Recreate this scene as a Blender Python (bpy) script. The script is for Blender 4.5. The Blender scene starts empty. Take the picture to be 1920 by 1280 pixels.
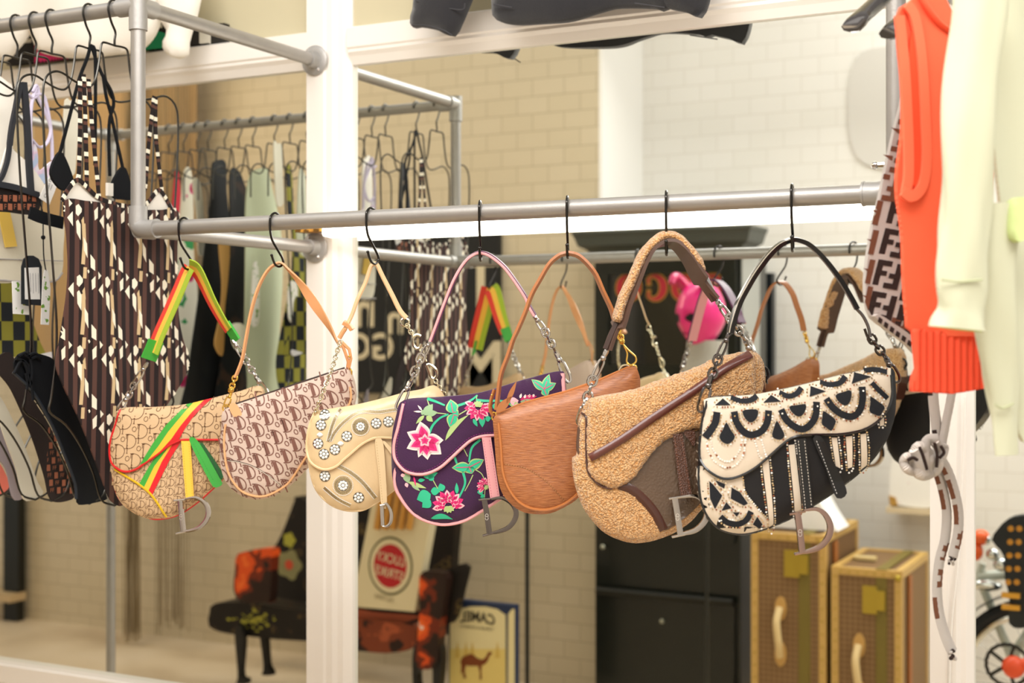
import bpy, bmesh, math, random
import numpy as np
from mathutils import Vector, noise
from mathutils.geometry import delaunay_2d_cdt
R = random.Random(7)
sc = bpy.context.scene
# ---------------------------------------------------------------- camera, world, lights, exposure
F = 2566.0; CX = 960.0; CY = 638.0; TH = math.radians(27.3)
CT, ST = math.cos(TH), math.sin(TH)
MY = 2.50                      # the mirror's plane
FLOOR = -1.5
cd = bpy.data.cameras.new('camera'); cam = bpy.data.objects.new('camera', cd); sc.collection.objects.link(cam)
cam.rotation_euler = (math.pi/2, 0, TH); cd.sensor_width = 36; cd.lens = F/1920*36; cd.shift_y = -2/1920
cd.clip_start = .05
cd.dof.use_dof = True; cd.dof.focus_distance = 2.18; cd.dof.aperture_fstop = 3.9
sc.camera = cam
w = bpy.data.worlds.new('world'); sc.world = w; w.use_nodes = True
w.node_tree.nodes['Background'].inputs[0].default_value = (1.0, .985, .965, 1)
w.node_tree.nodes['Background'].inputs[1].default_value = .52
def area(name, loc, size, power, col, rot=(0, 0, 0), sy=None):
    l = bpy.data.lights.new(name, 'AREA'); l.size = size; l.energy = power; l.color = col
    if sy: l.shape = 'RECTANGLE'; l.size_y = sy
    o = bpy.data.objects.new(name, l); sc.collection.objects.link(o); o.location = loc; o.rotation_euler = rot; return o
area('ceiling_light_front', (-.7, .3, 1.7), 2.4, 50, (1, .975, .94), (math.radians(34), 0, 0), 1.0)
area('ceiling_light_side', (1.3, .6, 1.7), 1.2, 24, (1, .98, .95), (math.radians(10), math.radians(28), 0), 1.2)
area('ceiling_light_recess', (-.6, -.30, 1.85), 1.4, 11, (1, .985, .97), (math.radians(-15), 0, 0), .8)
area('ceiling_light_warm', (-4.7, .9, 1.9), 1.4, 20, (1, .76, .48), (0, 0, 0), 1.0)
area('fill_light_low_wall', (-2.6, 1.0, 1.95), 1.6, 8, (1, .95, .88), (math.radians(-32), 0, 0), .8)  # unseen fill, added to brighten the lower wall and floor
sc.view_settings.view_transform = 'Standard'; sc.view_settings.look = 'None'
sc.view_settings.gamma = 1; sc.view_settings.use_curve_mapping = False; sc.view_settings.exposure = .5
sc.cycles.max_bounces = 8; sc.cycles.glossy_bounces = 5; sc.cycles.sample_clamp_indirect = 6
# ---------------------------------------------------------------- materials
def lin(c):
    if isinstance(c, str): c = [int(c[i:i+2], 16)/255 for i in (0, 2, 4)]
    return tuple(((x/12.92) if x <= .04045 else ((x+.055)/1.055)**2.4) for x in c) + (1,)
MATS = {}
def mat(name, col, rough=.6, metal=0, bump=None, spec=.4, coat=0, sheen=0, var=0, emit=0, alpha=1):
    """bump = (kind, scale, strength) with kind noise / voronoi / wave; var = colour variation amount"""
    if name in MATS: return MATS[name]
    m = bpy.data.materials.new(name); m.use_nodes = True; nt = m.node_tree; b = nt.nodes['Principled BSDF']
    c = lin(col); b.inputs['Base Color'].default_value = c; b.inputs['Roughness'].default_value = rough
    b.inputs['Metallic'].default_value = metal; b.inputs['Specular IOR Level'].default_value = spec
    b.inputs['Coat Weight'].default_value = coat; b.inputs['Sheen Weight'].default_value = sheen
    if emit: b.inputs['Emission Color'].default_value = c; b.inputs['Emission Strength'].default_value = emit
    tc = None
    def uvn():
        nonlocal tc
        if tc is None: tc = nt.nodes.new('ShaderNodeTexCoord')
        return tc.outputs['Object']
    if var:
        n = nt.nodes.new('ShaderNodeTexNoise'); n.inputs['Scale'].default_value = 35; n.inputs['Detail'].default_value = 4
        nt.links.new(uvn(), n.inputs['Vector'])
        mx = nt.nodes.new('ShaderNodeMixRGB'); mx.inputs[1].default_value = tuple(x*(1-var) for x in c[:3])+(1,)
        mx.inputs[2].default_value = tuple(min(1, x*(1+var)) for x in c[:3])+(1,)
        nt.links.new(n.outputs['Fac'], mx.inputs[0]); nt.links.new(mx.outputs[0], b.inputs['Base Color'])
    if bump:
        k, s, st = bump[:3]
        if k == 'noise': n = nt.nodes.new('ShaderNodeTexNoise'); n.inputs['Scale'].default_value = s; n.inputs['Detail'].default_value = 3; nt.links.new(uvn(), n.inputs['Vector']); out = n.outputs['Fac']
        elif k == 'voronoi': n = nt.nodes.new('ShaderNodeTexVoronoi'); n.inputs['Scale'].default_value = s; nt.links.new(uvn(), n.inputs['Vector']); out = n.outputs['Distance']
        else:
            n = nt.nodes.new('ShaderNodeTexWave'); n.inputs['Scale'].default_value = s; n.inputs['Distortion'].default_value = bump[4] if len(bump) > 4 else .3
            n.bands_direction = bump[3] if len(bump) > 3 else 'X'
            u = nt.nodes.new('ShaderNodeUVMap'); nt.links.new(u.outputs[0], n.inputs['Vector']); out = n.outputs['Fac']
        bp = nt.nodes.new('ShaderNodeBump'); bp.inputs['Strength'].default_value = st; bp.inputs['Distance'].default_value = .002
        nt.links.new(out, bp.inputs['Height']); nt.links.new(bp.outputs[0], b.inputs['Normal'])
    MATS[name] = m; return m
def metal(name, col, rough=.12): return mat(name, col, rough, 1)
def mat_ramp(name, tex, stops, scale=(1, 1, 1), rough=.8, detail=2, tscale=5, interp='CONSTANT', bump=0, rot=0):
    """a texture on UV (metres) pushed through a colour ramp"""
    m = bpy.data.materials.new(name); m.use_nodes = True; nt = m.node_tree; b = nt.nodes['Principled BSDF']
    b.inputs['Roughness'].default_value = rough; b.inputs['Specular IOR Level'].default_value = .25
    u = nt.nodes.new('ShaderNodeUVMap'); mp = nt.nodes.new('ShaderNodeMapping'); mp.inputs['Scale'].default_value = scale; mp.inputs['Rotation'].default_value = (0, 0, rot)
    nt.links.new(u.outputs[0], mp.inputs[0])
    if tex == 'stripe':
        s = nt.nodes.new('ShaderNodeSeparateXYZ'); nt.links.new(mp.outputs[0], s.inputs[0])
        fr = nt.nodes.new('ShaderNodeMath'); fr.operation = 'FRACT'; nt.links.new(s.outputs[0], fr.inputs[0]); out = fr.outputs[0]
    elif tex == 'check':
        n = nt.nodes.new('ShaderNodeTexChecker'); n.inputs['Scale'].default_value = 1; n.inputs[1].default_value = (1, 1, 1, 1); n.inputs[2].default_value = (0, 0, 0, 1); nt.links.new(mp.outputs[0], n.inputs[0]); out = n.outputs['Fac']
    elif tex == 'noise':
        n = nt.nodes.new('ShaderNodeTexNoise'); n.inputs['Scale'].default_value = tscale; n.inputs['Detail'].default_value = detail; nt.links.new(mp.outputs[0], n.inputs['Vector']); out = n.outputs['Fac']
    elif tex == 'voronoi':
        n = nt.nodes.new('ShaderNodeTexVoronoi'); n.inputs['Scale'].default_value = tscale; nt.links.new(mp.outputs[0], n.inputs['Vector']); out = n.outputs['Distance']
    r = nt.nodes.new('ShaderNodeValToRGB'); r.color_ramp.interpolation = interp; e = r.color_ramp.elements
    e[0].position = stops[0][0]; e[0].color = lin(stops[0][1]); e[1].position = stops[-1][0]; e[1].color = lin(stops[-1][1])
    for p, c in stops[1:-1]: x = e.new(p); x.color = lin(c)
    nt.links.new(out, r.inputs[0]); nt.links.new(r.outputs[0], b.inputs['Base Color'])
    if bump:
        bp = nt.nodes.new('ShaderNodeBump'); bp.inputs['Strength'].default_value = bump; bp.inputs['Distance'].default_value = .002
        nt.links.new(out, bp.inputs['Height']); nt.links.new(bp.outputs[0], b.inputs['Normal'])
    MATS[name] = m; return m
def tile_mat(name, c1, c2, mortar, rough=.35):
    m = bpy.data.materials.new(name); m.use_nodes = True; nt = m.node_tree; b = nt.nodes['Principled BSDF']; b.inputs['Roughness'].default_value = rough
    u = nt.nodes.new('ShaderNodeUVMap'); n = nt.nodes.new('ShaderNodeTexBrick'); nt.links.new(u.outputs[0], n.inputs[0])
    n.inputs['Color1'].default_value = lin(c1); n.inputs['Color2'].default_value = lin(c2); n.inputs['Mortar'].default_value = lin(mortar)
    n.inputs['Scale'].default_value = 1; n.inputs['Mortar Size'].default_value = .0022; n.inputs['Mortar Smooth'].default_value = .3
    n.inputs['Brick Width'].default_value = .1524; n.inputs['Row Height'].default_value = .0762
    nt.links.new(n.outputs[0], b.inputs['Base Color'])
    bp = nt.nodes.new('ShaderNodeBump'); bp.invert = True; bp.inputs['Strength'].default_value = .35; bp.inputs['Distance'].default_value = .002
    nt.links.new(n.outputs['Fac'], bp.inputs['Height']); nt.links.new(bp.outputs[0], b.inputs['Normal']); MATS[name] = m; return m
# ---------------------------------------------------------------- mesh builder
def cr(pts, closed=False, sp=None, n=6):
    """Catmull-Rom through points of any dimension; sp resamples by arc length"""
    P = [np.array(p, float) for p in pts]; N = len(P); out = []
    for i in range(N if closed else N-1):
        p0 = P[(i-1) % N] if closed or i > 0 else 2*P[0]-P[1]; p1 = P[i]; p2 = P[(i+1) % N]
        p3 = P[(i+2) % N] if closed or i+2 < N else 2*P[-1]-P[-2]
        for k in range(n):
            t = k/n; out.append(.5*((2*p1)+(-p0+p2)*t+(2*p0-5*p1+4*p2-p3)*t*t+(-p0+3*p1-3*p2+p3)*t**3))
    if not closed: out.append(P[-1])
    if sp:
        Q = out+[out[0]] if closed else out
        A = np.array(Q); d = np.r_[0, np.cumsum(np.linalg.norm(np.diff(A, axis=0), axis=1))]
        m = max(3, int(round(d[-1]/sp))); tt = np.linspace(0, d[-1], m+1)
        A = np.stack([np.interp(tt, d, A[:, j]) for j in range(A.shape[1])], 1)
        out = list(A[:-1]) if closed else list(A)
    return out
def pdist(poly, p, closed=True):
    A = np.array(poly); B = np.roll(A, -1, 0)
    if not closed: A = A[:-1]; B = B[:-1]
    d = B-A; L = (d*d).sum(1)+1e-12; t = np.clip(((p-A)*d).sum(1)/L, 0, 1)
    return float(np.sqrt((((A+d*t[:, None])-p)**2).sum(1).min()))
def dens(poly, sp):
    out = []
    for i in range(len(poly)):
        a = np.array(poly[i], float); b = np.array(poly[(i+1) % len(poly)], float); n = max(1, int(np.linalg.norm(b-a)/sp))
        out += [tuple(a+(b-a)*k/n) for k in range(n)]
    return out
def inside(poly, p):
    A = np.array(poly); B = np.roll(A, -1, 0); x, y = p
    c = ((A[:, 1] > y) != (B[:, 1] > y)); 
    with np.errstate(divide='ignore', invalid='ignore'): xi = A[:, 0]+(y-A[:, 1])/(B[:, 1]-A[:, 1])*(B[:, 0]-A[:, 0])
    return bool((c & (x < xi)).sum() % 2)
def tri(poly, res=None):
    pts = [Vector((float(p[0]), float(p[1]))) for p in poly]; nb = len(pts)
    if res:
        A = np.array(poly); x0, y0 = A.min(0); x1, y1 = A.max(0); r = 0; y = y0+res*.5
        while y < y1:
            x = x0+res*(.5 if r % 2 else 0)
            while x < x1:
                q = np.array((x, y))
                if inside(poly, q) and pdist(poly, q) > res*.45: pts.append(Vector((x, y)))
                x += res
            y += res*.87; r += 1
    v, e, f, *_ = delaunay_2d_cdt(pts, [(i, (i+1) % nb) for i in range(nb)], [], 1, 1e-7)
    return [(a.x, a.y) for a in v], [tuple(g) for g in f]
class MB:
    def __init__(s): s.v = []; s.f = []; s.m = []; s.uv = []
    def add(s, vs, fs, mi=0, uv=None):
        o = len(s.v); s.v += [tuple(map(float, p)) for p in vs]; s.uv += (uv if uv else [(0., 0.)]*len(vs))
        for g in fs: s.f.append(tuple(i+o for i in g)); s.m.append(mi)
    def box(s, lo, hi, mi=0):
        x0, y0, z0 = lo; x1, y1, z1 = hi
        vs = [(x, y, z) for x in (x0, x1) for y in (y0, y1) for z in (z0, z1)]
        s.add(vs, [(0, 1, 3, 2), (4, 6, 7, 5), (0, 4, 5, 1), (2, 3, 7, 6), (0, 2, 6, 4), (1, 5, 7, 3)], mi, [(p[0], p[2]) for p in vs])
    def tube(s, path, r, n=8, mi=0, closed=False, flat=1.0, up=None, cap=True, wsc=1.0):
        P = [Vector(p) for p in path]; N = len(P); rr = r if hasattr(r, '__len__') else [r]*N; vs = []; fs = []
        prev = None; L = 0; uv = []
        for i in range(N):
            a = P[(i-1) % N] if closed or i else P[0]; b = P[(i+1) % N] if closed or i < N-1 else P[-1]
            t = (b-a); t = t.normalized() if t.length > 1e-9 else Vector((0, 0, 1))
            if prev is None:
                ref = Vector(up) if up is not None else (Vector((0, 0, 1)) if abs(t.z) < .9 else Vector((0, 1, 0)))
                u = (ref-t*ref.dot(t)).normalized()
            else:
                u = prev-t*prev.dot(t); u = u.normalized() if u.length > 1e-6 else t.orthogonal().normalized()
            prev = u; w_ = t.cross(u)
            if i: L += (P[i]-P[i-1]).length
            for k in range(n):
                an = 2*math.pi*k/n; vs.append(P[i]+(u*math.cos(an)*flat+w_*math.sin(an)*wsc)*rr[i]); uv.append((k/n*2*math.pi*rr[i], L))
        for i in range(N if closed else N-1):
            j = (i+1) % N
            for k in range(n): fs.append((i*n+k, i*n+(k+1) % n, j*n+(k+1) % n, j*n+k))
        if cap and not closed: fs += [tuple(range(n)), tuple(range((N-1)*n, N*n))]
        s.add(vs, fs, mi, uv)
    def lathe(s, prof, c=(0, 0, 0), n=16, mi=0, axis=2, sc_=(1, 1)):
        vs = []; fs = []; uv = []
        for r, h in prof:
            for k in range(n):
                a = 2*math.pi*k/n; x, y = r*math.cos(a)*sc_[0], r*math.sin(a)*sc_[1]
                q = (x, y, h) if axis == 2 else ((h, x, y) if axis == 0 else (x, h, y))
                vs.append(tuple(q[j]+c[j] for j in range(3))); uv.append((a*.1, h))
        for i in range(len(prof)-1):
            for k in range(n): fs.append((i*n+k, i*n+(k+1) % n, (i+1)*n+(k+1) % n, (i+1)*n+k))
        fs += [tuple(range(n)), tuple(range((len(prof)-1)*n, len(prof)*n))]
        s.add(vs, fs, mi, uv)
    def ball(s, c, r, n=8, m=6, mi=0, fn=None):
        rx, ry, rz = r if hasattr(r, '__len__') else (r, r, r); vs = []; fs = []
        for i in range(m+1):
            ph = math.pi*i/m
            for k in range(n):
                a = 2*math.pi*k/n; d = Vector((math.sin(ph)*math.cos(a), math.sin(ph)*math.sin(a), math.cos(ph)))
                q = fn(d) if fn else Vector((d.x*rx, d.y*ry, d.z*rz)); vs.append(Vector(c)+q)
        for i in range(m):
            for k in range(n): fs.append((i*n+k, (i+1)*n+k, (i+1)*n+(k+1) % n, i*n+(k+1) % n))
        s.add(vs, fs, mi, [(p[0], p[2]) for p in vs])
    def strap(s, path, wid, th, nrm, tw=0.0, mi=0, mi2=None, cross=None):
        """flat band: rectangle section; nrm = the plane's normal (its wide axis when tw = 0), tw turns it about its run"""
        P = [Vector(p) for p in path]; N = len(P); vs = []; fs = []; ms = []; uv = []; L = 0
        wf = wid if callable(wid) else (lambda t: wid); tf = tw if callable(tw) else (lambda t: tw)
        for i in range(N):
            t = (P[min(i+1, N-1)]-P[max(i-1, 0)]).normalized(); q = i/(N-1)
            a = (nrm-t*nrm.dot(t)).normalized(); b = t.cross(a); an = tf(q)
            A = a*math.cos(an)+b*math.sin(an); B = t.cross(A); W = wf(q)/2; T = th/2
            if i: L += (P[i]-P[i-1]).length
            for x, y in ((-1, -1), (0, -1.15), (1, -1), (1, 1), (0, 1.15), (-1, 1)): vs.append(P[i]+A*x*W+B*y*T); uv.append((x*W, L))
        for i in range(N-1):
            for k in range(6):
                fs.append((i*6+k, i*6+(k+1) % 6, i*6+6+(k+1) % 6, i*6+6+k)); ms.append(mi2 if (mi2 is not None and k in (3, 4)) else mi)
        fs += [tuple(range(6)), tuple(range((N-1)*6, N*6))]; ms += [mi, mi]
        o = len(s.v); s.v += [tuple(p) for p in vs]; s.uv += uv; s.f += [tuple(i+o for i in g) for g in fs]; s.m += ms
    def shell(s, pl, poly, front, back, res=.01, mi=0, mb_=None, ms=None):
        v, f = tri(poly, res); n = len(v)
        vs = [pl.w(a, b, front(a, b)) for a, b in v]+[pl.w(a, b, back(a, b)) for a, b in v]; uv = list(v)+list(v)
        s.add(vs, [], mi, uv); o = len(s.v)-2*n; ec = {}
        for g in f:
            s.f.append(tuple(i+o for i in g)); s.m.append(mi); s.f.append(tuple(i+o+n for i in reversed(g))); s.m.append(mi if mb_ is None else mb_)
            for a, b in zip(g, g[1:]+g[:1]):
                if (b, a) in ec: ec.pop((b, a))
                else: ec[(a, b)] = 1
        for a, b in ec: s.f.append((a+o, a+o+n, b+o+n, b+o)); s.m.append((mi if mb_ is None else mb_) if ms is None else ms)
    def decal(s, pl, poly, fn, off=.0004, mi=0, res=None, clip=None):
        if res is None and fn is not zero:
            A = np.array(poly); ex = A.max(0)-A.min(0)
            if max(ex) > .012:
                res = .005; poly = dens(poly, .005)
        elif res: poly = dens(poly, res)
        v, f = tri(poly, res)
        if clip is not None: f = [g for g in f if inside(clip, np.mean([v[i] for i in g], 0))]
        s.add([pl.w(a, b, fn(a, b)+off) for a, b in v], f, mi, list(v))
    def stroke(s, pl, pts, wd, fn, off=.0004, mi=0, clip=None, closed=False):
        P = [np.array(p, float) for p in pts]; N = len(P); vs = []; fs = []; uv = []
        for i in range(N):
            t = (P[(i+1) % N] if closed or i < N-1 else P[i])-(P[(i-1) % N] if closed or i else P[i]); t = t/(np.linalg.norm(t)+1e-12); nn = np.array((-t[1], t[0]))
            W = (wd(i/(max(1, N-1))) if callable(wd) else wd)/2
            for sg in (-1, 1): q = P[i]+nn*W*sg; vs.append(pl.w(q[0], q[1], fn(q[0], q[1])+off)); uv.append((q[0], q[1]))
        for i in range(N if closed else N-1):
            j = (i+1) % N
            c_ = (P[i]+P[j])/2
            if clip is None or (inside(clip, c_) and pdist(clip, c_) > .5*(wd(i/(max(1, N-1))) if callable(wd) else wd)): fs.append((2*i, 2*i+1, 2*j+1, 2*j))
        s.add(vs, fs, mi, uv)
    def build(s, name, mats, parent=None, loc=None, ang=40, smooth=True):
        base = Vector(ROOTLOC.get(parent.name, (0, 0, 0))) if parent else Vector(loc if loc is not None else (0, 0, 0))
        me = bpy.data.meshes.new(name); me.from_pydata([tuple(Vector(p)-base) for p in s.v], [], s.f)
        for m in (mats if isinstance(mats, (list, tuple)) else [mats]): me.materials.append(m)
        me.polygons.foreach_set('material_index', s.m)
        ul = me.uv_layers.new(name='UVMap'); uv = [c for l in me.loops for c in s.uv[l.vertex_index]]; ul.data.foreach_set('uv', uv)
        bm = bmesh.new(); bm.from_mesh(me); bmesh.ops.recalc_face_normals(bm, faces=bm.faces); bm.to_mesh(me); bm.free()
        if smooth:
            me.polygons.foreach_set('use_smooth', [True]*len(me.polygons)); me.set_sharp_from_angle(angle=math.radians(ang))
        me.update()
        o = bpy.data.objects.new(name, me); sc.collection.objects.link(o)
        if parent: o.parent = parent; ROOTLOC[o.name] = tuple(base)
        else: o.location = base; ROOTLOC[o.name] = tuple(base)
        return o
ROOTLOC = {}
def tag(o, label, cat, group=None, kind=None):
    o['label'] = label
    if cat: o['category'] = cat
    if group: o['group'] = group
    if kind: o['kind'] = kind
    return o
def thing(name, label, cat, loc, group=None):
    o = bpy.data.objects.new(name, None); sc.collection.objects.link(o); o.location = loc; o.empty_display_size = .05
    ROOTLOC[o.name] = tuple(loc); return tag(o, label, cat, group)
def struct(o): o['kind'] = 'structure'; return o
def copytree(o, loc, label, parent=None):
    c = o.copy(); sc.collection.objects.link(c); ROOTLOC[c.name] = tuple(loc) if loc is not None else ROOTLOC.get(o.name, (0, 0, 0))
    if parent: c.parent = parent
    if loc is not None: c.location = loc
    if label: c['label'] = label
    for ch in list(o.children): copytree(ch, None, None, c)
    return c
# ---------------------------------------------------------------- planes that stand in the place
class Pl:
    """a vertical plane through (x, y) turned by phi; mir: the plane is met in the mirror, its points come back to the room's side"""
    def __init__(s, x, y, phi, mir=False):
        p = math.radians(phi); s.o = Vector((x, y, 0)); s.a = Vector((math.cos(p), math.sin(p), 0)); s.n = Vector((math.sin(p), -math.cos(p), 0)); s.mir = mir
        s.N = Vector((s.n.x, -s.n.y, 0)) if mir else s.n
    def w(s, a, h, off=0):
        p = s.o+s.a*a+s.n*off; p.z = h
        if s.mir: p.y = 2*MY-p.y
        return p
    def sh(s, u, v, off=0):
        t = (u-CX)/F; q = (CY-v)/F; d = Vector((-ST+CT*t, CT+ST*t, q)); o = s.o+s.n*off
        k = o.dot(s.n)/d.dot(s.n); p = d*k
        return (float((p-s.o).dot(s.a)), float(p.z))
    def on(s, u, v, fn, off=0):
        k = 0.0
        for _ in range(4): a, h = s.sh(u, v, k); k = fn(a, h)+off
        return (a, h)
    def P(s, u, v, off=0): a, h = s.sh(u, v, off); return s.w(a, h, off)
def plx(X, mir=False): return Pl(X, 0, 90, mir)
def ply(Y, mir=False): return Pl(0, Y, 0, mir)
def vr(x, yv, z): return (x, 2*MY-yv, z)
def pxY(u, v, Y): return ply(Y).P(u, v)
zero = lambda a, h: 0.0
def puff(poly, T, et, Rr):
    """half thickness over an outline: et at the rim, bulging to et+T beyond Rr"""
    def f(a, h):
        d = min(pdist(poly, np.array((a, h)))/Rr, 1.0) if inside(poly, (a, h)) else 0.0
        return et+T*math.sqrt(max(0, 1-(1-d)**2))
    return f
def gridfn(poly, f, res=.006):
    """sample a costly height function once, then interpolate"""
    A = np.array(poly); lo = A.min(0)-.03; hi = A.max(0)+.03; nx, ny = [int((hi[i]-lo[i])/res)+2 for i in (0, 1)]
    G = np.array([[f(lo[0]+i*res, lo[1]+j*res) for j in range(ny)] for i in range(nx)])
    def g(a, h):
        x = min(max((a-lo[0])/res, 0), nx-1.001); y = min(max((h-lo[1])/res, 0), ny-1.001); i, j = int(x), int(y); p, q = x-i, y-j
        return float(G[i, j]*(1-p)*(1-q)+G[i+1, j]*p*(1-q)+G[i, j+1]*(1-p)*q+G[i+1, j+1]*p*q)
    return g
def text_tris(txt, off=0.0, shear=0.0):
    c = bpy.data.curves.new('t', 'FONT'); c.body = txt; c.size = 1; c.align_x = 'CENTER'; c.align_y = 'CENTER'; c.offset = off; c.shear = shear; c.resolution_u = 4
    o = bpy.data.objects.new('t', c); sc.collection.objects.link(o); dg = bpy.context.evaluated_depsgraph_get(); e = o.evaluated_get(dg); me = e.to_mesh()
    vs = [(v.co.x, v.co.y) for v in me.vertices]; fs = [tuple(p.vertices) for p in me.polygons]; e.to_mesh_clear()
    bpy.data.objects.remove(o); bpy.data.curves.remove(c); return vs, fs
def put_text(mb, pl, txt, ctr, size, fn=zero, off=.001, mi=0, ang=0, sx=1.0, toff=0.0, bend=0.0, width=None):
    vs, fs = text_tris(txt, toff)
    if width:
        W = max(v[0] for v in vs)-min(v[0] for v in vs); sx = math.copysign(width/(W*size), sx)
    ca, sa = math.cos(ang), math.sin(ang); out = []
    for x, y in vs:
        y2 = y-bend*x*x; x, y2 = x*size*sx, y2*size; out.append((ctr[0]+x*ca-y2*sa, ctr[1]+x*sa+y2*ca))
    mb.add([pl.w(a, h, fn(a, h)+off) for a, h in out], fs, mi, out)
# ---------------------------------------------------------------- the room: floor, tiled walls, ceiling is open above the lights
def quad(name, pts, m, uvs):
    mb = MB(); mb.add(pts, [(0, 1, 2, 3)], 0, uvs); return struct(mb.build(name, [m], smooth=False))
tile_cream_warm_lit = tile_mat('cream_tile_warm_lit', 'cfc0a4', 'cbbc9f', 'ab9c80')  # the cream partly carries the warm, dim light on this tiled wall
tile_white = tile_mat('white_tile', 'ece8e2', 'e9e5de', 'dbd5cc')
plain = mat('olive_paint', 'b9b08f', .8); whitep = mat('white_paint', 'ece7e0', .6)
floor_m = mat_ramp('floor_concrete', 'noise', [(.3, 'b8a386'), (.5, 'd2bfa2'), (.7, 'dccbb2')], (1, 1, 1), .35, 4, 1.6, 'LINEAR')
WA, WR = 5.37, 5.83                 # the tiled walls, as far beyond the mirror as they look
XA, XC = -7.5, -2.35
def wallq(name, x0, x1, z0, z1, y, th, m):
    mb = MB(); lo, hi = sorted((2*MY-y, 2*MY-y-th)); mb.box((x0, lo, z0), (x1, hi, z1)); return struct(mb.build(name, [m], smooth=False))
wallq('wall_tiled', XA, XC, FLOOR, 1.5, WA, .12, tile_cream_warm_lit)
wallq('trim_1', XA, XC, 1.5, 2.1, WA-.02, .14, plain)
wallq('wall_recess', XC-.06, 3.2, FLOOR, 2.1, WR, .12, tile_white)
mb = MB(); mb.box((XC, 2*MY-WR, FLOOR), (XC+.015, 2*MY-WA, 2.1)); struct(mb.build('wall_return', [mat('white_render', 'f4f1ec', .6)], smooth=False))
mb = MB(); mb.box((XA, 2*MY-WR-.15, FLOOR-.05), (3.2, 2.62, FLOOR)); o = mb.build('floor', [floor_m], smooth=False); struct(o)
for l in o.data.uv_layers[0].data: pass
me = o.data
for p in me.polygons:
    for li in p.loop_indices: v = me.vertices[me.loops[li].vertex_index].co; me.uv_layers[0].data[li].uv = (v.x, v.y)
mb = MB(); mb.box((XA, 2.535, FLOOR), (3.2, 2.6, 2.1)); struct(mb.build('wall_mirror_side', [mat('back_paint', 'e8e2d8', .7)], smooth=False))
# ---------------------------------------------------------------- white timber frame and mirrors
frame_m = mat('white_gloss_timber', 'ece6de', .32, bump=('noise', 60, .05))
mirror_m = mat('mirror_silver', 'f1f4ef', .004, 1)
def post(x0, x1):
    mb = MB(); w_ = x1-x0
    prof = [(x0, 2.497), (x0, 2.463), (x0+w_*.42, 2.463), (x0+w_*.47, 2.4665), (x0+w_*.62, 2.4665), (x0+w_*.72, 2.472), (x0+w_*.84, 2.474), (x1, 2.486), (x1, 2.497)]
    vs = [(x, y, z) for z in (FLOOR, 2.1) for x, y in prof]; n = len(prof)
    fs = [(i, (i+1) % n, n+(i+1) % n, n+i) for i in range(n)]+[tuple(range(n)), tuple(range(n, 2*n))]
    mb.add(vs, fs); return mb
def rail(x0, x1, z0, z1):
    mb = MB()
    prof = [(2.497, z1), (2.470, z1), (2.464, z1-.004), (2.464, z0+.034), (2.468, z0+.030), (2.468, z0+.024), (2.476, z0+.016), (2.486, z0), (2.497, z0)]
    n = len(prof); vs = [(x, y, z) for x in (x0, x1) for y, z in prof]
    fs = [(i, (i+1) % n, n+(i+1) % n, n+i) for i in range(n)]+[tuple(range(n)), tuple(range(n, 2*n))]
    mb.add(vs, fs); return mb
fr = thing('mirror_frame', 'white glossy timber frame with posts and crossrails around the wall mirrors', 'frame', (-1.7, 2.48, FLOOR))
XP = [(-3.32, -3.215), (-1.779, -1.6735), (-.4484, -.378), (.92, 1.02)]
for a, b in XP: post(a, b).build('post', [frame_m], fr, smooth=False)
for i in range(3):
    for z0, z1 in ((.599, .678), (-.891, -.811)): rail(XP[i][1], XP[i+1][0], z0, z1).build('crossrail', [frame_m], fr, smooth=False)
names = ['lower mirror behind the crowded rail of swimwear', 'tall lower mirror behind the row of saddle handbags', 'lower mirror right of the post behind the lime cardigan']
for i in range(3):
    for (z0, z1), nm in (((-.811, .599), names[i]),):
        mb = MB(); mb.box((XP[i][1], 2.4965, z0), (XP[i+1][0], 2.5015, z1)); o = mb.build('wall_mirror', [mirror_m], smooth=False, loc=(XP[i][1], 2.5, z0)); tag(o, nm, 'mirror', 'wall mirrors')
mb = MB()
for i in range(3): mb.box((XP[i][1], 2.492, .678), (XP[i+1][0], 2.4965, 2.1))
struct(mb.build('wall_upper', [mat('upper_wall_paint', 'c6bc9c', .75)], smooth=False))
# thin white cable down the right post
mb = MB(); c_ = [pxY(u, v, 2.459) for u, v in ((1810, 745), (1806, 860), (1800, 960), (1796, 1060), (1785, 1160), (1780, 1290), (1778, 1400))]
mb.tube(cr(c_, n=5), .0022, 6); tag(mb.build('power_cable', [mat('white_cable', 'e9e4dc', .5)], loc=c_[-1]), 'thin white cable running down the right white post', 'cable')
# ---------------------------------------------------------------- pipe rack
RY, Z0, Z1 = 1.91, .203, .6115; PR = .01345
galv = mat('galvanised_pipe', 'a6a29d', .42, .6, bump=('noise', 300, .12), var=.08); galvf = mat('galvanised_fitting', 'aaa7a3', .46, .5, bump=('noise', 200, .15))
rack = thing('pipe_rack', 'grey galvanised steel pipe clothes rack fixed to the white mirror frame', 'rack', (-1.7, RY, FLOOR))
XL, XM, XR, XE = -2.94, -1.755, -.393, .96
def pipe(a, b, nm='rail', r=PR): m_ = MB(); m_.tube([a, b], r, 20); return m_.build(nm, [galv], rack)
pipe((XM, RY, Z0), (XR, RY, Z0)); pipe((XL, RY, Z1), (XM, RY, Z1)); pipe((XR, RY, Z1), (XE, RY, Z1))
for x in (XM, XR): pipe((x, RY, Z0), (x, RY, Z1), 'upright')
for x in (XL, XE): pipe((x, RY, FLOOR+.006), (x, RY, Z1), 'upright')
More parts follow.
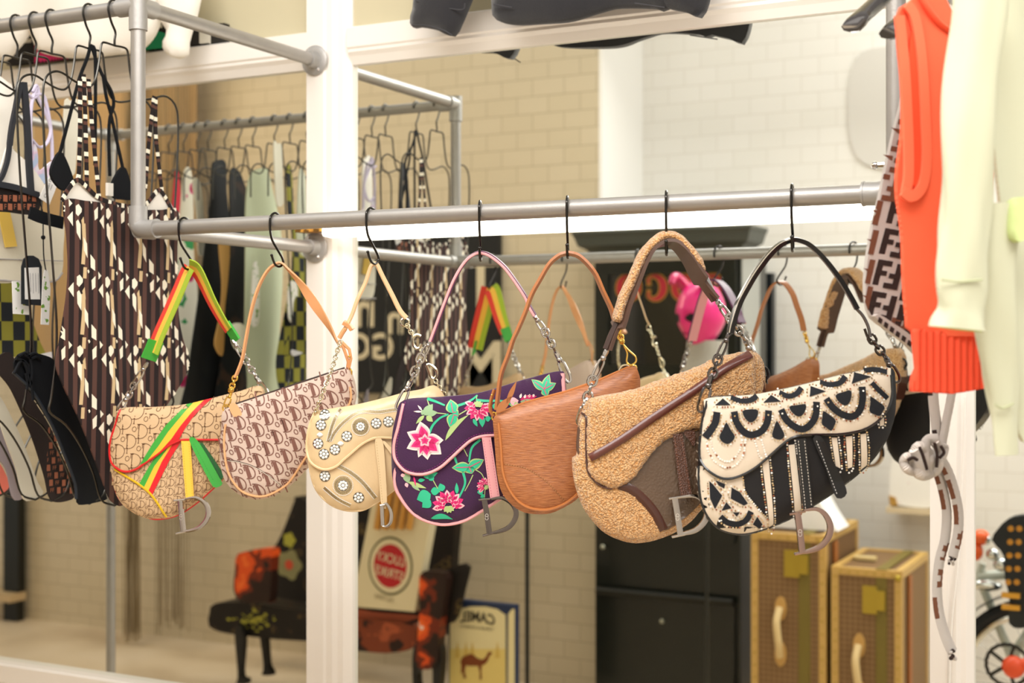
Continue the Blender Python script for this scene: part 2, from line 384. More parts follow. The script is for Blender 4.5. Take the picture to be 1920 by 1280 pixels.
for x, z in ((XL, Z1), (XM, Z1), (XM, Z0), (XR, Z0), (XR, Z1), (XE, Z1)):
    pipe((x, RY, z), (x, 2.46, z), 'wall_arm')
    m_ = MB(); m_.lathe([(.0, 2.4625), (.031, 2.4625), (.033, 2.4605), (.033, 2.4585), (.031, 2.457), (.0195, 2.4565), (.0175, 2.452), (.0165, 2.442), (.0165, 2.436), (.0, 2.436)], (x, 0, z), 28, 0, 1); fl = m_.build('wall_flange', [galvf], rack)
    for sx, sz in ((-.5, .87), (.5, -.87)):
        m_ = MB(); m_.ball((x+.0245*sx, 2.456, z+.0245*sz), .0035, 8, 4); m_.build('screw', [metal('bright_screw', 'eeeae6', .2)], fl)
def fit(pts, r=.0168): m_ = MB(); m_.tube(pts, r, 20); return m_
def elbow(x, z, dx, dz, nm='elbow_fitting'):
    m_ = fit(cr([(x+dx*.045, RY, z), (x+dx*.02, RY, z), (x+dx*.002, RY, z+dz*.006), (x, RY, z+dz*.022), (x, RY, z+dz*.042)], n=5))
    m_.tube([(x, RY, z), (x, RY+.04, z)], .0166, 18); m_.lathe([(.0150, x+dx*.0455), (.0176, x+dx*.0455), (.0176, x+dx*.0425), (.0150, x+dx*.0425)], (0, RY, z), 20, 0, 0) ; m_.build(nm, [galvf], rack)
elbow(XM, Z0, 1, 1); elbow(XR, Z0, -1, 1)
for x, s in ((XM, -1), (XR, 1), (XL, 1), (XE, -1)):
    m_ = MB(); m_.tube([(x-.0*s, RY, Z1), (x+s*.045, RY, Z1)], .0168, 20); m_.tube([(x, RY, Z1+.02), (x, RY, Z1-.045)], .0168, 20); m_.tube([(x, RY, Z1), (x, RY+.042, Z1)], .0166, 20); m_.build('tee_fitting', [galvf], rack)
for x in (XL, XE):
    m_ = MB(); m_.lathe([(.0, FLOOR), (.04, FLOOR), (.04, FLOOR+.006), (.018, FLOOR+.01), (.017, FLOOR+.04), (0, FLOOR+.04)], (x, RY, 0), 20); m_.build('floor_flange', [galvf], rack)
m_ = MB(); m_.lathe([(0, XR-.03), (.003, XR-.03), (.0045, XR-.012), (0, XR-.012)], (0, RY-.006, .241), 8, 0, 0); m_.ball((XR-.027, RY-.006, .241), .0055, 8, 6); m_.build('set_screw', [metal('chrome', 'd8d6d4', .1)], rack)
# ---------------------------------------------------------------- strip lamp on the mirror
lamp = thing('strip_lamp', 'long glowing white strip lamp across the mirror behind the lower rail', 'lamp', (-1.05, 2.44, .25))
m_ = MB(); prof = [(2.418, .229), (2.421, .224), (2.452, .222), (2.456, .229), (2.456, .268), (2.421, .272), (2.418, .268)]; n = len(prof)
m_.add([(x, y, z) for x in (-1.705, -.42) for y, z in prof], [(i, (i+1) % n, n+(i+1) % n, n+i) for i in range(n)]+[tuple(range(n)), tuple(range(n, 2*n))])
m_.build('diffuser', [mat('lamp_glow', 'fffaf2', .5, emit=2.6)], lamp, smooth=False)
m_ = MB(); m_.box((-1.705, 2.456, .238), (-.42, 2.462, .266)); m_.build('backplate', [whitep], lamp, smooth=False)
m_ = MB(); m_.box((-1.778, 2.42, .234), (-1.706, 2.454, .266)); m_.build('end_cap', [mat_ramp('end_cap_wood', 'noise', [(.4, '6b4a1c'), (.5, 'c58a3c'), (.6, 'e0b04a')], (1, 1, 1), .5, 2, 60)], lamp, smooth=False)
for x in (-1.66, -.46):
    m_ = MB(); m_.box((x-.01, 2.4615, .24), (x+.01, 2.4965, .264)); m_.build('bracket', [whitep], lamp, smooth=False)
# ---------------------------------------------------------------- S hooks on the lower rail
HX = [-1.646, -1.4445, -1.248, -1.043, -.890, -.728, -.538]
def hook_mb(X, rot=0.0):
    m_ = MB(); r = (PR+.003)*(1+.12*(rot > 0)); top = [(X, RY+r*math.sin(a), Z0+r*math.cos(a)) for a in [math.radians(q) for q in range(110, -91, -20)]]
    low = [(RY-.0155, Z0-.012), (RY-.010, Z0-.030), (RY+.004, Z0-.045), (RY+.017, Z0-.058), (RY+.0215, Z0-.066), (RY+.019, Z0-.0715), (RY+.010, Z0-.0755), (RY+.000, Z0-.073), (RY-.006, Z0-.066), (RY-.011, Z0-.057)]
    pts = top[:-1]+[(X, y, z) for y, z in low]; pts = [(X-(p[1]-RY)*math.sin(rot), RY+(p[1]-RY)*math.cos(rot), p[2]) for p in pts]; m_.tube(cr(pts, n=5), .0021, 8); m_.ball(pts[-1], .0027, 8, 6); m_.ball(pts[0], .0026, 8, 6); return m_
hook_m = metal('black_chrome', '3a3836', .22)
hn = ['red, yellow and green strap of the leftmost saddle bag', 'thin tan strap of the brown-and-grey lettered bag', 'beige strap of the jewelled cream bag', 'purple and pink strap of the embroidered bag', 'thin brown strap of the tan leather bag', 'fleece-topped strap of the shearling bag', 'black stitched strap of the black and cream bag']
for X, t, ra in zip(HX, hn, (0, 0, 0, 24, 22, 19, 12)): tag(hook_mb(X, math.radians(ra)).build('s_hook', [hook_m], loc=(X, RY, Z0+PR)), 'black S-hook holding the '+t, 'hook', 'S-hooks on the lower rail')
# ---------------------------------------------------------------- body-form wire hangers on the upper left rail
wire = metal('black_wire', '4a4844', .3)
HZ = [(0, .5445), (.022, .5455), (.031, .5435), (.035, .535), (.039, .51), (.047, .478), (.058, .461), (.075, .457), (.1, .462), (.13, .472), (.15, .470), (.166, .458), (.173, .435), (.173, .38), (.166, .28), (.156, .18), (.147, .09), (.142, .02), (.145, -.04), (.155, -.10), (.158, -.125), (.12, -.15), (.085, -.19), (.055, -.24), (.035, -.29), (.0, -.305)]
def hanger_mb(X, short=False):
    m_ = MB(); m_.tube(cr([(X, RY+y, z) for y, z in HZ], n=4), .0021, 6); m_.tube(cr([(X, RY-y, z) for y, z in HZ], n=4), .0021, 6)
    r = PR+.003; top = [(X, RY+r*math.sin(a), Z1+r*math.cos(a)) for a in [math.radians(q) for q in range(100, -91, -19)]]
    m_.tube(cr(top+[(X, RY-.0155, Z1-.008), (X, RY-.008, Z1-.026), (X, RY+.002, Z1-.042), (X, RY, Z1-.056), (X, RY, .5445)], n=4), .0022, 8); return m_
HGX = [-1.812, -1.874, -1.970, -2.013, -2.062, -2.115, -2.17, -2.225, -2.2825, -2.335, -2.41, -2.46, -2.51, -2.57, -2.61, -2.66, -2.715]
HGL = ['holding the geometric print one-piece, nearest the pipe corner', 'holding the black halter bikini', 'holding the brown monogram bikini', 'holding the lilac-tied top and cream briefs', 'holding the white top and grey briefs',
 'holding the coral briefs', 'holding the olive checked swimsuit', 'empty, behind the olive checked swimsuit', 'holding the second olive checked suit seen in the mirror', 'empty, next to the pale mint dress', 'holding the pale mint dress',
 'holding the black top with a tan sleeve', 'holding the plain black top', 'empty, between the black top and the floral dress', 'holding the floral dress', 'holding the white and red strip top', 'empty, last toward the rail end']
h0 = hanger_mb(HGX[0]).build('wire_hanger', [wire], loc=(HGX[0], RY, Z1+PR)); tag(h0, 'black wire body-form hanger '+HGL[0], 'hanger', 'wire hangers on the upper left rail')
mb = MB()
for s_ in (1, -1): mb.tube(cr([(HGX[7], RY+s_*y, z) for y, z in HZ[:14]], n=4), .0021, 6)
mb.tube(cr([(HGX[7], RY+(PR+.003)*math.sin(math.radians(q)), Z1+(PR+.003)*math.cos(math.radians(q))) for q in range(100, -91, -19)]+[(HGX[7], RY-.0155, Z1-.008), (HGX[7], RY-.008, Z1-.026), (HGX[7], RY+.002, Z1-.042), (HGX[7], RY, Z1-.056), (HGX[7], RY, .5445)], n=4), .0022, 8)
h7 = mb.build('wire_hanger', [wire], loc=(HGX[7], RY, Z1+PR)); tag(h7, 'black wire top hanger '+HGL[7], 'hanger', 'wire hangers on the upper left rail')
for X, l in list(zip(HGX, HGL))[1:]:
    if X == HGX[7]: continue
    c = (h0 if X > -2.19 else h7).copy(); sc.collection.objects.link(c); c.location = (X, RY, Z1+PR); c['label'] = 'black wire body-form hanger '+l
# ---------------------------------------------------------------- saddle bags: traced on each bag's own plane, with real depth
PH = 27.0
chrome = metal('palladium', 'b3ada8', .12); gold = metal('gold_metal', 'e0b65a', .18); pale = metal('pale_gold_metal', 'd8cfb4', .16); dchr = metal('dark_chrome', '6f6865', .12)
def crop(x0, y0, s, pts): return [(x0+x/s, y0+y/s) for x, y in pts]
class Bag:
    def __init__(s, i, label, body, T=.018, et=.006, Rr=.035, top_et=None):
        s.X = HX[i]; s.pl = Pl(s.X, 1.925, PH); s.root = thing('saddle_bag', label, 'handbag', (s.X, 1.925, .02), 'saddle bags hanging on the lower rail')
        s.poly = [tuple(p) for p in cr([s.pl.sh(u, v) for u, v in body], True, .007)]
        raw = puff(s.poly, T, et, Rr); s.h = gridfn(s.poly, raw); s.T = T; s.et = et; s.FO = T+et+.009
    def loc(s, pts, fn, off=0): return [s.pl.on(u, v, fn, off) for u, v in pts]
    def body(s, mb, mi=0, ms=None, res=.009, mb_=None): s.bodyback = lambda a, h: -s.h(a, h); mb.shell(s.pl, s.poly, s.h, s.bodyback, res, mi, mb_, ms)
    def flap_fn(s, poly, gap=.0035, th=.003, rr=.006):
        """front height of a flap lying over the body"""
        def f(a, h):
            d = min(pdist(poly, np.array((a, h)))/rr, 1.) if inside(poly, (a, h)) else 0
            return s.h(a, h)+gap+th*math.sqrt(max(0, 1-(1-d)**2))
        return gridfn(poly, f, .005)
    def pipe(s, mb, pts, fn, r, mi=0, off=0.0, n=6): mb.tube([s.pl.w(a, h, fn(a, h)+off) for a, h in pts], r, n, mi)
def build_lr(mb, name, mats, parent, **k):
    """the fittings at the strap's two ends are two parts"""
    X = parent.location.x; out = []
    for side in (0, 1):
        q = MB(); idx = {}
        for f, m in zip(mb.f, mb.m):
            if (sum(mb.v[i][0] for i in f)/len(f) > X) != bool(side): continue
            for i in f:
                if i not in idx: idx[i] = len(q.v); q.v.append(mb.v[i]); q.uv.append(mb.uv[i])
            q.f.append(tuple(idx[i] for i in f)); q.m.append(m)
        if q.f: out.append(q.build(name, mats, parent, **k))
    return out
def link(mb, c, t, nrm, L, W, r, mi=0, n=14):
    t = Vector(t).normalized(); b = (Vector(nrm)-t*Vector(nrm).dot(t)).normalized().cross(t); pts = []
    for k in range(n):
        a = 2*math.pi*k/n; ca, sa = math.cos(a), math.sin(a)
        pts.append(Vector(c)+t*(ca*W/2+math.copysign(max(0, L-W)/2, ca) if abs(ca) > 1e-6 else 0)+b*sa*W/2)
    mb.tube(pts, r, 6, mi, closed=True)
def chain(mb, path, nrm, L=.012, W=.008, r=.0013, mi=0):
    P = cr([tuple(p) for p in path], sp=L*.72)
    for i in range(len(P)-1):
        t = Vector(P[i+1])-Vector(P[i]); c = (Vector(P[i])+Vector(P[i+1]))/2; nn = Vector(nrm)
        if i % 2: nn = nn.cross(t.normalized())
        link(mb, c, t, nn, L, W, r, mi)
def clasp(mb, a, b, nrm, wd=.008, r=.0016, mi=0):
    """long snap hook from a to b: two parallel bars, a swivel and a ball"""
    a, b = Vector(a), Vector(b); t = (b-a).normalized(); L = (b-a).length; sd = Vector(nrm).cross(t).normalized()
    mb.tube([a, a+t*L*.12, a+t*L*.3], [r*1.2, r*2.2, r*1.6], 8, mi); mb.ball(a+t*L*.32, r*2.4, 8, 6, mi)
    pts = [a+t*L*.36+sd*wd*.15, a+t*L*.45+sd*wd*.4, a+t*L*.8+sd*wd*.45, a+t*L*.96+sd*wd*.25, b, a+t*L*.96-sd*wd*.3, a+t*L*.8-sd*wd*.45, a+t*L*.45-sd*wd*.4, a+t*L*.36-sd*wd*.15]
    mb.tube(cr(pts, n=3), r, 6, mi)
def dcharm(bag, stem, bowl, serifs, fn, w_=.0068, th=.0035, off=.012, mat_=None, parent=None, mark=None):
    """the big D that hangs from the strap tab; traced in px, given its own thickness"""
    mb = MB(); pl = bag.pl; cst = off
    P2 = lambda pts: [pl.sh(u, v, cst) for u, v in pts]
    def bar(pts, wd):
        q = cr(P2(pts), n=4); mb.strap([pl.w(a, h, cst) for a, h in q], wd, th*2, pl.a.cross(pl.n) if False else pl.n, math.pi/2)
    bar(stem, w_*1.25)
    bar(bowl, lambda t: w_*(.45+.75*math.sin(math.pi*t)))
    for sf in serifs: bar(sf, w_*.45)
    if mark: a, h = pl.sh(mark[0], mark[1], cst); put_text(mb, pl, 'CD', (a, h), .0075, lambda x, y: cst+th+.0006, 0, 1, math.pi/2)
    return mb.build('letter_charm', [mat_ or chrome, metal('light_engraving', 'f2eeea', .3)], parent or bag.root, smooth=True, ang=35)
# letter strokes for the monogram cloth: unit height
G_D = [([(.16, 0), (.16, 1)], 1.), ([(0, 1), (.3, 1), (.58, .88), (.74, .66), (.76, .42), (.66, .18), (.42, .02), (0, 0)], .8)]
G_I = [([(.0, 0), (.0, .62)], 1.), ([(-.08, .62), (.05, .62)], .7), ([(-.1, 0), (.12, 0)], .7), ([(.0, .82), (.0, .9)], 1.3)]
G_O = [([(.25, 0), (.42, .08), (.5, .3), (.42, .52), (.25, .6), (.08, .52), (0, .3), (.08, .08), (.25, 0)], .8)]
G_R = [([(0, 0), (0, .6)], 1.), ([(0, .42), (.12, .56), (.26, .6)], .8), ([(.26, .56), (.27, .5)], 1.6)]
def glyph(mb, pl, g, o, s, wd, fn, off, mi, clip, sl=0.0, rot=0.0):
    c, q = math.cos(rot), math.sin(rot)
    for pts, k in g:
        P = cr([(x, y) for x, y in pts], n=3) if len(pts) > 2 else pts
        Q = [(o[0]+s*((x+sl*y)*c-y*q), o[1]+s*((x+sl*y)*q+y*c)) for x, y in P]
        mb.stroke(pl, Q, wd*k, fn, off, mi, clip)
def monogram(mb, pl, clip, fn, s, a, b, wd, off=.0005, mi=1, bold=False, sl=.1, rot=0.0, org=None):
    A = np.array(clip); c = A.mean(0) if org is None else org; N = int(.5/min(np.hypot(*a), np.hypot(*b)))
    for i in range(-N, N+1):
        for j in range(-N, N+1):
            o = (c[0]+a[0]*i+b[0]*j, c[1]+a[1]*i+b[1]*j)
            if not (A[:, 0].min()-s < o[0] < A[:, 0].max()+s and A[:, 1].min()-s < o[1] < A[:, 1].max()+s): continue
            glyph(mb, pl, G_D, o, s, wd, fn, off, mi, clip, sl, rot)
            if bold: mb.stroke(pl, [(o[0]+s*.28+sl*s*t, o[1]+s*(.08+.84*t)) for t in (0, .33, .66, 1)], s*.26, fn, off, mi, clip)
            cr_, sr_ = math.cos(rot), math.sin(rot)
            for g, x, y, k in ((G_I, .98, .38, .62), (G_O, .86, -.16, .56), (G_R, 1.26, .02, .56)):
                glyph(mb, pl, g, (o[0]+s*(x*cr_-y*sr_), o[1]+s*(x*sr_+y*cr_)), s*k, wd*(.9 if not bold else .8), fn, off, mi, clip, sl, rot)
# ================= bag 1: beige monogram with green, yellow and red stripes
red_p = mat('red_piping', 'cf1f22', .4); g_m = mat('green_stripe', '3fa23c', .45); y_m = mat('yellow_stripe', 'f5bd3c', .45); r_m = mat('red_stripe', 'd9242a', .45)
jac = mat('beige_jacquard', 'cfae86', .75, bump=('noise', 900, .25), var=.05); jbr = mat('brown_weave', '5d3a1e', .8); yel = mat('yellow_piping', 'd9b020', .45)
c1 = lambda p: crop(190, 700, 4.13, p)
B = Bag(0, 'beige letter-monogram saddle bag with green, yellow and red stripes, leftmost of the seven', [(226, 766), (287, 763), (345, 758), (398, 746), (450, 733), (490, 724), (497, 765), (490, 800), (470, 845), (440, 882)]+c1([(870, 885), (740, 1000), (600, 1090), (480, 1122), (380, 1122), (250, 1070), (150, 980), (100, 850), (85, 730), (66, 600), (78, 500), (110, 390)]), .013, .006)
bm_ = MB(); B.body(bm_, 0, 0, .010)
fp = [(227, 767), (287, 764), (345, 759), (398, 747), (450, 734), (488, 726), (494, 765), (484, 815), (450, 824)]+c1([(920, 513), (760, 512), (640, 512), (590, 525), (520, 560), (430, 630), (330, 700), (270, 740), (200, 760), (140, 745), (80, 690), (64, 600), (76, 500), (110, 390)])
fl2 = [tuple(p) for p in cr(B.loc(fp, B.h, .005), True, .006)]; ff = B.flap_fn(fl2)
monogram(bm_, B.pl, B.poly, B.h, .0125, (.0165, .002), (.002, .0165), .0009, .0004, 1)
band = lambda L, Rr_: c1(L)+list(reversed(c1(Rr_)))
e0 = [(440, 625), (370, 720), (290, 862)]; e1 = [(450+50, 600), (410, 720), (328, 888)]; e2 = [(545, 560), (470, 680), (362, 918)]; e3 = [(612, 535), (540, 650), (392, 945)]
for L, Q, mi in ((e0, e1, 2), (e1, e2, 3), (e2, e3, 4)): bm_.decal(B.pl, B.loc(band([(L[0][0]+30, L[0][1]-50)]+L, [(Q[0][0]+30, Q[0][1]-50)]+Q), B.h), B.h, .0012, mi, .01)
bd = bm_.build('body', [jac, jbr, g_m, y_m, r_m], B.root)
m_ = MB(); B.pipe(m_, cr(B.loc(c1([(105, 740), (200, 800), (280, 850), (370, 920), (440, 1010), (505, 1110)]), B.h), n=5), B.h, .0021, 0, .001); m_.build('seam_piping', [yel], B.root)
m_ = MB(); ring = [p for p in B.poly if p[1] < B.pl.sh(226, 766)[1]+.003]; rp = cr(B.loc(c1([(92, 740), (98, 850), (145, 975), (250, 1068), (380, 1120), (480, 1122), (600, 1090), (740, 1000), (870, 885), (960, 800)]), zero, B.et), n=5); B.pipe(m_, rp, lambda a, h: B.et, .0021); m_.build('piping', [red_p], B.root)
m_ = MB(); m_.shell(B.pl, fl2, ff, lambda a, h: B.h(a, h)+.001, .009, 0)
monogram(m_, B.pl, fl2, ff, .0255, (.0285, -.0165), (-.0205, -.0180), .0012, .0005, 1, org=B.pl.sh(262, 820))
s0 = [(662, 236), (600, 300), (500, 400), (400, 540), (300, 704)]; s1 = [(712, 226), (620, 330), (520, 450), (445, 560), (350, 684)]; s2 = [(795, 205), (700, 300), (610, 410), (540, 510), (440, 620)]; s3 = [(862, 188), (780, 262), (700, 350), (640, 440), (600, 518)]
s2b = [(795, 205), (700, 300), (610, 400), (560, 470), (520, 553)]
for L, Q, mi in ((s0, s1, 2), (s1, s2, 3), (s2, s3, 4)): m_.decal(B.pl, B.loc(band(L, Q), ff), ff, .0011, mi, .01, fl2)
fo = m_.build('flap', [jac, jbr, g_m, y_m, r_m], B.root)
m_ = MB(); fpip = cr(B.loc([(226, 768)]+c1([(112, 390), (76, 500), (64, 600), (80, 690), (140, 745), (200, 760), (270, 740), (330, 700), (430, 630), (520, 560), (590, 525), (640, 512), (760, 512), (920, 513)])+[(450, 824), (484, 816)], B.h, .004), n=4); B.pipe(m_, fpip, B.h, .0021, 0, .0045); m_.build('piping', [red_p], fo)
def tab(B, pts, m, off0, off1, nm='strap_tab', stitch=None, lab=None, th=.0022, sm=None):
    """a leather tab: px outline, its height over the plane running from off0 at the top to off1 at the end"""
    hs = [v for _, v in pts]; va, vb = min(hs), max(hs)
    za, zb = B.pl.sh(pts[0][0], va)[1], B.pl.sh(pts[0][0], vb)[1]
    f = lambda a, h: off0+(off1-off0)*min(1, max(0, (za-h)/(za-zb)))
    q = cr(B.loc(pts, f), True, .006) if len(pts) > 4 else B.loc(pts, f)
    mb = MB(); mb.shell(B.pl, q, lambda a, h: f(a, h)+th/2, lambda a, h: f(a, h)-th/2, .02, 0)
    if stitch:
        for ln in stitch:
            P = cr(B.loc(ln, f), sp=.0022)
            for k in range(0, len(P)-1, 2): mb.stroke(B.pl, [P[k], P[k]+(P[k+1]-P[k])*1.1], .0007, f, th/2+.0003, 1)
    o = mb.build(nm, [m, sm or mat('thread', 'e8ddcb', .7)], B.root, smooth=False)
    if lab: o['label'] = lab
    return o, f
tab(B, c1([(765, 530), (800, 560), (935, 760), (945, 800), (925, 820), (880, 760), (800, 620)]), mat('dark_green_leather', '1f5a2c', .6), B.FO-.005, B.FO+.002, lab='dark green tab')
tab(B, c1([(686, 528), (750, 525), (925, 825), (930, 865), (890, 880), (850, 850)]), mat('green_leather', '3aa53f', .35, coat=.2), B.FO-.001, B.FO+.008, lab='bright green tab', stitch=[c1([(715, 545), (870, 830)])], sm=mat('green_thread', '2f7d33', .7))
tab(B, c1([(620, 522), (690, 522), (718, 970), (655, 974)]), mat('yellow_leather', 'f6c044', .38, coat=.2), B.FO-.003, B.FO+.004, lab='yellow strap tab', stitch=[c1([(632, 540), (665, 960)]), c1([(680, 540), (708, 960)])], sm=mat('amber_thread', 'c98f22', .7))
dcharm(B, c1([(612, 985), (618, 1060), (636, 1228)]), c1([(650, 968), (735, 960), (800, 1000), (828, 1060), (815, 1130), (760, 1190), (690, 1215), (625, 1222)]), [c1([(565, 982), (650, 975)]), c1([(580, 1238), (660, 1220)])], B.h, off=B.FO+.006, mark=c1([(622, 1110)])[0])
# strap: webbing with a red, yellow and green run
c8 = lambda p: crop(190, 480, 4.13, p)
def surf_path(B, pts, off=0, n=5): return [B.pl.P(u, v, o) for (u, v), o in zip(pts, off if hasattr(off, '__len__') else [off]*len(pts))]
def webbing(pts, offs, ws, tw0, tw1, order, g):
    """three woven runs side by side, turned about the strap's run"""
    P = cr([tuple(p) for p in surf_path(B, pts, offs)], n=6); N = len(P); mb = MB(); cells = 12
    vs = []; fs = []; ms = []; nrm = B.pl.n
    for i, p in enumerate(P):
        t = (Vector(P[min(i+1, N-1)])-Vector(P[max(i-1, 0)])).normalized(); q = i/(N-1); an = tw0+(tw1-tw0)*q
        a = (nrm-t*nrm.dot(t)).normalized(); b = t.cross(a); A = a*math.cos(an)+b*math.sin(an); Bn = t.cross(A); W = ws[0]+(ws[1]-ws[0])*q
        for k in range(cells+1):
            for s_ in (1, -1): vs.append(Vector(p)+A*(k/cells-.5)*W+Bn*s_*.0011)
    m = (cells+1)*2
    for i in range(N-1):
        for k in range(cells):
            c_ = order[min(2, k*3//cells)]
            for s_ in (0, 1): a_ = i*m+2*k+s_; fs.append((a_, a_+2, a_+2+m, a_+m)); ms.append(c_)
        for k in (0, cells): a_ = i*m+2*k; fs.append((a_, a_+1, a_+1+m, a_+m)); ms.append(order[0] if k == 0 else order[2])
    o = len(mb.v); mb.v += [tuple(v) for v in vs]; mb.uv += [(0, 0)]*len(vs); mb.f += fs; mb.m += ms; return mb
wr, wy, wg = mat('red_webbing', 'df4234', .8, bump=('noise', 700, .6)), mat('yellow_webbing', 'f4bd4a', .8, bump=('noise', 700, .6)), mat('green_webbing', 'a4bb36', .8, bump=('noise', 700, .6))
L1 = c8([(395, 745), (450, 600), (530, 420), (600, 260), (650, 140), (680, 85)]); R1 = c8([(680, 85), (735, 110), (790, 210), (850, 340), (920, 470), (985, 575)])
sm_ = webbing(L1, [0]*6, (.040, .044), .78, .70, (0, 1, 2), 0); so = sm_.build('shoulder_strap', [wr, wy, wg], B.root)
sm_ = webbing(R1, [0]*6, (.044, .030), -.70, -.62, (0, 1, 2), 0); sm_.build('shoulder_strap', [wr, wy, wg], B.root)
m_ = MB(); m_.strap(cr([tuple(p) for p in surf_path(B, c8([(425, 655), (395, 730), (365, 800)]))], n=4), .030, .0045, B.pl.n, .8); m_.strap(cr([tuple(p) for p in surf_path(B, c8([(965, 520), (1010, 590), (1050, 655)]))], n=4), .024, .0045, B.pl.n, -.7); build_lr(m_, 'strap_end', [g_m], B.root)
m_ = MB(); nn = B.pl.n
P_ = lambda pts, off=0: [tuple(p) for p in surf_path(B, pts, off)]
clasp(m_, P_(c8([(360, 820)]))[0], P_(c8([(250, 1000)]))[0], nn, .010, .0018); chain(m_, P_(c8([(255, 985), (235, 1040), (205, 1090)])), nn, .013, .010, .0017); clasp(m_, P_(c8([(215, 1070)]))[0], P_(c8([(130, 1205)]), .004)[0], nn, .011, .002)
clasp(m_, P_(c8([(1015, 650)]))[0], P_(c8([(1110, 790)]))[0], nn, .010, .0018); chain(m_, P_(c8([(1110, 790), (1150, 860), (1200, 930)])), nn, .013, .011, .0018); clasp(m_, P_(c8([(1190, 920)]))[0], P_(c8([(1285, 1085)]), .004)[0], nn, .012, .002)
build_lr(m_, 'strap_hardware', [chrome], B.root)
# ================= bag 2: grey-brown monogram pochette
c2 = lambda p: crop(400, 640, 4.13, p)
pk = mat('pinkish_canvas', 'cab3a4', .8, bump=('noise', 900, .3), var=.05); br2 = mat('cocoa_weave', '7a5348', .85); nat = mat('natural_leather', 'dba878', .45); natd = mat('tan_strap_leather', 'd79a68', .42, coat=.1)
B = Bag(1, 'pinkish-grey canvas saddle bag densely covered in brown letters, with natural leather piping', c2([(85, 545), (170, 493), (500, 382), (800, 284), (1020, 211), (1072, 260), (1098, 360), (1102, 440), (1060, 560), (940, 740), (820, 880), (745, 965), (600, 1110), (520, 1168), (440, 1203), (350, 1218), (250, 1198), (150, 1128), (90, 1040), (64, 900), (62, 800), (78, 650)]), .016, .012, .04)
m_ = MB(); B.body(m_, 0, 0, .010); monogram(m_, B.pl, B.poly, B.h, .0230, (-.0157, -.0200), (.032, -.0125), .0024, .0004, 1, bold=True, sl=-.3)
P2_ = cr(B.loc(c2([(105, 915), (200, 930), (320, 970), (430, 1040), (530, 1120)]), B.h), n=5); m_.stroke(B.pl, P2_, .0014, B.h, .0007, 2); m_.stroke(B.pl, [(a+.001, h-.0014) for a, h in P2_], .0008, B.h, .0008, 3)
m_.build('body', [pk, br2, mat('dark_seam', '4a322a', .8), mat('thread', 'e8ddcb', .7)], B.root)
m_ = MB(); B.pipe(m_, cr(B.loc(c2([(95, 640), (84, 750), (90, 880), (112, 1000), (160, 1095), (230, 1165), (330, 1197), (420, 1190), (520, 1142), (590, 1085), (650, 1000), (730, 880), (860, 740), (990, 600), (1045, 500), (1067, 430), (1060, 350)]), B.h), n=4), B.h, .0020, 0, .001); m_.build('piping', [nat], B.root)
m_ = MB(); m_.tube([B.pl.w(*B.pl.sh(*p), .0) for p in c2([(90, 535), (170, 488), (1018, 207)])], .0024, 6); m_.build('zip', [mat('zip_tape', '3a2a26', .6)], B.root)
m_ = MB(); m_.strap(cr(P_([(639, 652), (630, 637), (620, 617), (600, 585), (580, 555), (560, 527), (540, 505), (529, 494), (519, 494), (502, 507), (485, 538), (471, 584), (461, 637), (454, 674), (441, 708)]) , n=4), lambda t: .0085+.009*math.exp(-((t-.26)/.1)**2), .003, B.pl.n, lambda t: 1.1*math.exp(-((t-.26)/.12)**2)+.25)
m_.strap(P_([(640, 640), (647, 660), (653, 678), (651, 694)]), .005, .0024, B.pl.n, .9); m_.strap(P_([(640, 640), (655, 655), (658, 672), (653, 694)]), .005, .0024, B.pl.n, .9); m_.build('shoulder_strap', [natd], B.root)
m_ = MB(); chain(m_, P_([(441, 705), (437, 720), (430, 733)]), nn, .009, .0085, .0017); m_.ball(P_([(433, 731)])[0], .0055, 10, 8); clasp(m_, P_([(434, 735)])[0], P_([(423, 762)])[0], nn, .010, .0014); link(m_, P_([(424, 765)], .006)[0], (0, 0, 1), nn, .012, .012, .0014)
link(m_, P_([(653, 698)])[0], (0, 0, 1), nn, .014, .012, .0015); m_.ball(P_([(655, 668)], .003)[0], .0022, 8, 6); build_lr(m_, 'strap_hardware', [gold], B.root)
m_ = MB(); tg = cr(B.loc(c2([(136, 482), (170, 474), (195, 510), (214, 556), (206, 588), (165, 592), (138, 560), (128, 520)]), lambda a, h: B.h(a, h)+.006), True, .003); m_.shell(B.pl, tg, lambda a, h: .026, lambda a, h: .0235, .01); m_.build('leather_tag', [nat], B.root)
# ================= bag 3: cream bag with rhinestones
c3 = lambda p: crop(560, 700, 4.265, p)
cre = mat('champagne_leather', 'd9bd92', .36, coat=.25, bump=('noise', 250, .1)); crp = mat('cream_leather_piping', 'e3c79b', .4, coat=.2); cry = mat('crystal', 'e9e9e4', .03, 0, spec=1, coat=1); cryd = metal('crystal_foil', '77746a', .12); bead = metal('silver_bead', 'a39a7c', .25)
B = Bag(2, 'cream leather saddle bag with crystal flowers and rows of beads', c3([(130, 310), (250, 280), (450, 250), (700, 190), (850, 150), (981, 125)])+[(815, 722), (833, 742), (838, 775), (830, 820), (795, 878)]+c3([(760, 930), (640, 1020), (530, 1083), (450, 1096), (360, 1088), (260, 1048), (170, 968), (120, 880), (95, 780), (80, 690), (66, 620), (68, 520), (92, 400)]), .014, .006)
m_ = MB(); B.body(m_, 0, 0, .010)
fp = c3([(132, 312), (250, 283), (450, 252), (700, 192), (850, 153), (981, 128)])+[(815, 724), (829, 745), (832, 790), (826, 818)]+c3([(900, 515), (745, 515), (640, 512), (570, 530), (500, 570), (430, 630), (360, 690), (300, 742), (220, 768), (150, 750), (92, 700), (66, 620), (68, 520), (92, 400)])
fl3 = [tuple(p) for p in cr(B.loc(fp, B.h, .005), True, .006)]; ff = B.flap_fn(fl3)
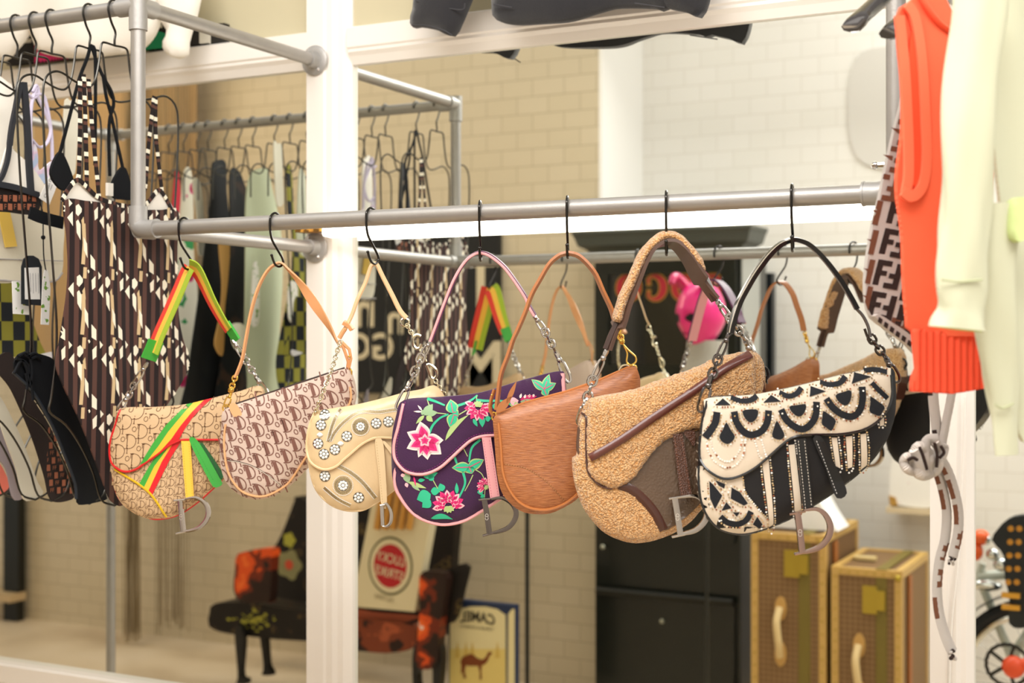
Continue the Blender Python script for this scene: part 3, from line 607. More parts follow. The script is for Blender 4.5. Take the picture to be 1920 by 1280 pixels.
def gem(mb, pl, a, h, fn, r, mi, off=.0):
    z = fn(a, h)+off; n = 8; vs = [pl.w(a+r*math.cos(2*math.pi*k/n), h+r*math.sin(2*math.pi*k/n), z) for k in range(n)]+[pl.w(a+r*.5*math.cos(2*math.pi*(k+.5)/n), h+r*.5*math.sin(2*math.pi*(k+.5)/n), z+r*.55) for k in range(n)]
    mb.add(vs, [(k, (k+1) % n, n+k) for k in range(n)]+[((k+1) % n, n+(k+1) % n, n+k) for k in range(n)]+[tuple(range(n, 2*n))], mi)
def gflower(mb, pl, c, fn, r=.0078, mi=1, mj=2, petals=7):
    a, h = c; mb.decal(pl, [(a+r*1.12*math.cos(t*math.pi/10), h+r*1.12*math.sin(t*math.pi/10)) for t in range(20)], fn, .0008, mj)
    gem(mb, pl, a, h, fn, r*.36, mi, .001)
    for k in range(petals):
        t = 2*math.pi*k/petals; gem(mb, pl, a+r*.72*math.cos(t), h+r*.72*math.sin(t), fn, r*.31, mi, .001)
def sunburst(mb, pl, c, fn, r, mi, mj):
    a, h = c; gflower(mb, pl, c, fn, r*.5, mi, mj, 9)
    for k in range(40):
        t = 2*math.pi*k/40; mb.stroke(pl, [(a+r*q*math.cos(t), h+r*q*math.sin(t)) for q in (.62, .9)], .0011, fn, .001, 3)
        gem(mb, pl, a+r*math.cos(t), h+r*math.sin(t), fn, .0009, mi, .0008)
def beads(mb, pl, ctr, fn, wd, mi):
    """a band of short bugle beads laid across the line, with small round beads along both edges"""
    P = cr(ctr, sp=.0021); N = len(P)
    for i in range(N-1):
        t = P[i+1]-P[i]; t = t/np.linalg.norm(t); n2 = np.array((-t[1], t[0])); q = P[i]
        mb.stroke(pl, [q-n2*wd*.36, q+n2*wd*.36], .0011, fn, .001, mi)
        for s_ in (-1, 1): r2 = q+n2*wd*.5*s_; gem(mb, pl, r2[0], r2[1], fn, .00085, 1, .0006)
for p, in (((210, 820),), ((480, 992),)): gflower(m_, B.pl, B.loc(c3([p]), B.h)[0], B.h, .0082)
sunburst(m_, B.pl, B.loc(c3([(355, 895)]), B.h)[0], B.h, .0165, 1, 2)
beads(m_, B.pl, B.loc(c3([(315, 738), (420, 795), (520, 880), (620, 1000)]), B.h), B.h, .0065, 3); beads(m_, B.pl, B.loc(c3([(205, 915), (280, 980), (340, 1020), (420, 1058)]), B.h), B.h, .006, 3)
m_.build('body', [cre, cry, cryd, bead], B.root)
m_ = MB(); m_.shell(B.pl, fl3, ff, lambda a, h: B.h(a, h)+.001, .009, 0)
for p in ((208, 330), (178, 412), (155, 560), (203, 645), (290, 608), (385, 502), (620, 398), (718, 385)): gflower(m_, B.pl, B.loc(c3([p]), ff)[0], ff, .0080)
for p in ((170, 490), (335, 560)):
    a, h = B.loc(c3([p]), ff)[0]; gem(m_, B.pl, a, h, ff, .0042, 1, .001); gem(m_, B.pl, a-.003, h, ff, .0022, 1, .001); gem(m_, B.pl, a+.003, h, ff, .0022, 1, .001)
sunburst(m_, B.pl, B.loc(c3([(495, 425)]), ff)[0], ff, .0145, 1, 2)
for l_ in ([(335, 285), (300, 340), (262, 440), (235, 550)], [(900, 285), (780, 288), (640, 308), (520, 303), (440, 330), (350, 400), (290, 470), (248, 545)]): beads(m_, B.pl, B.loc(c3(l_), ff), ff, .0055, 3)
fo = m_.build('flap', [cre, cry, cryd, bead], B.root)
m_ = MB(); B.pipe(m_, cr(B.loc(c3([(128, 315), (92, 400), (68, 520), (66, 620), (92, 700), (150, 750), (220, 768), (300, 742), (360, 690), (430, 630), (500, 570), (570, 530), (640, 512), (745, 515), (900, 515)])+[(826, 819)], B.h, .004), n=4), B.h, .0022, 0, .0045); m_.build('piping', [crp], fo)
m_ = MB(); B.pipe(m_, cr(B.loc(c3([(84, 710), (95, 780), (120, 880), (170, 968), (260, 1048), (360, 1088), (450, 1096), (530, 1083), (640, 1020), (760, 930)])+[(795, 878), (829, 822)], zero, B.et), n=4), lambda a, h: B.et, .0022); m_.build('piping', [crp], B.root)
tab(B, c3([(660, 535), (690, 540), (748, 600), (748, 655)]), crp, B.FO-.006, B.FO-.002, lab='slanting leather tab')
tab(B, c3([(612, 530), (668, 530), (690, 700), (705, 1050), (662, 1050), (640, 800)]), crp, B.FO-.004, B.FO+.002, lab='hanging leather strap tab', stitch=[c3([(622, 545), (648, 790), (672, 1040)])], sm=mat('cream_thread', 'c0a273', .7))
dcharm(B, c3([(665, 1052), (668, 1130), (672, 1215)]), c3([(672, 1048), (700, 1040), (728, 1080), (742, 1130), (735, 1190), (705, 1220), (672, 1218)]), [c3([(652, 1052), (690, 1046)])], B.h, .0045, .0035, B.FO+.004)
m_ = MB(); m_.strap(cr(P_([(647, 616), (660, 590), (670, 562), (685, 530), (694, 503), (699, 496), (706, 495), (717, 517), (735, 552), (750, 582), (762, 596)]), n=4), lambda t: .0075+.006*max(0, t-.7), .0028, B.pl.n, .75); m_.build('shoulder_strap', [mat('pale_leather', 'dfba8e', .4, coat=.15)], B.root)
m_ = MB(); m_.strap(P_([(644, 604), (655, 610), (661, 618)]), .012, .006, B.pl.n, .3); m_.tube(P_([(636, 634), (643, 622), (648, 615)]), .0038, 8); m_.build('strap_keeper', [natd], B.root)
m_ = MB(); chain(m_, P_([(638, 640), (632, 660), (626, 680), (619, 700), (610, 722), (602, 745), (594, 768), (588, 778)], [0, 0, .004, .01, .022, .024, .02, .008]), nn, .0085, .0062, .0011)
link(m_, P_([(759, 604)])[0], (.3, 0, -1), nn, .012, .014, .0016); chain(m_, P_([(763, 608), (769, 620), (774, 630)]), nn, .0085, .0062, .0011)
m_.tube(cr(P_([(789, 630), (782, 627), (775, 632), (774, 643), (779, 652), (786, 652), (790, 645)]), n=4), .0026, 8); chain(m_, P_([(789, 652), (794, 664), (799, 676)]), nn, .0085, .0062, .0011)
m_.tube(cr(P_([(800, 684), (806, 683), (817, 692), (819, 702), (814, 709), (808, 706), (800, 684)]), n=3), .0024, 8, closed=False); chain(m_, P_([(815, 711), (822, 723), (829, 733), (834, 741)]), nn, .0085, .0062, .0011)
build_lr(m_, 'strap_hardware', [pale], B.root)
# ================= bag 4: purple embroidered
c4 = lambda p: crop(720, 680, 3.764, p)
pur = mat('purple_wool', '3c1840', .85, sheen=.2, bump=('noise', 500, .4), var=.1); pnk = mat('pink_leather', 'e7a3a6', .4, coat=.15); pst = mat('magenta_stitch', '8c2a78', .7)
EM = [pur, mat('silk_green', '2fb487', .55), mat('silk_pale_green', 'a9c07c', .55), mat('silk_hot_pink', 'e32a74', .5), mat('silk_light_pink', 'eeb4bb', .5), mat('silk_cream', 'efd9cf', .5), mat('silk_sage', '8fae83', .55), pst, mat('silk_deep_pink', 'c2185f', .5)]
B = Bag(3, 'purple saddle bag embroidered with pink flowers and green vines, piped in pink', c4([(142, 262), (400, 240), (650, 215), (850, 160), (1000, 115), (1250, 57), (1277, 120), (1285, 260), (1260, 430), (1180, 620), (1060, 770), (940, 880), (820, 960), (700, 1040), (600, 1098), (500, 1133), (400, 1140), (300, 1118), (200, 1058), (130, 968), (72, 850), (56, 700), (60, 520), (92, 360)]), .015, .008)
def leaf(mb, pl, a, b, wd, fn, off, mi, bend=.0, n=8):
    a, b = np.array(a), np.array(b); d = b-a; nn2 = np.array((-d[1], d[0])); L = []; Q = []
    for k in range(n+1):
        t = k/n; w_ = wd*math.sin(math.pi*min(1, t**.8))*.5; c_ = a+d*t+nn2*bend*math.sin(math.pi*t); u = nn2/(np.linalg.norm(nn2)+1e-9)
        L.append(c_+u*w_); Q.append(c_-u*w_)
    poly = [tuple(x) for x in L]+[tuple(x) for x in reversed(Q[1:-1])]; mb.decal(pl, poly, fn, off, mi)
def vine(mb, B, pts, fn, wd=.003, mi=1): mb.stroke(B.pl, cr(B.loc(c4(pts), fn), n=6), lambda t: wd*(1-.35*t), fn, .0006, mi)
def lotus(mb, B, fn):
    O = np.array(B.loc(c4([(288, 548)]), fn)[0])
    for T_, k in (((255, 412), .9), ((162, 488), .8), ((160, 604), .8), ((310, 470), .6), ((242, 668), .55), ((420, 545), .9), ((308, 684), .8), ((405, 645), .9)):
        e = np.array(B.loc(c4([T_]), fn)[0]); L_ = np.linalg.norm(e-O)
        leaf(mb, B.pl, O, e, L_*.82*k, fn, .0007, 5); leaf(mb, B.pl, O, O+(e-O)*.86, L_*.66*k, fn, .0010, 4); leaf(mb, B.pl, O, O+(e-O)*.76, L_*.5*k, fn, .0013, 3); leaf(mb, B.pl, O+(e-O)*.25, O+(e-O)*.6, L_*.2*k, fn, .0015, 8)
    for k in range(5):
        t = 2*math.pi*k/5+.3; e = O+np.array((math.cos(t), math.sin(t)))*.011; leaf(mb, B.pl, O, e, .008, fn, .0016, 4); leaf(mb, B.pl, O, O+(e-O)*.6, .004, fn, .0019, 3)
def mum(mb, B, fn, c, r, a0=0, sp=math.pi*1.2):
    O = np.array(B.loc(c4([c]), fn)[0])
    for row, (rr, n) in enumerate(((1., 9), (.72, 8), (.45, 6))):
        for k in range(n):
            t = a0+sp*(k/(n-1)-.5); q = O+np.array((math.cos(t), math.sin(t)))*r*rr
            leaf(mb, B.pl, O+(q-O)*.45, q, r*.36, fn, .0008+.0003*row, 3 if (k+row) % 2 else 4); leaf(mb, B.pl, O+(q-O)*.5, O+(q-O)*.85, r*.16, fn, .0011+.0003*row, 8)
    for k in range(4):
        t = a0+math.pi+(k-1.5)*.5; leaf(mb, B.pl, O, O+np.array((math.cos(t), math.sin(t)))*r*.45, r*.3, fn, .0016, 2)
def trefoil(mb, B, fn, c, tips, w_=.011):
    O = np.array(B.loc(c4([c]), fn)[0])
    for T_ in tips:
        e = np.array(B.loc(c4([T_]), fn)[0]); O2 = O-(e-O)*.08; leaf(mb, B.pl, O2, e+(e-O)*.06, w_*1.35, fn, .0006, 2); leaf(mb, B.pl, O2, e, w_, fn, .0010, 1); mb.stroke(B.pl, [O, O+(e-O)*.4, O+(e-O)*.8], .0011, fn, .0014, 3)
m_ = MB(); B.body(m_, 0, 0, .010); H = B.h
for v_ in ([(498, 665), (515, 712)], [(680, 540), (620, 600), (600, 700)], [(555, 760), (572, 850), (530, 950)]): vine(m_, B, v_, H, .0042)
for v_ in ([(560, 600), (590, 660)], [(628, 790), (600, 850), (570, 905)], [(640, 750), (690, 785), (712, 850), (710, 950)], [(325, 785), (370, 870), (425, 955)]): vine(m_, B, v_, H, .0016, 2)
trefoil(m_, B, H, (602, 735), ((485, 740), (700, 685), (620, 780)), .013)
mum(m_, B, H, (455, 1010), .026, math.pi/2+.1, math.pi*1.05); mum(m_, B, H, (715, 870), .014, math.pi*.75, math.pi)
for a_, b_, w_ in (((330, 925), (232, 965), .022), ((330, 970), (270, 1020), .016), ((330, 905), (395, 905), .013), ((415, 905), (395, 850), .012), ((280, 805), (380, 775), .012), ((320, 830), (350, 790), .01), ((515, 925), (512, 845), .006), ((700, 905), (658, 915), .01), ((710, 930), (680, 950), .006)):
    p, q = B.loc(c4([a_, b_]), H); leaf(m_, B.pl, p, q, w_, H, .0007, 1)
p, q = B.loc(c4([(330, 1098), (488, 1105)]), H); leaf(m_, B.pl, p, q, .009, H, .0007, 1, .13)
for a_, b_, w_, mi in (((150, 775), (175, 850), .012, 6), ((170, 840), (300, 885), .007, 2), ((190, 850), (255, 905), .006, 6), ((210, 800), (225, 870), .003, 3), ((118, 795), (150, 790), .006, 4), ((155, 845), (165, 880), .006, 4), ((240, 830), (290, 825), .006, 1)):
    p, q = B.loc(c4([a_, b_]), H); leaf(m_, B.pl, p, q, w_, H, .0007+.0003*(mi == 3), mi)
m_.build('body', EM, B.root)
fp = c4([(144, 262), (400, 242), (650, 217), (850, 162), (1000, 117), (1250, 60), (1272, 120), (1275, 240), (1265, 400), (1235, 505), (1000, 505), (790, 510), (690, 518), (620, 543), (560, 590), (480, 665), (400, 735), (310, 778), (230, 786), (150, 763), (97, 710), (72, 650), (74, 560), (102, 450), (130, 310)])
fl4 = [tuple(p) for p in cr(B.loc(fp, B.h, .005), True, .006)]; ff = B.flap_fn(fl4)
m_ = MB(); m_.shell(B.pl, fl4, ff, lambda a, h: B.h(a, h)+.001, .009, 0)
for v_ in ([(318, 500), (345, 440), (395, 390), (455, 362)], [(510, 305), (570, 285), (620, 260), (660, 228)], [(305, 252), (370, 275), (430, 300)], [(650, 262), (720, 268), (840, 270), (900, 298)]): vine(m_, B, v_, ff, .0042)
for v_ in ([(360, 352), (440, 360)], [(530, 365), (600, 320), (625, 280)], [(655, 228), (650, 290)], [(320, 302), (305, 255)]): vine(m_, B, v_, ff, .0018, 2)
p, q = B.loc(c4([(432, 548), (600, 365)]), ff); leaf(m_, B.pl, p, q, .0085, ff, .0007, 2, .08)
lotus(m_, B, ff); mum(m_, B, ff, (665, 310), .0225, -math.pi/2-.1, math.pi*1.15)
trefoil(m_, B, ff, (488, 350), ((470, 262), (515, 345)), .015); trefoil(m_, B, ff, (495, 365), ((465, 450), (525, 375)), .014); trefoil(m_, B, ff, (1130, 185), ((1165, 85), (1045, 120), (1210, 145), (1150, 235)), .010)
for a_, b_, w_, mi in (((285, 370), (345, 290), .014, 6), ((290, 360), (262, 335), .009, 6), ((300, 360), (380, 350), .010, 6), ((300, 375), (345, 415), .009, 2), ((285, 370), (225, 430), .006, 2), ((268, 345), (208, 342), .003, 5), ((268, 335), (238, 298), .003, 5),
    ((630, 395), (660, 450), .006, 1), ((690, 370), (695, 455), .010, 1), ((715, 395), (755, 390), .010, 1), ((765, 300), (800, 310), .009, 1), ((890, 280), (950, 265), .014, 4), ((890, 300), (950, 285), .010, 2), ((960, 262), (1080, 235), .010, 8), ((960, 275), (1060, 262), .006, 6), ((960, 250), (970, 215), .004, 5), ((990, 250), (1000, 222), .004, 5), ((1020, 245), (1030, 220), .004, 5), ((1050, 240), (1060, 220), .004, 5)):
    p, q = B.loc(c4([a_, b_]), ff); leaf(m_, B.pl, p, q, w_, ff, .0008, mi)
sp_ = cr(B.loc(c4([(150, 275), (138, 330), (112, 460), (92, 560), (90, 645), (115, 705), (160, 748), (232, 768), (305, 758), (390, 716), (470, 645), (550, 572), (612, 524), (690, 498), (800, 492), (1000, 488), (1225, 486)]), ff), sp=.0022)
for k in range(0, len(sp_)-1, 2): m_.stroke(B.pl, [sp_[k], sp_[k]+(sp_[k+1]-sp_[k])*1.2], .0009, ff, .0008, 7)
fo = m_.build('flap', EM, B.root)
m_ = MB(); B.pipe(m_, cr(B.loc(c4([(138, 290), (102, 450), (74, 560), (72, 650), (97, 710), (150, 763), (230, 786), (310, 778), (400, 735), (480, 665), (560, 590), (620, 543), (690, 518), (790, 510), (1000, 505), (1235, 505)]), B.h, .004), n=4), B.h, .0028, 0, .0045); B.pipe(m_, B.loc(c4([(1258, 75), (1262, 160), (1270, 260)]), B.h, .004), B.h, .004, 0, .004); m_.build('piping', [pnk], fo)
m_ = MB(); B.pipe(m_, cr(B.loc(c4([(90, 715), (76, 800), (82, 880), (110, 940), (165, 1020), (240, 1088), (340, 1128), (430, 1140), (540, 1122), (640, 1075), (820, 958), (940, 878), (1100, 730)]), zero, .012), n=4), lambda a, h: .0125, .0028); m_.build('piping', [pnk], B.root)
tab(B, c4([(690, 525), (755, 525), (818, 950), (750, 958)]), pnk, B.FO-.002, B.FO+.004, lab='pink leather strap tab', stitch=[c4([(702, 545), (760, 945)]), c4([(745, 545), (806, 940)])], sm=mat('rose_stitch', 'c45a78', .7))
dcharm(B, c4([(708, 965), (725, 1060), (745, 1208)]), c4([(755, 960), (830, 952), (895, 985), (930, 1040), (925, 1100), (880, 1160), (810, 1190), (745, 1202)]), [c4([(668, 966), (750, 958)]), c4([(697, 1220), (770, 1200)])], B.h, off=B.FO+.006, mat_=dchr, mark=c4([(727, 1085)])[0])
m_ = MB(); c7a = lambda p: crop(660, 440, 4, p)
pp = c7a([(590, 795), (640, 660), (700, 500), (770, 330), (850, 200), (920, 143), (975, 133), (1040, 155), (1130, 225), (1200, 310), (1300, 460)])+[(992, 572), (1003, 591)]
m_.strap(cr(P_(pp), n=5), .026, .0050, B.pl.n, .10, 0, 1); m_.tube(cr(P_([(u-1.6, v+1.6) for u, v in pp], .0135), n=5), .0022, 6, 1); m_.build('shoulder_strap', [mat('plum_leather', '5c2850', .4), pnk], B.root)
m_ = MB(); clasp(m_, P_(c7a([(595, 790)]))[0], P_(c7a([(525, 910)]))[0], nn, .009, .0017); chain(m_, P_(c7a([(525, 900), (480, 1000), (440, 1100)])), nn, .016, .012, .0021); clasp(m_, P_(c7a([(450, 1080)]))[0], P_([(745, 768)], .008)[0], nn, .012, .0022)
clasp(m_, P_([(1000, 590)])[0], P_([(1022, 622)])[0], nn, .009, .0017); chain(m_, P_([(1020, 618), (1032, 642), (1042, 660)]), nn, .015, .011, .002); clasp(m_, P_([(1040, 655)])[0], P_([(1068, 716)], .004)[0], nn, .012, .0022)
build_lr(m_, 'strap_hardware', [chrome], B.root)
# ================= bag 5: tan textured leather pochette
c5 = lambda p: crop(910, 660, 4, p)
tanl = mat_ramp('tan_grained_leather', 'noise', [(.30, '7a4526'), (.5, 'a9693f'), (.68, 'bd7d50')], (60, 1100, 1), .24, 3, 1, 'LINEAR', .5, math.radians(-14))
tanl.node_tree.nodes['Principled BSDF'].inputs['Coat Weight'].default_value = .35; tanl.node_tree.nodes['Principled BSDF'].inputs['Coat Roughness'].default_value = .22
tanp = mat('tan_piping', 'b9713a', .3, coat=.3); tand = mat('tan_leather_edge', '8a5028', .5); brw = mat('brown_strap_leather', 'a9693a', .4, coat=.2)
B = Bag(4, 'plain tan leather saddle bag with a fine grained surface and thin brown strap', c5([(57, 500), (95, 462), (300, 382), (600, 302), (850, 217), (1098, 108), (1142, 150), (1158, 240), (1130, 420), (1040, 620), (920, 800), (800, 950), (690, 1090), (600, 1150), (500, 1197), (400, 1210), (280, 1190), (190, 1130), (122, 1040), (88, 900), (76, 750), (62, 560)]), .016, .010, .045)
m_ = MB(); B.body(m_, 0, 0, .008)
sp_ = cr(B.loc(c5([(150, 840), (300, 870), (420, 940), (500, 1010), (592, 1115)]), B.h), sp=.002)
m_.stroke(B.pl, sp_, .0012, B.h, .0004, 1)
for k in range(0, len(sp_)-1, 2): m_.stroke(B.pl, [sp_[k], sp_[k+1]], .0007, B.h, .0008, 2)
m_.build('body', [tanl, tand, mat('tan_thread', 'c99a68', .7)], B.root)
m_ = MB(); B.pipe(m_, cr(B.loc(c5([(98, 530), (116, 700), (132, 900), (180, 1030), (255, 1125), (350, 1172), (460, 1180), (560, 1152), (640, 1105), (720, 1030), (860, 860), (980, 690), (1080, 500), (1120, 330)]), B.h), n=4), B.h, .0022, 0, .0012); m_.build('piping', [tanp], B.root)
m_ = MB(); m_.tube([B.pl.w(*B.pl.sh(*p), .0) for p in c5([(70, 480), (100, 462), (300, 380), (600, 300), (850, 214), (1095, 106)])], .0026, 6); m_.build('top_edge', [tanp], B.root)
m_ = MB(); pp = [(1155, 612), (1152, 600), (1145, 577), (1130, 545), (1117, 515), (1102, 495), (1085, 480), (1069, 475), (1059, 475.5), (1047, 480), (1030, 495), (1012, 525), (997, 552), (985, 585), (970, 620), (962, 637), (952, 668), (940, 700), (935, 732), (931, 768)]
m_.strap(cr(P_(pp), n=4), .013, .0040, B.pl.n, .28); m_.strap(P_(c5([(35, 400), (38, 440), (62, 480)]), .004), .006, .003, B.pl.n, .5); m_.strap(P_(c5([(68, 280), (45, 350), (35, 410)]), .004), .006, .003, B.pl.n, .5); m_.build('shoulder_strap', [brw], B.root)
m_ = MB(); bf = lambda a, h: .018
for a_, b_, w_ in (((80, 455), (200, 330), .0085), ((160, 385), (235, 215), .005)): p, q = B.loc(c5([a_, b_]), bf); leaf(m_, B.pl, p, q, w_*1.5, bf, 0, 0); leaf(m_, B.pl, p, q, w_*1.5, bf, -.002, 0)
m_.build('leather_tie', [brw], B.root)
m_ = MB(); link(m_, P_(c5([(65, 480)]), .004)[0], (0, 0, 1), nn, .012, .006, .0015); m_.ball(P_(c5([(48, 322)]), .006)[0], .0018, 8, 6); chain(m_, P_([(1157, 616), (1162, 628), (1168, 642)]), nn, .009, .008, .0017); m_.ball(P_([(1166, 640)])[0], .005, 10, 8)
m_.tube(cr(P_([(1168, 645), (1178, 656), (1191, 668), (1192, 678), (1183, 684), (1175, 678), (1176, 662), (1170, 648)]), n=4), .0014, 6); link(m_, P_([(1188, 690)], .004)[0], (1, 0, .3), nn, .010, .009, .0014); build_lr(m_, 'strap_hardware', [gold], B.root)
m_ = MB(); m_.tube(cr(P_([(1160, 694), (1166, 686), (1176, 684), (1183, 690)]), n=4), .0016, 6); m_.build('zip_pull', [pale], B.root)
# ================= bag 6: shearling and brown leather
c6 = lambda p: crop(1060, 640, 3.282, p)
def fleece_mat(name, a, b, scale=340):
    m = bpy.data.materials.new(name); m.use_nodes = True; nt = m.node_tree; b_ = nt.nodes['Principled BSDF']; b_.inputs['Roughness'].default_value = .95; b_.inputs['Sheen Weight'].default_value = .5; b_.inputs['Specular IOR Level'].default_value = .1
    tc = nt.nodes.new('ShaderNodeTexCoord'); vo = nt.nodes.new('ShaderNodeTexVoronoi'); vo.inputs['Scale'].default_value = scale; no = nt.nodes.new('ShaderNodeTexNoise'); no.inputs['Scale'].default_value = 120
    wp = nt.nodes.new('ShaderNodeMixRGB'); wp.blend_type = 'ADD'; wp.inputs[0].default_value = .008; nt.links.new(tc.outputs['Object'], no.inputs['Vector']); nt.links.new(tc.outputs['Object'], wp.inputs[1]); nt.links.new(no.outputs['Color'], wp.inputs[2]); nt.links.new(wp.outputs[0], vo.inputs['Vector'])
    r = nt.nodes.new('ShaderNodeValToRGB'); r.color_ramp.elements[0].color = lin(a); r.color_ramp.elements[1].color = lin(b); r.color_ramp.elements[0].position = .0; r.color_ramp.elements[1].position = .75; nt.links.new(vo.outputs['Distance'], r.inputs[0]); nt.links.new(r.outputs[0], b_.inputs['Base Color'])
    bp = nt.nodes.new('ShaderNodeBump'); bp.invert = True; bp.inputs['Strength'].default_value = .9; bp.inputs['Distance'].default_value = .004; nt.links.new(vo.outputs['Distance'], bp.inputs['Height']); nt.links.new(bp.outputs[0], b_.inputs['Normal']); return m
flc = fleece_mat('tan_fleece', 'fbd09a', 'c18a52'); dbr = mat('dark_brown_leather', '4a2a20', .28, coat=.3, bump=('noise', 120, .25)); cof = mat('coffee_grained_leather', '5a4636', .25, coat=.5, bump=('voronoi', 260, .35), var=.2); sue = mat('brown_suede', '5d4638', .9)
wov = mat('woven_dark_leather', '53301f', .3, coat=.3, bump=('voronoi', 500, .8))
B = Bag(5, 'tan shearling saddle bag with dark brown leather panel and bands', c6([(150, 352), (400, 302), (600, 232), (800, 162), (950, 97), (1130, 62)])+[(1424, 668), (1432, 700), (1430, 745), (1410, 810), (1370, 880), (1330, 935)]+c6([(820, 1040), (760, 1108), (650, 1178), (520, 1222), (400, 1232), (250, 1178), (150, 1080), (90, 980), (52, 850), (42, 720), (70, 690), (80, 500), (100, 440)]), .017, .008)
nz = lambda a, h, k=1.0: .0022*k*(noise.noise(Vector((a*150, h*150, .3)))+.6*noise.noise(Vector((a*330, h*330, 2.3))))
lp = [tuple(p) for p in cr(B.loc(c6([(500, 690), (620, 600), (800, 545), (1000, 520), (1080, 560), (1000, 760), (880, 930), (815, 1010), (740, 1080), (640, 1150), (605, 1160), (540, 1045), (450, 950), (330, 890), (400, 830)]), B.h), True, .008)]
m_ = MB(); bh = B.h; lpA = np.array(lp)
m_.shell(B.pl, B.poly, lambda a, h: bh(a, h)+(nz(a, h)+.002 if not inside(lp, (a, h)) else 0), lambda a, h: -bh(a, h)+nz(a, h, .8), .0048, 0, 0, 0)
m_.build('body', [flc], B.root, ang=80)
m_ = MB(); m_.shell(B.pl, lp, lambda a, h: bh(a, h)+.0022+.0006*noise.noise(Vector((a*60, h*60, 5))), lambda a, h: bh(a, h)-.002, .009, 0); m_.build('leather_panel', [cof], B.root)
def band_mesh(B, ctr, fn, wd, off, m, nm, parent=None, res=None):
    P = cr(ctr, n=8); mb = MB(); N = len(P); vs = []; uv = []
    K = [(-1, -.2), (-.9, .55), (-.5, .85), (0, 1), (.5, .85), (.9, .55), (1, -.2)]
    for i in range(N):
        t = P[min(i+1, N-1)]-P[max(i-1, 0)]; t = t/np.linalg.norm(t); n2 = np.array((-t[1], t[0]))
        for x, z in K: q = P[i]+n2*wd/2*x; vs.append(B.pl.w(q[0], q[1], fn(q[0], q[1])+off*z)); uv.append((x, i/N))
    nk = len(K); fs = [(i*nk+k, i*nk+k+1, (i+1)*nk+k+1, (i+1)*nk+k) for i in range(N-1) for k in range(nk-1)]
    mb.add(vs, fs, 0, uv); return mb.build(nm, m if isinstance(m, list) else [m], parent or B.root)
band_mesh(B, B.loc(c6([(330, 882), (400, 905), (470, 960), (545, 1045), (605, 1158)]), bh), bh, .0150, .0045, dbr, 'leather_band')
tab(B, c6([(725, 560), (790, 545), (800, 600), (790, 650), (765, 610)]), wov, B.FO-.004, B.FO, lab='short woven tab')
fp = c6([(142, 360), (152, 350), (400, 300), (600, 230), (800, 160), (950, 95), (1130, 58), (1165, 90), (1172, 200), (1172, 330), (1150, 480), (1000, 520), (800, 535), (700, 568), (600, 620), (540, 680), (480, 760), (410, 850), (300, 905), (225, 882), (165, 830), (138, 770), (132, 600), (134, 470)])
fl6 = [tuple(p) for p in cr(B.loc(fp, B.h, .006), True, .0042)]
rnd = random.Random(3); fl6 = [(a+rnd.uniform(-.0011, .0011), h+rnd.uniform(-.0011, .0011)) for a, h in fl6]
ff = B.flap_fn(fl6, .005, .006, .009)
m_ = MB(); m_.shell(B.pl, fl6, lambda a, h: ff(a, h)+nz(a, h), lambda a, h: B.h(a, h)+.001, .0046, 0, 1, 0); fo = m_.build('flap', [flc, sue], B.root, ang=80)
band_mesh(B, B.loc(c6([(150, 715), (200, 690), (350, 600), (550, 462), (750, 330), (900, 225), (1000, 155), (1140, 75)]), ff), ff, .0125, .0065, mat('chestnut_leather', '5f3128', .3, coat=.3, bump=('noise', 120, .2)), 'leather_band', fo)
m_ = MB(); B.pipe(m_, cr(B.loc(c6([(100, 440), (128, 470), (128, 600), (134, 770), (160, 835), (222, 890), (290, 905)]), B.h, .004), n=4), B.h, .0017, 0, .004); B.pipe(m_, cr(B.loc(c6([(700, 566), (750, 548), (800, 534), (900, 526)]), B.h, .004), n=4), B.h, .0017, 0, .004); m_.build('piping', [dbr], fo)
m_ = MB(); q = cr(B.loc(c6([(105, 470), (130, 560), (134, 700), (75, 692), (76, 560), (88, 500)]), lambda a, h: .012), True, .006); m_.shell(B.pl, q, lambda a, h: .0155, lambda a, h: -.012, .01); m_.build('side_gusset', [sue], B.root)
m_ = MB(); q = cr(B.loc([(1418, 690), (1430, 705), (1434, 745), (1424, 790), (1410, 800), (1414, 740)], lambda a, h: .012), True, .006); m_.shell(B.pl, q, lambda a, h: .0165, lambda a, h: -.012, .01); m_.build('side_gusset', [dbr], B.root)
tab(B, c6([(660, 572), (722, 566), (778, 945), (708, 955)]), wov, B.FO+.001, B.FO+.006, lab='woven brown leather strap tab', stitch=[c6([(672, 585), (718, 940)]), c6([(712, 585), (768, 935)])], sm=mat('brown_thread', '8a5a44', .7))
dcharm(B, c6([(672, 962), (690, 1070), (708, 1190)]), c6([(712, 955), (800, 950), (858, 990), (872, 1060), (850, 1115), (800, 1160), (740, 1178), (700, 1184)]), [c6([(636, 966), (712, 955)]), c6([(655, 1202), (735, 1185)])], B.h, off=B.FO+.008, mark=c6([(690, 1078)])[0])
m_ = MB(); pp = [(1156, 604), (1160, 590), (1169, 558), (1188, 518), (1203, 484), (1219, 462), (1235, 448), (1253, 443), (1273, 450), (1299, 479), (1318, 509)]
fr_ = cr(P_(pp, -.001), n=6); m_.tube(fr_, [.0225*(min(1, .7+k*.1, .7+(len(fr_)-1-k)*.1)) for k in range(len(fr_))], 24, 0, up=B.pl.n, wsc=.36)
m_.v = [tuple(Vector(v)+Vector((nz(v[0]+v[1], v[2]), nz(v[2], v[0]), nz(v[1], v[2]+3)))*.6) for v in m_.v]; so = m_.build('strap_fleece', [flc], B.root, ang=80)
m_ = MB(); pp2 = [(1139, 655), (1150, 625), (1163, 600), (1173, 572), (1193, 525), (1208, 492), (1223, 469), (1239, 458), (1254, 455), (1270, 461), (1290, 484), (1308, 515), (1325, 540), (1342, 562)]
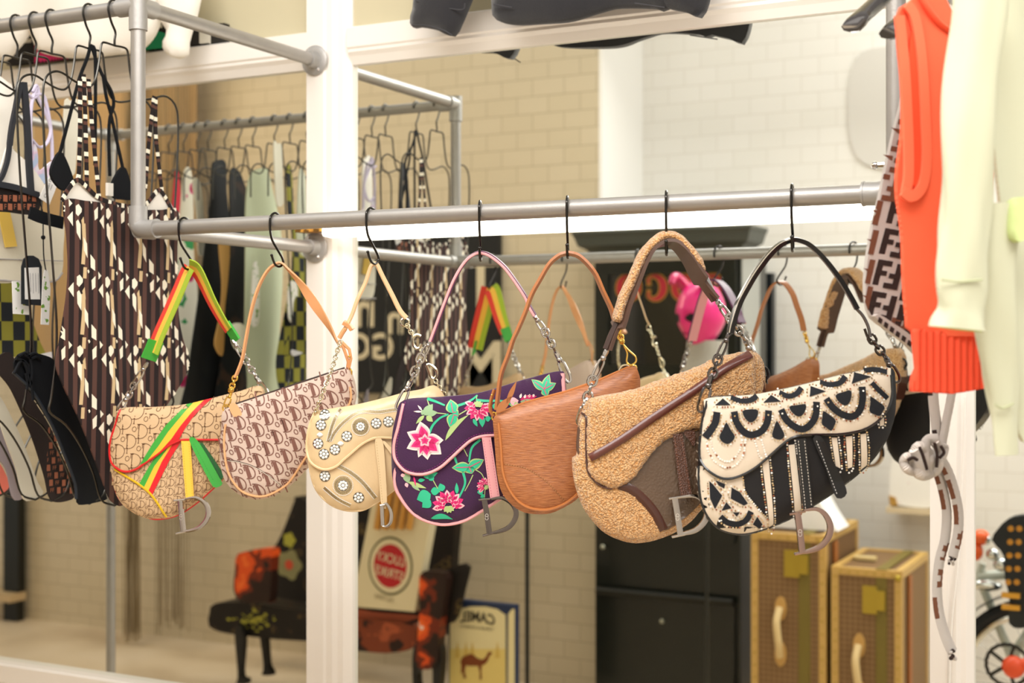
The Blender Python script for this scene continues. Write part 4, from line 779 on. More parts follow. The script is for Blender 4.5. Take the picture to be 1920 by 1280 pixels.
m_.strap(cr(P_(pp2, .001), n=5), lambda t: .042 if .12 < t < .88 else .018, .005, B.pl.n, lambda t: .55-1.1*t); m_.build('shoulder_strap', [mat('brown_strap', '5a443a', .45, coat=.15)], B.root)
m_ = MB(); m_.strap(P_([(1158, 607), (1148, 630), (1138, 655)], .001), .014, .007, B.pl.n, .5); m_.strap(P_([(1322, 520), (1334, 545), (1343, 563)], .001), .010, .006, B.pl.n, .6); build_lr(m_, 'strap_end', [mat('strap_end_leather', '3c2a24', .35, coat=.2)], B.root)
m_ = MB(); clasp(m_, P_([(1140, 652)])[0], P_([(1112, 712)])[0], nn, .009, .002); chain(m_, P_([(1113, 706), (1106, 730), (1100, 752)]), nn, .016, .013, .0022); clasp(m_, P_([(1101, 745)])[0], P_([(1086, 795)], .006)[0], nn, .012, .0022)
clasp(m_, P_([(1343, 562)])[0], P_([(1368, 596)])[0], nn, .009, .002); chain(m_, P_([(1366, 592), (1382, 616), (1396, 636)]), nn, .015, .012, .0022); clasp(m_, P_([(1394, 632)])[0], P_([(1425, 695)], .003)[0], nn, .012, .0022)
build_lr(m_, 'strap_hardware', [chrome], B.root)
m_ = MB(); link(m_, P_([(1430, 700)], .003)[0], (.3, 0, -1), nn, .020, .017, .0024); m_.strap(P_([(1436, 704), (1438, 718), (1430, 712)], .004), .006, .003, B.pl.n, .5); m_.build('strap_loop', [mat('black_loop', '17161a', .3)], B.root)
# ================= bag 7: black and cream appliqué with sequins
c7 = lambda p: crop(1290, 660, 3.283, p)
blk = mat('black_wool_cloth', '1d1f24', .9, bump=('noise', 600, .3)); crm = mat('cream_calf', 'dccdb8', .5, bump=('noise', 300, .1)); blp = mat('black_patent', '141416', .2, coat=.4); seq = metal('sequin_gold', 'd9c3a0', .22); sqr = metal('sequin_copper', 'b0745a', .25); sqw = mat('sequin_white', 'f4eee4', .15, coat=1); sat = mat('black_satin', '141214', .55, bump=('noise', 50, .3))
B = Bag(6, 'black and cream saddle bag with scalloped black appliques outlined in sequins, rightmost of the seven', c7([(120, 282), (420, 257), (700, 202), (1000, 127), (1230, 92), (1262, 180), (1268, 290), (1250, 430), (1198, 560), (1100, 688), (960, 810), (800, 920), (650, 1008), (520, 1068), (400, 1108), (300, 1118), (180, 1080), (100, 980), (66, 850), (58, 700), (66, 560), (85, 430)]), .015, .010)
rs = random.Random(5)
def sequins(mb, B, pts, fn, gap=.0034, closed=False, out=.0, m0=4, r=.0014):
    P = cr(pts, closed, sp=gap)
    for i, q in enumerate(P):
        if out:
            t = P[(i+1) % len(P)]-P[i-1]; t = t/(np.linalg.norm(t)+1e-9); q = q+np.array((-t[1], t[0]))*out
        q = q+np.array((rs.uniform(-.0004, .0004), rs.uniform(-.0004, .0004))); z = fn(q[0], q[1])+.0018; tx, ty = rs.uniform(-.35, .35), rs.uniform(-.35, .35)
        mi = m0 if rs.random() > .35 else (5 if rs.random() < .3 else 6)
        mb.add([B.pl.w(q[0]+r*math.cos(k*1.0472), q[1]+r*math.sin(k*1.0472), z+r*(tx*math.cos(k*1.0472)+ty*math.sin(k*1.0472))) for k in range(6)], [tuple(range(6))], mi)
def appl(mb, B, poly, fn, mi=1, smooth=True, sq=True):
    P = B.loc(poly, fn); q = cr(P, True, .004) if smooth else P
    mb.decal(B.pl, [tuple(x) for x in q], fn, .0012, mi, .005)
    if sq: A = np.array(q); o = 1 if sum(A[i-1][0]*A[i][1]-A[i][0]*A[i-1][1] for i in range(len(A))) < 0 else -1; sequins(mb, B, q, fn, .0036, True, .0018*o)
def arc(mb, B, pts, fn, wd=.0085, mi=1):
    q = cr(B.loc(pts, fn), n=6); mb.stroke(B.pl, q, wd, fn, .0013, mi)
    for s_ in (-1, 1): sequins(mb, B, q, fn, .0036, False, s_*(wd/2+.0013))
BM = [sat, blk, crm, blp, seq, sqr, sqw]
m_ = MB(); B.body(m_, 0, 3, .009, 0); H = B.h
q = cr(B.loc(c7([(70, 700), (320, 760), (352, 860), (420, 955), (495, 1035), (525, 1062), (400, 1106), (300, 1115), (182, 1077), (104, 980), (70, 850)]), H), True, .006); m_.decal(B.pl, [tuple(x) for x in q], H, .0004, 2, .009, B.poly); sequins(m_, B, B.loc(c7([(335, 770), (352, 860), (420, 950), (495, 1030)]), H), H)
for p in ([(130, 792), (152, 812), (210, 882), (165, 965), (135, 900)], [(268, 832), (320, 862), (368, 930), (343, 943), (262, 900)], [(168, 788), (228, 812), (222, 838), (188, 820)], [(235, 922), (268, 960), (205, 975)], [(275, 985), (318, 985), (300, 1012)], [(398, 1060), (425, 1012), (458, 1060), (438, 1084)]): appl(m_, B, c7(p), H, 1, False)
arc(m_, B, c7([(198, 1012), (240, 1046), (300, 1058), (355, 1035), (388, 980)]), H, .0085)
for p in ([(455, 672), (495, 655), (525, 1056), (498, 1068)], [(617, 572), (655, 566), (696, 968), (655, 985)], [(882, 525), (916, 525), (938, 715), (908, 700)], [(970, 520), (1010, 515), (1010, 706), (982, 716)], [(1060, 505), (1095, 500), (1100, 694), (1062, 724)], [(1180, 410), (1205, 400), (1205, 450), (1180, 455)]): appl(m_, B, c7(p), H, 2, False)
for x_ in (-.011, -.004, .004, .010):   # the sequinned gusset on the near side
    e_ = [B.pl.w(a, h, x_) for a, h in cr(B.loc(c7([(66, 560), (58, 700), (66, 850), (100, 980)]), zero, 0), sp=.004)]
    for k, p in enumerate(e_): p = Vector(p)-B.pl.a*.0012; m_.add([p+B.pl.n*.0016*math.cos(j*1.047)+Vector((0, 0, 1))*.0016*math.sin(j*1.047) for j in range(6)], [tuple(range(6))], 4 if k % 3 else 2)
bk = lambda a, h: -B.h(a, h)
top = [p for p in B.poly]; zt = max(p[1] for p in top)
q = cr(B.loc(c7([(150, 330), (420, 305), (700, 250), (1000, 175), (1215, 140), (1235, 200), (1225, 240), (900, 330), (600, 400), (300, 450), (120, 470), (110, 400)]), zero), True, .008)
m_.decal(B.pl, [tuple(x) for x in q], bk, -.0008, 2, .01, B.poly)
for k in range(5):
    a, h = B.loc(c7([(230+200*k, 400-48*k)]), zero)[0]; m_.stroke(B.pl, [(a+.016*math.cos(t*.5), h+.016*math.sin(t*.5)) for t in range(-1, 9)], .006, bk, -.0012, 1)
m_.build('body', BM, B.root)
fp = c7([(122, 284), (420, 259), (700, 204), (1000, 129), (1228, 94), (1250, 140), (1252, 280), (1205, 385), (1100, 468), (950, 503), (750, 508), (650, 523), (580, 568), (500, 640), (400, 720), (300, 768), (220, 778), (140, 740), (85, 680), (70, 600), (86, 440), (104, 340)])
fl7 = [tuple(p) for p in cr(B.loc(fp, B.h, .005), True, .006)]; ff = B.flap_fn(fl7)
m_ = MB(); m_.shell(B.pl, fl7, ff, lambda a, h: B.h(a, h)+.001, .009, 2, 2, 2)
for p in ([(283, 365), (298, 430), (340, 488), (395, 508), (455, 482), (488, 425), (495, 358)], [(572, 352), (602, 412), (655, 458), (710, 472), (757, 440), (785, 385), (790, 305)], [(850, 285), (890, 340), (950, 383), (1010, 396), (1055, 358), (1073, 290), (1070, 212)], [(178, 368), (168, 430), (138, 482), (104, 525)]): arc(m_, B, c7(p), ff, .0096)
for p in ([(262, 278), (320, 298), (380, 296), (425, 268)], [(562, 246), (615, 270), (665, 256), (698, 218)], [(812, 182), (862, 198), (930, 190), (968, 148)], [(1130, 188), (1172, 232), (1228, 285)], [(1080, 112), (1150, 106), (1225, 122)]): arc(m_, B, c7(p), ff, .0070)
for p in ([(165, 325), (213, 283), (262, 325)], [(462, 310), (510, 262), (572, 303)], [(752, 207), (848, 240), (747, 274)], [(1020, 122), (1128, 150), (1005, 194)]): appl(m_, B, c7(p), ff, 1, False)
for p in ([(335, 362), (380, 352), (430, 357), (420, 408), (385, 433), (352, 408)], [(622, 335), (675, 325), (725, 321), (715, 372), (685, 396), (648, 378)], [(907, 265), (955, 245), (1003, 236), (998, 300), (970, 328), (930, 308)]): appl(m_, B, c7(p), ff)
for p in ([(235, 432), (262, 478), (288, 520), (262, 556), (238, 564), (208, 548), (192, 518), (215, 475)], [(545, 422), (570, 460), (593, 508), (580, 533), (558, 538), (528, 528), (516, 508), (530, 460)], [(832, 362), (870, 385), (908, 418), (898, 455), (880, 484), (848, 462), (822, 440), (826, 400)], [(1122, 272), (1165, 300), (1210, 337), (1195, 370), (1180, 393), (1145, 382), (1117, 365), (1122, 310)]): appl(m_, B, c7(p), ff)
for p in ([(112, 545), (128, 620), (175, 680), (238, 710), (295, 690), (340, 625), (352, 540)], [(140, 545), (160, 610), (195, 655), (238, 672), (280, 655), (318, 600), (330, 540)], [(410, 545), (432, 620), (450, 650)], [(450, 540), (468, 600), (482, 640)]): sequins(m_, B, B.loc(c7(p), ff), ff, .0036, m0=6, r=.0016)
for k in range(9): a, h = B.loc(c7([(165+9*k, 340-.6*k)]), ff)[0]
fo = m_.build('flap', BM, B.root)
m_ = MB(); B.pipe(m_, cr(B.loc(c7([(118, 300), (86, 440), (70, 600), (85, 680), (140, 740), (220, 778), (300, 768), (400, 720), (500, 640), (580, 568), (650, 523), (750, 508), (950, 503), (1100, 468), (1205, 385), (1252, 280), (1250, 140)]), B.h, .004), n=4), B.h, .0020, 0, .0045); m_.build('piping', [blp], fo)
m_ = MB(); B.pipe(m_, cr(B.loc(c7([(66, 700), (70, 850), (104, 980), (182, 1078), (300, 1117), (400, 1108), (520, 1068), (650, 1008), (800, 920), (960, 810), (1100, 688), (1198, 560), (1250, 430)]), zero, .012), n=4), lambda a, h: .0125, .0020); m_.build('piping', [blp], B.root)
blg = mat('black_gloss_leather', '101012', .25, coat=.3)
tab(B, c7([(768, 530), (828, 528), (900, 680), (970, 830), (972, 880), (932, 902), (900, 872), (840, 700)]), blg, B.FO-.002, B.FO+.010, lab='black stitched pointed tab', stitch=[c7([(790, 545), (915, 870)])], sm=mat('white_thread', 'd8d4ce', .7))
tab(B, c7([(665, 532), (725, 530), (770, 962), (710, 975)]), blg, B.FO, B.FO+.005, lab='black stitched strap tab', stitch=[c7([(678, 545), (722, 960)]), c7([(716, 545), (760, 950)])])
dcharm(B, c7([(672, 985), (688, 1100), (702, 1232)]), c7([(715, 972), (790, 965), (845, 1000), (875, 1070), (862, 1140), (810, 1198), (740, 1225), (690, 1232)]), [c7([(622, 996), (720, 978)]), c7([(655, 1243), (735, 1226)])], B.h, off=B.FO+.009, mat_=metal('rose_chrome', 'a98f86', .12), mark=c7([(688, 1110)])[0])
m_ = MB(); pp = [(1369, 625), (1373, 606), (1384, 571), (1400, 540), (1418, 510), (1442, 478), (1464, 458), (1485, 449.5), (1500, 451), (1519, 460), (1546, 486), (1573, 521), (1594, 555), (1607, 579)]
m_.strap(cr(P_(pp), n=5), .020, .0062, B.pl.n, .12)
for s_ in (-1,): m_.tube(cr(P_([(u+s_*1.6, v+s_*1.4) for u, v in pp[:8]], .0098), n=4), .0006, 5, 1)
m_.build('shoulder_strap', [blg, mat('cream_edge_stitch', 'cfc4b0', .6)], B.root)
m_ = MB(); clasp(m_, P_([(1369, 622)])[0], P_([(1346, 672)])[0], nn, .009, .0018); chain(m_, P_([(1348, 668), (1341, 688), (1334, 706)]), nn, .015, .012, .002); clasp(m_, P_([(1335, 700)])[0], P_([(1313, 772)], .005)[0], nn, .014, .0021)
m_.tube(cr(P_([(1607, 580), (1618, 592), (1628, 612), (1632, 632)]), n=4), .0024, 8); m_.tube(cr(P_([(1621, 616), (1627, 632), (1634, 638)]), n=4), .002, 8); chain(m_, P_([(1632, 630), (1643, 648), (1655, 662), (1662, 672)]), nn, .014, .011, .002); clasp(m_, P_([(1660, 668)])[0], P_([(1684, 716)], .003)[0], nn, .012, .0021)
build_lr(m_, 'strap_hardware', [dchr], B.root)
m_ = MB(); m_.strap(P_([(1676, 716), (1675, 760), (1668, 800)], .0), .012, .003, B.pl.n, .4); m_.build('strap_anchor', [blp], B.root)
# ---------------------------------------------------------------- cloth
def pxl(pl, pts): return [pl.sh(u, v) for u, v in pts]
def cloth(mb, pl, poly, th=.003, wave=.004, k=60, ph=0.0, off=0.0, res=.014, mi=0, sp=.012, mb_=None, ms=None, fn=None, smooth=True):
    q = [tuple(p) for p in (cr(poly, True, sp) if smooth else dens(poly, sp))]
    f = fn or (lambda a, h: off+wave*math.sin(a*k+ph+2*math.sin(h*5+ph)))
    mb.shell(pl, q, lambda a, h: f(a, h)+th/2, lambda a, h: f(a, h)-th/2, res, mi, mb_, ms); return q, f
def wireon(mb, pl, pts, r, off=0, n=4): mb.tube(cr([tuple(pl.P(u, v, off)) for u, v in pts], n=n), r, 6)
swb = mat('black_swim_knit', '0e1014', .75, spec=.2); swc = mat('cream_lining', 'ebe4d8', .75); cst = 'eee3cd'
# ---- H0: geometric print one-piece
X0 = HGX[0]; pl0 = plx(X0+.004)
prn = mat_ramp('brown_black_stripe', 'stripe', [(0, '241a1b'), (.5, '241a1b'), (.52, '553a33')], (46, 1, 1), .75)
e_ = prn.node_tree.nodes['Color Ramp'] if 'Color Ramp' in prn.node_tree.nodes else None
cream_p = mat('cream_print', 'efe6d2', .75); sand_p = mat('sand_print', 'cdb389', .75)
g0 = thing('printed_swimsuit', 'geometric brown, black and cream print one-piece swimsuit on the hanger nearest the pipe corner', 'swimsuit', (X0, RY, -.3))
body = [(113, 377), (117, 440), (120, 500), (117, 560), (107, 632), (98, 682), (112, 722), (140, 780), (160, 830), (180, 885), (200, 938), (226, 943), (245, 880), (275, 810), (310, 750), (346, 683), (334, 635), (326, 590), (324, 520), (325, 460), (327, 396), (290, 394), (250, 393), (215, 385), (180, 380), (150, 377)]
m_ = MB(); q0, f0 = cloth(m_, pl0, pxl(pl0, body), .003, .003, 34, .4, .010, .016, 0)
S = .0249*2.05; # lozenge lattice in metres, taken at the middle of the cloth
o = pl0.sh(200, 420); dx = pl0.sh(227, 560)[0]-pl0.sh(173, 560)[0]; dz = (pl0.sh(200, 640)[1]-pl0.sh(200, 512)[1])
L_ = [[(-40, -100), (-22, -115), (0, -85), (-2, -60), (-25, -28), (-40, -45)], [(-95, -12), (-60, -60), (-58, 45)], [(-38, 10), (-25, -5), (-8, 30), (-8, 140), (-34, 90)], [(-4, -0), (12, -30), (20, 60), (6, 50)],
      [(12, 115), (36, 160), (40, 265), (15, 210)], [(60, 235), (94, 275), (95, 352), (62, 330)], [(118, 355), (142, 385), (121, 412)], [(68, 420), (97, 388), (96, 470), (72, 490)], [(38, 352), (47, 345), (54, 360), (46, 374)]]
for i in range(-2, 4):
    for j in range(-3, 6):
        for kk, pg in enumerate(L_):
            pp = [(o[0]+(x/215+i)*dx+.004*math.sin(j*2.1+i), o[1]+(-y/500*abs(dz) if True else 0)+j*abs(dz)) for x, y in pg]
            m_.decal(pl0, pp, f0, .0021, 2 if kk == 3 else 1, None, q0)
        x_ = o[0]+i*dx+.001; zz = o[1]+j*abs(dz)
        m_.stroke(pl0, [(x_, zz-.005), (x_+.002, zz-.04), (x_-.001, zz-abs(dz)*.62)], .0085, f0, .0019, 2, q0); m_.stroke(pl0, [(x_+.004, zz-abs(dz)*.66), (x_+.003, zz-abs(dz)*.82)], .008, f0, .0019, 2, q0)
m_.build('body', [prn, cream_p, sand_p], g0)
m_ = MB(); lin_ = [(114, 377), (126, 356), (146, 338), (163, 352), (184, 370), (215, 381), (250, 387), (270, 384), (284, 372), (298, 357), (310, 372), (322, 396), (290, 396), (250, 395), (215, 388), (180, 382), (150, 379)]
cloth(m_, pl0, pxl(pl0, lin_), .002, .002, 40, 0, .003, .014, 0, .008); m_.build('lining', [swc], g0)
seg = mat_ramp('segmented_strap_print', 'stripe', [(0, '1f1718'), (.3, '5b3b32'), (.48, '1f1718'), (.62, 'efe6d2'), (.85, '1f1718')], (1, 30, 1), .75, rot=math.radians(90))
for pts in ([(150, 147), (150, 240), (148, 320), (146, 336)], [(157, 139), (160, 220), (162, 300), (163, 352)], [(166, 148), (172, 230), (180, 310), (186, 374)], [(289, 180), (282, 240), (276, 300), (272, 352), (262, 384)], [(292, 182), (292, 250), (298, 310), (304, 362)]):
    m_ = MB(); m_.strap(cr([tuple(pl0.P(u, v, .006)) for u, v in pts], n=5), .0085, .002, pl0.n, math.pi/2); m_.build('strap', [seg], g0)
m_ = MB(); m_.strap(cr([tuple(pl0.P(u, v, .008)) for u, v in ((116, 376), (130, 352), (146, 337), (163, 351), (184, 370), (215, 382), (250, 388), (272, 384), (284, 371), (298, 356), (311, 372), (324, 397))], n=4), .008, .0022, pl0.n, math.pi/2); m_.build('edge_binding', [seg], g0)
# ---- H1: black halter bikini top and brief
X1 = HGX[1]; pl1 = plx(X1+.002)
g1 = thing('halter_bikini_top', 'black halter bikini top with long crossed ties beside the printed swimsuit', 'bikini top', (X1, RY, .18))
for cp in ([(110, 285), (122, 300), (136, 345), (124, 358), (108, 350), (95, 322)], [(229, 312), (240, 335), (247, 372), (228, 374), (213, 370), (210, 345)]):
    m_ = MB(); cloth(m_, pl1, pxl(pl1, cp), .006, .002, 40, 0, 0, .012, 0, .008); m_.build('cup', [swb], g1)
for pts in ([(170, 85), (163, 110), (148, 150), (130, 220), (112, 288)], [(170, 85), (178, 98), (179, 180), (178, 310)], [(172, 88), (183, 120), (194, 145), (209, 172), (213, 196), (206, 222), (204, 260), (206, 330)], [(193, 140), (199, 180), (208, 215), (218, 260), (230, 314)]):
    m_ = MB(); m_.strap(cr([tuple(pl1.P(u, v)) for u, v in pts], n=5), .006, .003, pl1.n, math.pi/2); m_.build('tie', [swb], g1)
m_ = MB(); m_.strap(cr([tuple(pl1.P(u, v)) for u, v in ((55, 398), (80, 408), (118, 418))], n=4), .022, .003, pl1.n, math.pi/2); m_.build('back_band', [swb], g1)
m_ = MB(); m_.box((X1-.002, pl1.sh(201, 355)[0], pl1.sh(205, 367)[1]), (X1+.004, pl1.sh(211, 355)[0], pl1.sh(205, 343)[1])); m_.build('clasp', [mat('white_clasp', 'efe9dd', .4)], g1)
def brief(pl, pts, m, label, name='swim_brief', wave=.003, th=.003, ties=None, back=None):
    zs = min(pl.sh(u, v)[1] for u, v in pts); r = thing(name, label, 'swim briefs', (pl.o.x, RY, zs), 'briefs at the foot of the hangers')
    m_ = MB(); cloth(m_, pl, pxl(pl, pts), th, wave, 45, pl.o.x*40, 0, .014, 0, .010); m_.build('body', [m], r); return r
rb = brief(pl1, [(36, 664), (62, 661), (96, 672), (101, 690), (125, 740), (150, 780), (170, 825), (186, 880), (201, 930), (197, 938), (146, 946), (141, 930), (122, 860), (97, 800), (62, 740), (27, 692)], swb, 'plain black swim briefs with a waist tie, lowest and nearest on the left')
m_ = MB()
for pts in ([(30, 672), (45, 680), (58, 720), (62, 750)], [(34, 668), (50, 662), (60, 690), (55, 725), (48, 700)], [(44, 664), (58, 672), (68, 668), (76, 672), (66, 662), (50, 668)], [(26, 700), (40, 676), (54, 690), (50, 730)]): wireon(m_, pl1, pts, .0028, .006)
m_.build('waist_tie', [swb], rb)
m_ = MB(); wireon(m_, pl1, [(25, 698), (62, 735), (97, 796), (122, 856), (140, 905), (143, 935)], .003, .004); m_.build('edge_binding', [mat('black_binding', '20262e', .5)], rb)
pl2 = plx(HGX[2]); ffp = mat_ramp('brown_monogram_swim', 'check', [(0, '17120f'), (.5, '8a5138')], (52, 52, 1), .75)
r2 = brief(pl2, [(0, 664), (25, 668), (62, 750), (97, 810), (122, 870), (142, 915), (136, 936), (95, 938), (80, 890), (52, 800), (22, 730), (-12, 690)], mat('dark_brown_swim', '261a17', .8), 'dark brown swim briefs with a copper letter print, behind the black briefs')
m_ = MB(); fz = lambda a, h: .0035
for i in range(9):
    for j in range(5):
        a, h = pl2.sh(92+j*12-i*2.5, 925-i*14)
        if inside(pxl(pl2, [(40, 760), (97, 810), (140, 915), (134, 934), (97, 935), (80, 890)]), (a, h)) or i < 2:
            if (i+j) % 2: m_.decal(pl2, [(a, h), (a+.009, h), (a+.009, h+.012), (a, h+.012)], fz, .0005, 0)
            else: put_text(m_, pl2, 'FF', (a+.004, h+.006), .011, fz, .0005, 0)
m_.build('letter_print', [mat('copper_print', '9a5b40', .7)], r2)
brief(plx(HGX[3]), [(-8, 742), (0, 745), (22, 782), (46, 832), (70, 900), (82, 926), (60, 938), (42, 932), (30, 880), (0, 800)], mat('ecru_swim', 'd9d3c0', .8), 'cream swim briefs between the grey and the dark brown ones')
brief(plx(HGX[4]), [(-15, 770), (0, 792), (15, 822), (35, 880), (46, 926), (22, 935), (10, 880), (-12, 840)], mat('lilac_grey_swim', '948a90', .8), 'dull lilac-grey swim briefs left of the cream ones')
brief(plx(HGX[5]), [(-25, 840), (0, 870), (8, 882), (19, 906), (15, 918), (-6, 926), (-20, 890)], mat('coral_swim', 'f0806e', .8), 'coral pink swim briefs at the far left edge, low down')
# ---- H2: brown bikini top with white lining, label
g2 = thing('monogram_bikini_top', 'white-lined bikini top with a copper and black lettered band and thick black edging', 'bikini top', (HGX[2], RY, .2)); 
m_ = MB(); cloth(m_, pl2, pxl(pl2, [(16, 273), (30, 286), (52, 308), (80, 346), (84, 362), (60, 364), (12, 348), (-6, 338), (4, 310)]), .004, .003, 40, 0, 0, .012, 0, .009); m_.build('cup', [swc], g2)
m_ = MB(); qb, fb = cloth(m_, pl2, pxl(pl2, [(-20, 345), (20, 352), (70, 362), (73, 385), (62, 402), (20, 398), (-20, 390)]), .004, .002, 40, 0, 0, .012, 0, .009)
for i in range(9):
    for j in range(2):
        a, h = pl2.sh(-12+i*9, 372+j*16)
        if (i+j) % 2: put_text(m_, pl2, 'F', (a, h), .014, lambda x, y: .005, .0005, 1)
        else: m_.decal(pl2, [(a-.005, h-.006), (a+.005, h-.006), (a+.005, h+.006), (a-.005, h+.006)], lambda x, y: .005, .0005, 1, None, qb)
m_.build('band', [mat('black_band', '1c1412', .8), MATS['copper_print']], g2)
for pts, w_ in (([(38, 155), (30, 200), (22, 240), (18, 272)], .010), ([(44, 154), (50, 220), (54, 300), (58, 362)], .013), ([(18, 270), (14, 300), (4, 330), (-8, 345)], .008), ([(-5, 345), (30, 352), (72, 366)], .011)):
    m_ = MB(); m_.strap(cr([tuple(pl2.P(u, v, .006)) for u, v in pts], n=5), w_, .006, pl2.n, math.pi/2); m_.build('strap', [mat('black_webbing', '22242b', .6)], g2)
lab = thing('care_label', 'white folded brand label hanging from the bikini top', 'label', (HGX[2]+.015, RY, .25)); pll = plx(HGX[2]+.018)
lq = [(98, 316), (112, 330), (106, 350), (93, 384), (74, 371), (84, 345)]; m_ = MB(); m_.shell(pll, dens(pxl(pll, [(98, 316), (113, 331), (92, 384), (73, 371)]), .01), lambda a, h: .001, lambda a, h: 0, .02, 0)
c_ = pll.sh(93, 349); put_text(m_, pll, 'Christian Dior', (c_[0]-.004, c_[1]), .0085, lambda a, h: .001, .0005, 1, math.radians(68)); put_text(m_, pll, 'PARIS', (c_[0]+.003, c_[1]-.002), .0045, lambda a, h: .001, .0005, 1, math.radians(68))
m_.build('label_card', [mat('label_white', 'f1eee9', .7), mat('label_ink', '55525a', .8)], lab, smooth=False)
# ---- H3 lilac ties and cream top, tags
pl3 = plx(HGX[3]); g3 = thing('lilac_halter_top', 'pale lilac tied halter top behind the monogram bikini', 'bikini top', (HGX[3], RY, .2)); lil = mat('lilac_cord', 'cfc6dc', .7)
for pts in ([(68, 165), (60, 190), (57, 230), (58, 270), (56, 300)], [(66, 168), (72, 185), (82, 205), (95, 240), (88, 268), (74, 276), (60, 262)], [(64, 178), (80, 178), (88, 200), (96, 250), (98, 300)], [(60, 172), (68, 160), (72, 176), (62, 184), (52, 176)]):
    m_ = MB(); m_.tube(cr([tuple(pl3.P(u, v)) for u, v in pts], n=5), .0042, 7, flat=.7); m_.build('tie', [lil], g3)
m_ = MB(); cloth(m_, pl3, pxl(pl3, [(64, 270), (70, 290), (73, 320), (100, 300), (98, 318), (84, 345), (70, 340), (58, 320)]), .004, .002, 40, 0, 0, .012, 0, .009); m_.build('cup', [mat_ramp('pastel_print', 'noise', [(.4, 'b9c9e6'), (.5, 'e8c9e0'), (.6, 'e9e4f0')], (1, 1, 1), .8, 1, 40, 'LINEAR')], g3)
pl4 = plx(HGX[4]); g4 = thing('cream_strapless_top', 'cream banded top across the lower part of the left rail', 'top', (HGX[4], RY, .02)); crs = mat('cream_jersey', 'ddd5c0', .85, bump=('noise', 200, .2))
m_ = MB(); q4, f4 = cloth(m_, pl4, pxl(pl4, [(-30, 398), (30, 398), (75, 404), (116, 414), (118, 470), (117, 508), (104, 524), (60, 526), (-30, 520)]), .005, .004, 30, 0, 0, .014, 0, .012); m_.build('body', [crs], g4)
m_ = MB(); m_.tube([tuple(pl4.P(u, v, .007)) for u, v in ((-30, 484), (40, 487), (118, 489))], .0012, 5); m_.tube(cr([tuple(pl4.P(u, v, .006)) for u, v in ((-30, 523), (60, 529), (102, 527), (117, 511))], n=3), .002, 5); m_.build('seam', [mat('seam_shade', 'a9a3a0', .8)], g4)
m_ = MB(); cloth(m_, pl4, pxl(pl4, [(-20, 153), (6, 153), (18, 170), (20, 230), (16, 290), (4, 340), (-20, 350)]), .004, .004, 50, 0, .004, .014, 0, .012); g4b = m_.build('ribbed_camisole', [mat('white_knit', 'ede8dc', .85)], loc=(HGX[4], RY, .3)); tag(g4b, 'white ribbed top at the far left edge under the upper hangers', 'top')
m_ = MB(); m_.shell(pl4, dens(pxl(pl4, [(-12, 395), (10, 395), (24, 462), (2, 464)]), .02), lambda a, h: .012, lambda a, h: .010, .03); tag(m_.build('price_tag', [mat('yellow_card', 'e8c255', .6)], smooth=False, loc=(HGX[4], RY, .15)), 'yellow card tag lying against the cream top', 'tag')
pl5 = plx(HGX[6]); m_ = MB(); chk = mat_ramp('olive_check', 'check', [(0, '1c2027'), (.5, '8c8834')], (31, 26, 1), .8)
cloth(m_, pl5, pxl(pl5, [(-40, 526), (20, 530), (50, 536), (58, 590), (75, 640), (86, 674), (30, 668), (-40, 680)]), .004, .003, 30, 0, 0, .014, 0, .012); g5 = m_.build('checked_swimsuit', [chk], loc=(HGX[6], RY, -.1)); tag(g5, 'olive and black checked swimsuit behind the hanging tags, far left', 'swimsuit')
plt = plx(-1.93); tg = thing('hang_tag', 'black hang tag with a rounded top and white label, on a black cord', 'tag', (-1.93, RY, .0), 'hang tags')
m_ = MB(); m_.shell(plt, dens([tuple(p) for p in pxl(plt, [(40, 570), (40, 500), (44, 485), (52, 479), (62, 479), (72, 485), (78, 500), (78, 573)])], .02), lambda a, h: .001, lambda a, h: -.001, .02); m_.build('card', [mat('black_card', '1d2126', .6)], tg, smooth=False)
m_ = MB(); m_.shell(plt, dens(pxl(plt, [(46, 561), (45, 502), (72, 501), (74, 561)]), .02), lambda a, h: .0016, lambda a, h: .001, .02)
for k in range(5): m_.stroke(plt, pxl(plt, [(50+k*5, 512), (51+k*5, 550-3*(k % 2))]), .0009, lambda a, h: .002, .0003, 1)
m_.build('sticker', [mat('label_white2', 'e6e3dd', .7), mat('ink', '6b6b70', .8)], tg, smooth=False)
m_ = MB(); wireon(m_, plt, [(73, 372), (80, 400), (81, 440), (82, 480), (86, 508)], .0012, .004); m_.ball(plt.P(81, 445, .004), .0042, 8, 6); m_.build('cord', [swb], tg)
wt = thing('hang_tag', 'narrow white printed tag, right of the black hang tag', 'tag', (-1.93, RY, .0), 'hang tags'); flw = mat_ramp('white_green_print', 'noise', [(.35, '6f9a3a'), (.4, 'efece6'), (.66, 'efece6'), (.7, '8a8a84')], (1, 1, 1), .7, 3, 70)
m_ = MB(); m_.shell(plt, dens(pxl(plt, [(80, 506), (86, 506), (91, 540), (88, 609), (73, 608), (76, 530)]), .02), lambda a, h: .005, lambda a, h: .004, .02); m_.build('card', [flw], wt, smooth=False)
wt = thing('hang_tag', 'broad white printed tag half behind the black hang tag', 'tag', (-1.95, RY, .0), 'hang tags'); pl6 = plx(-1.95)
m_ = MB(); m_.shell(pl6, dens(pxl(pl6, [(22, 527), (42, 527), (42, 572), (55, 574), (55, 590), (24, 588)]), .02), lambda a, h: .001, lambda a, h: 0, .02); m_.build('card', [flw], wt, smooth=False)
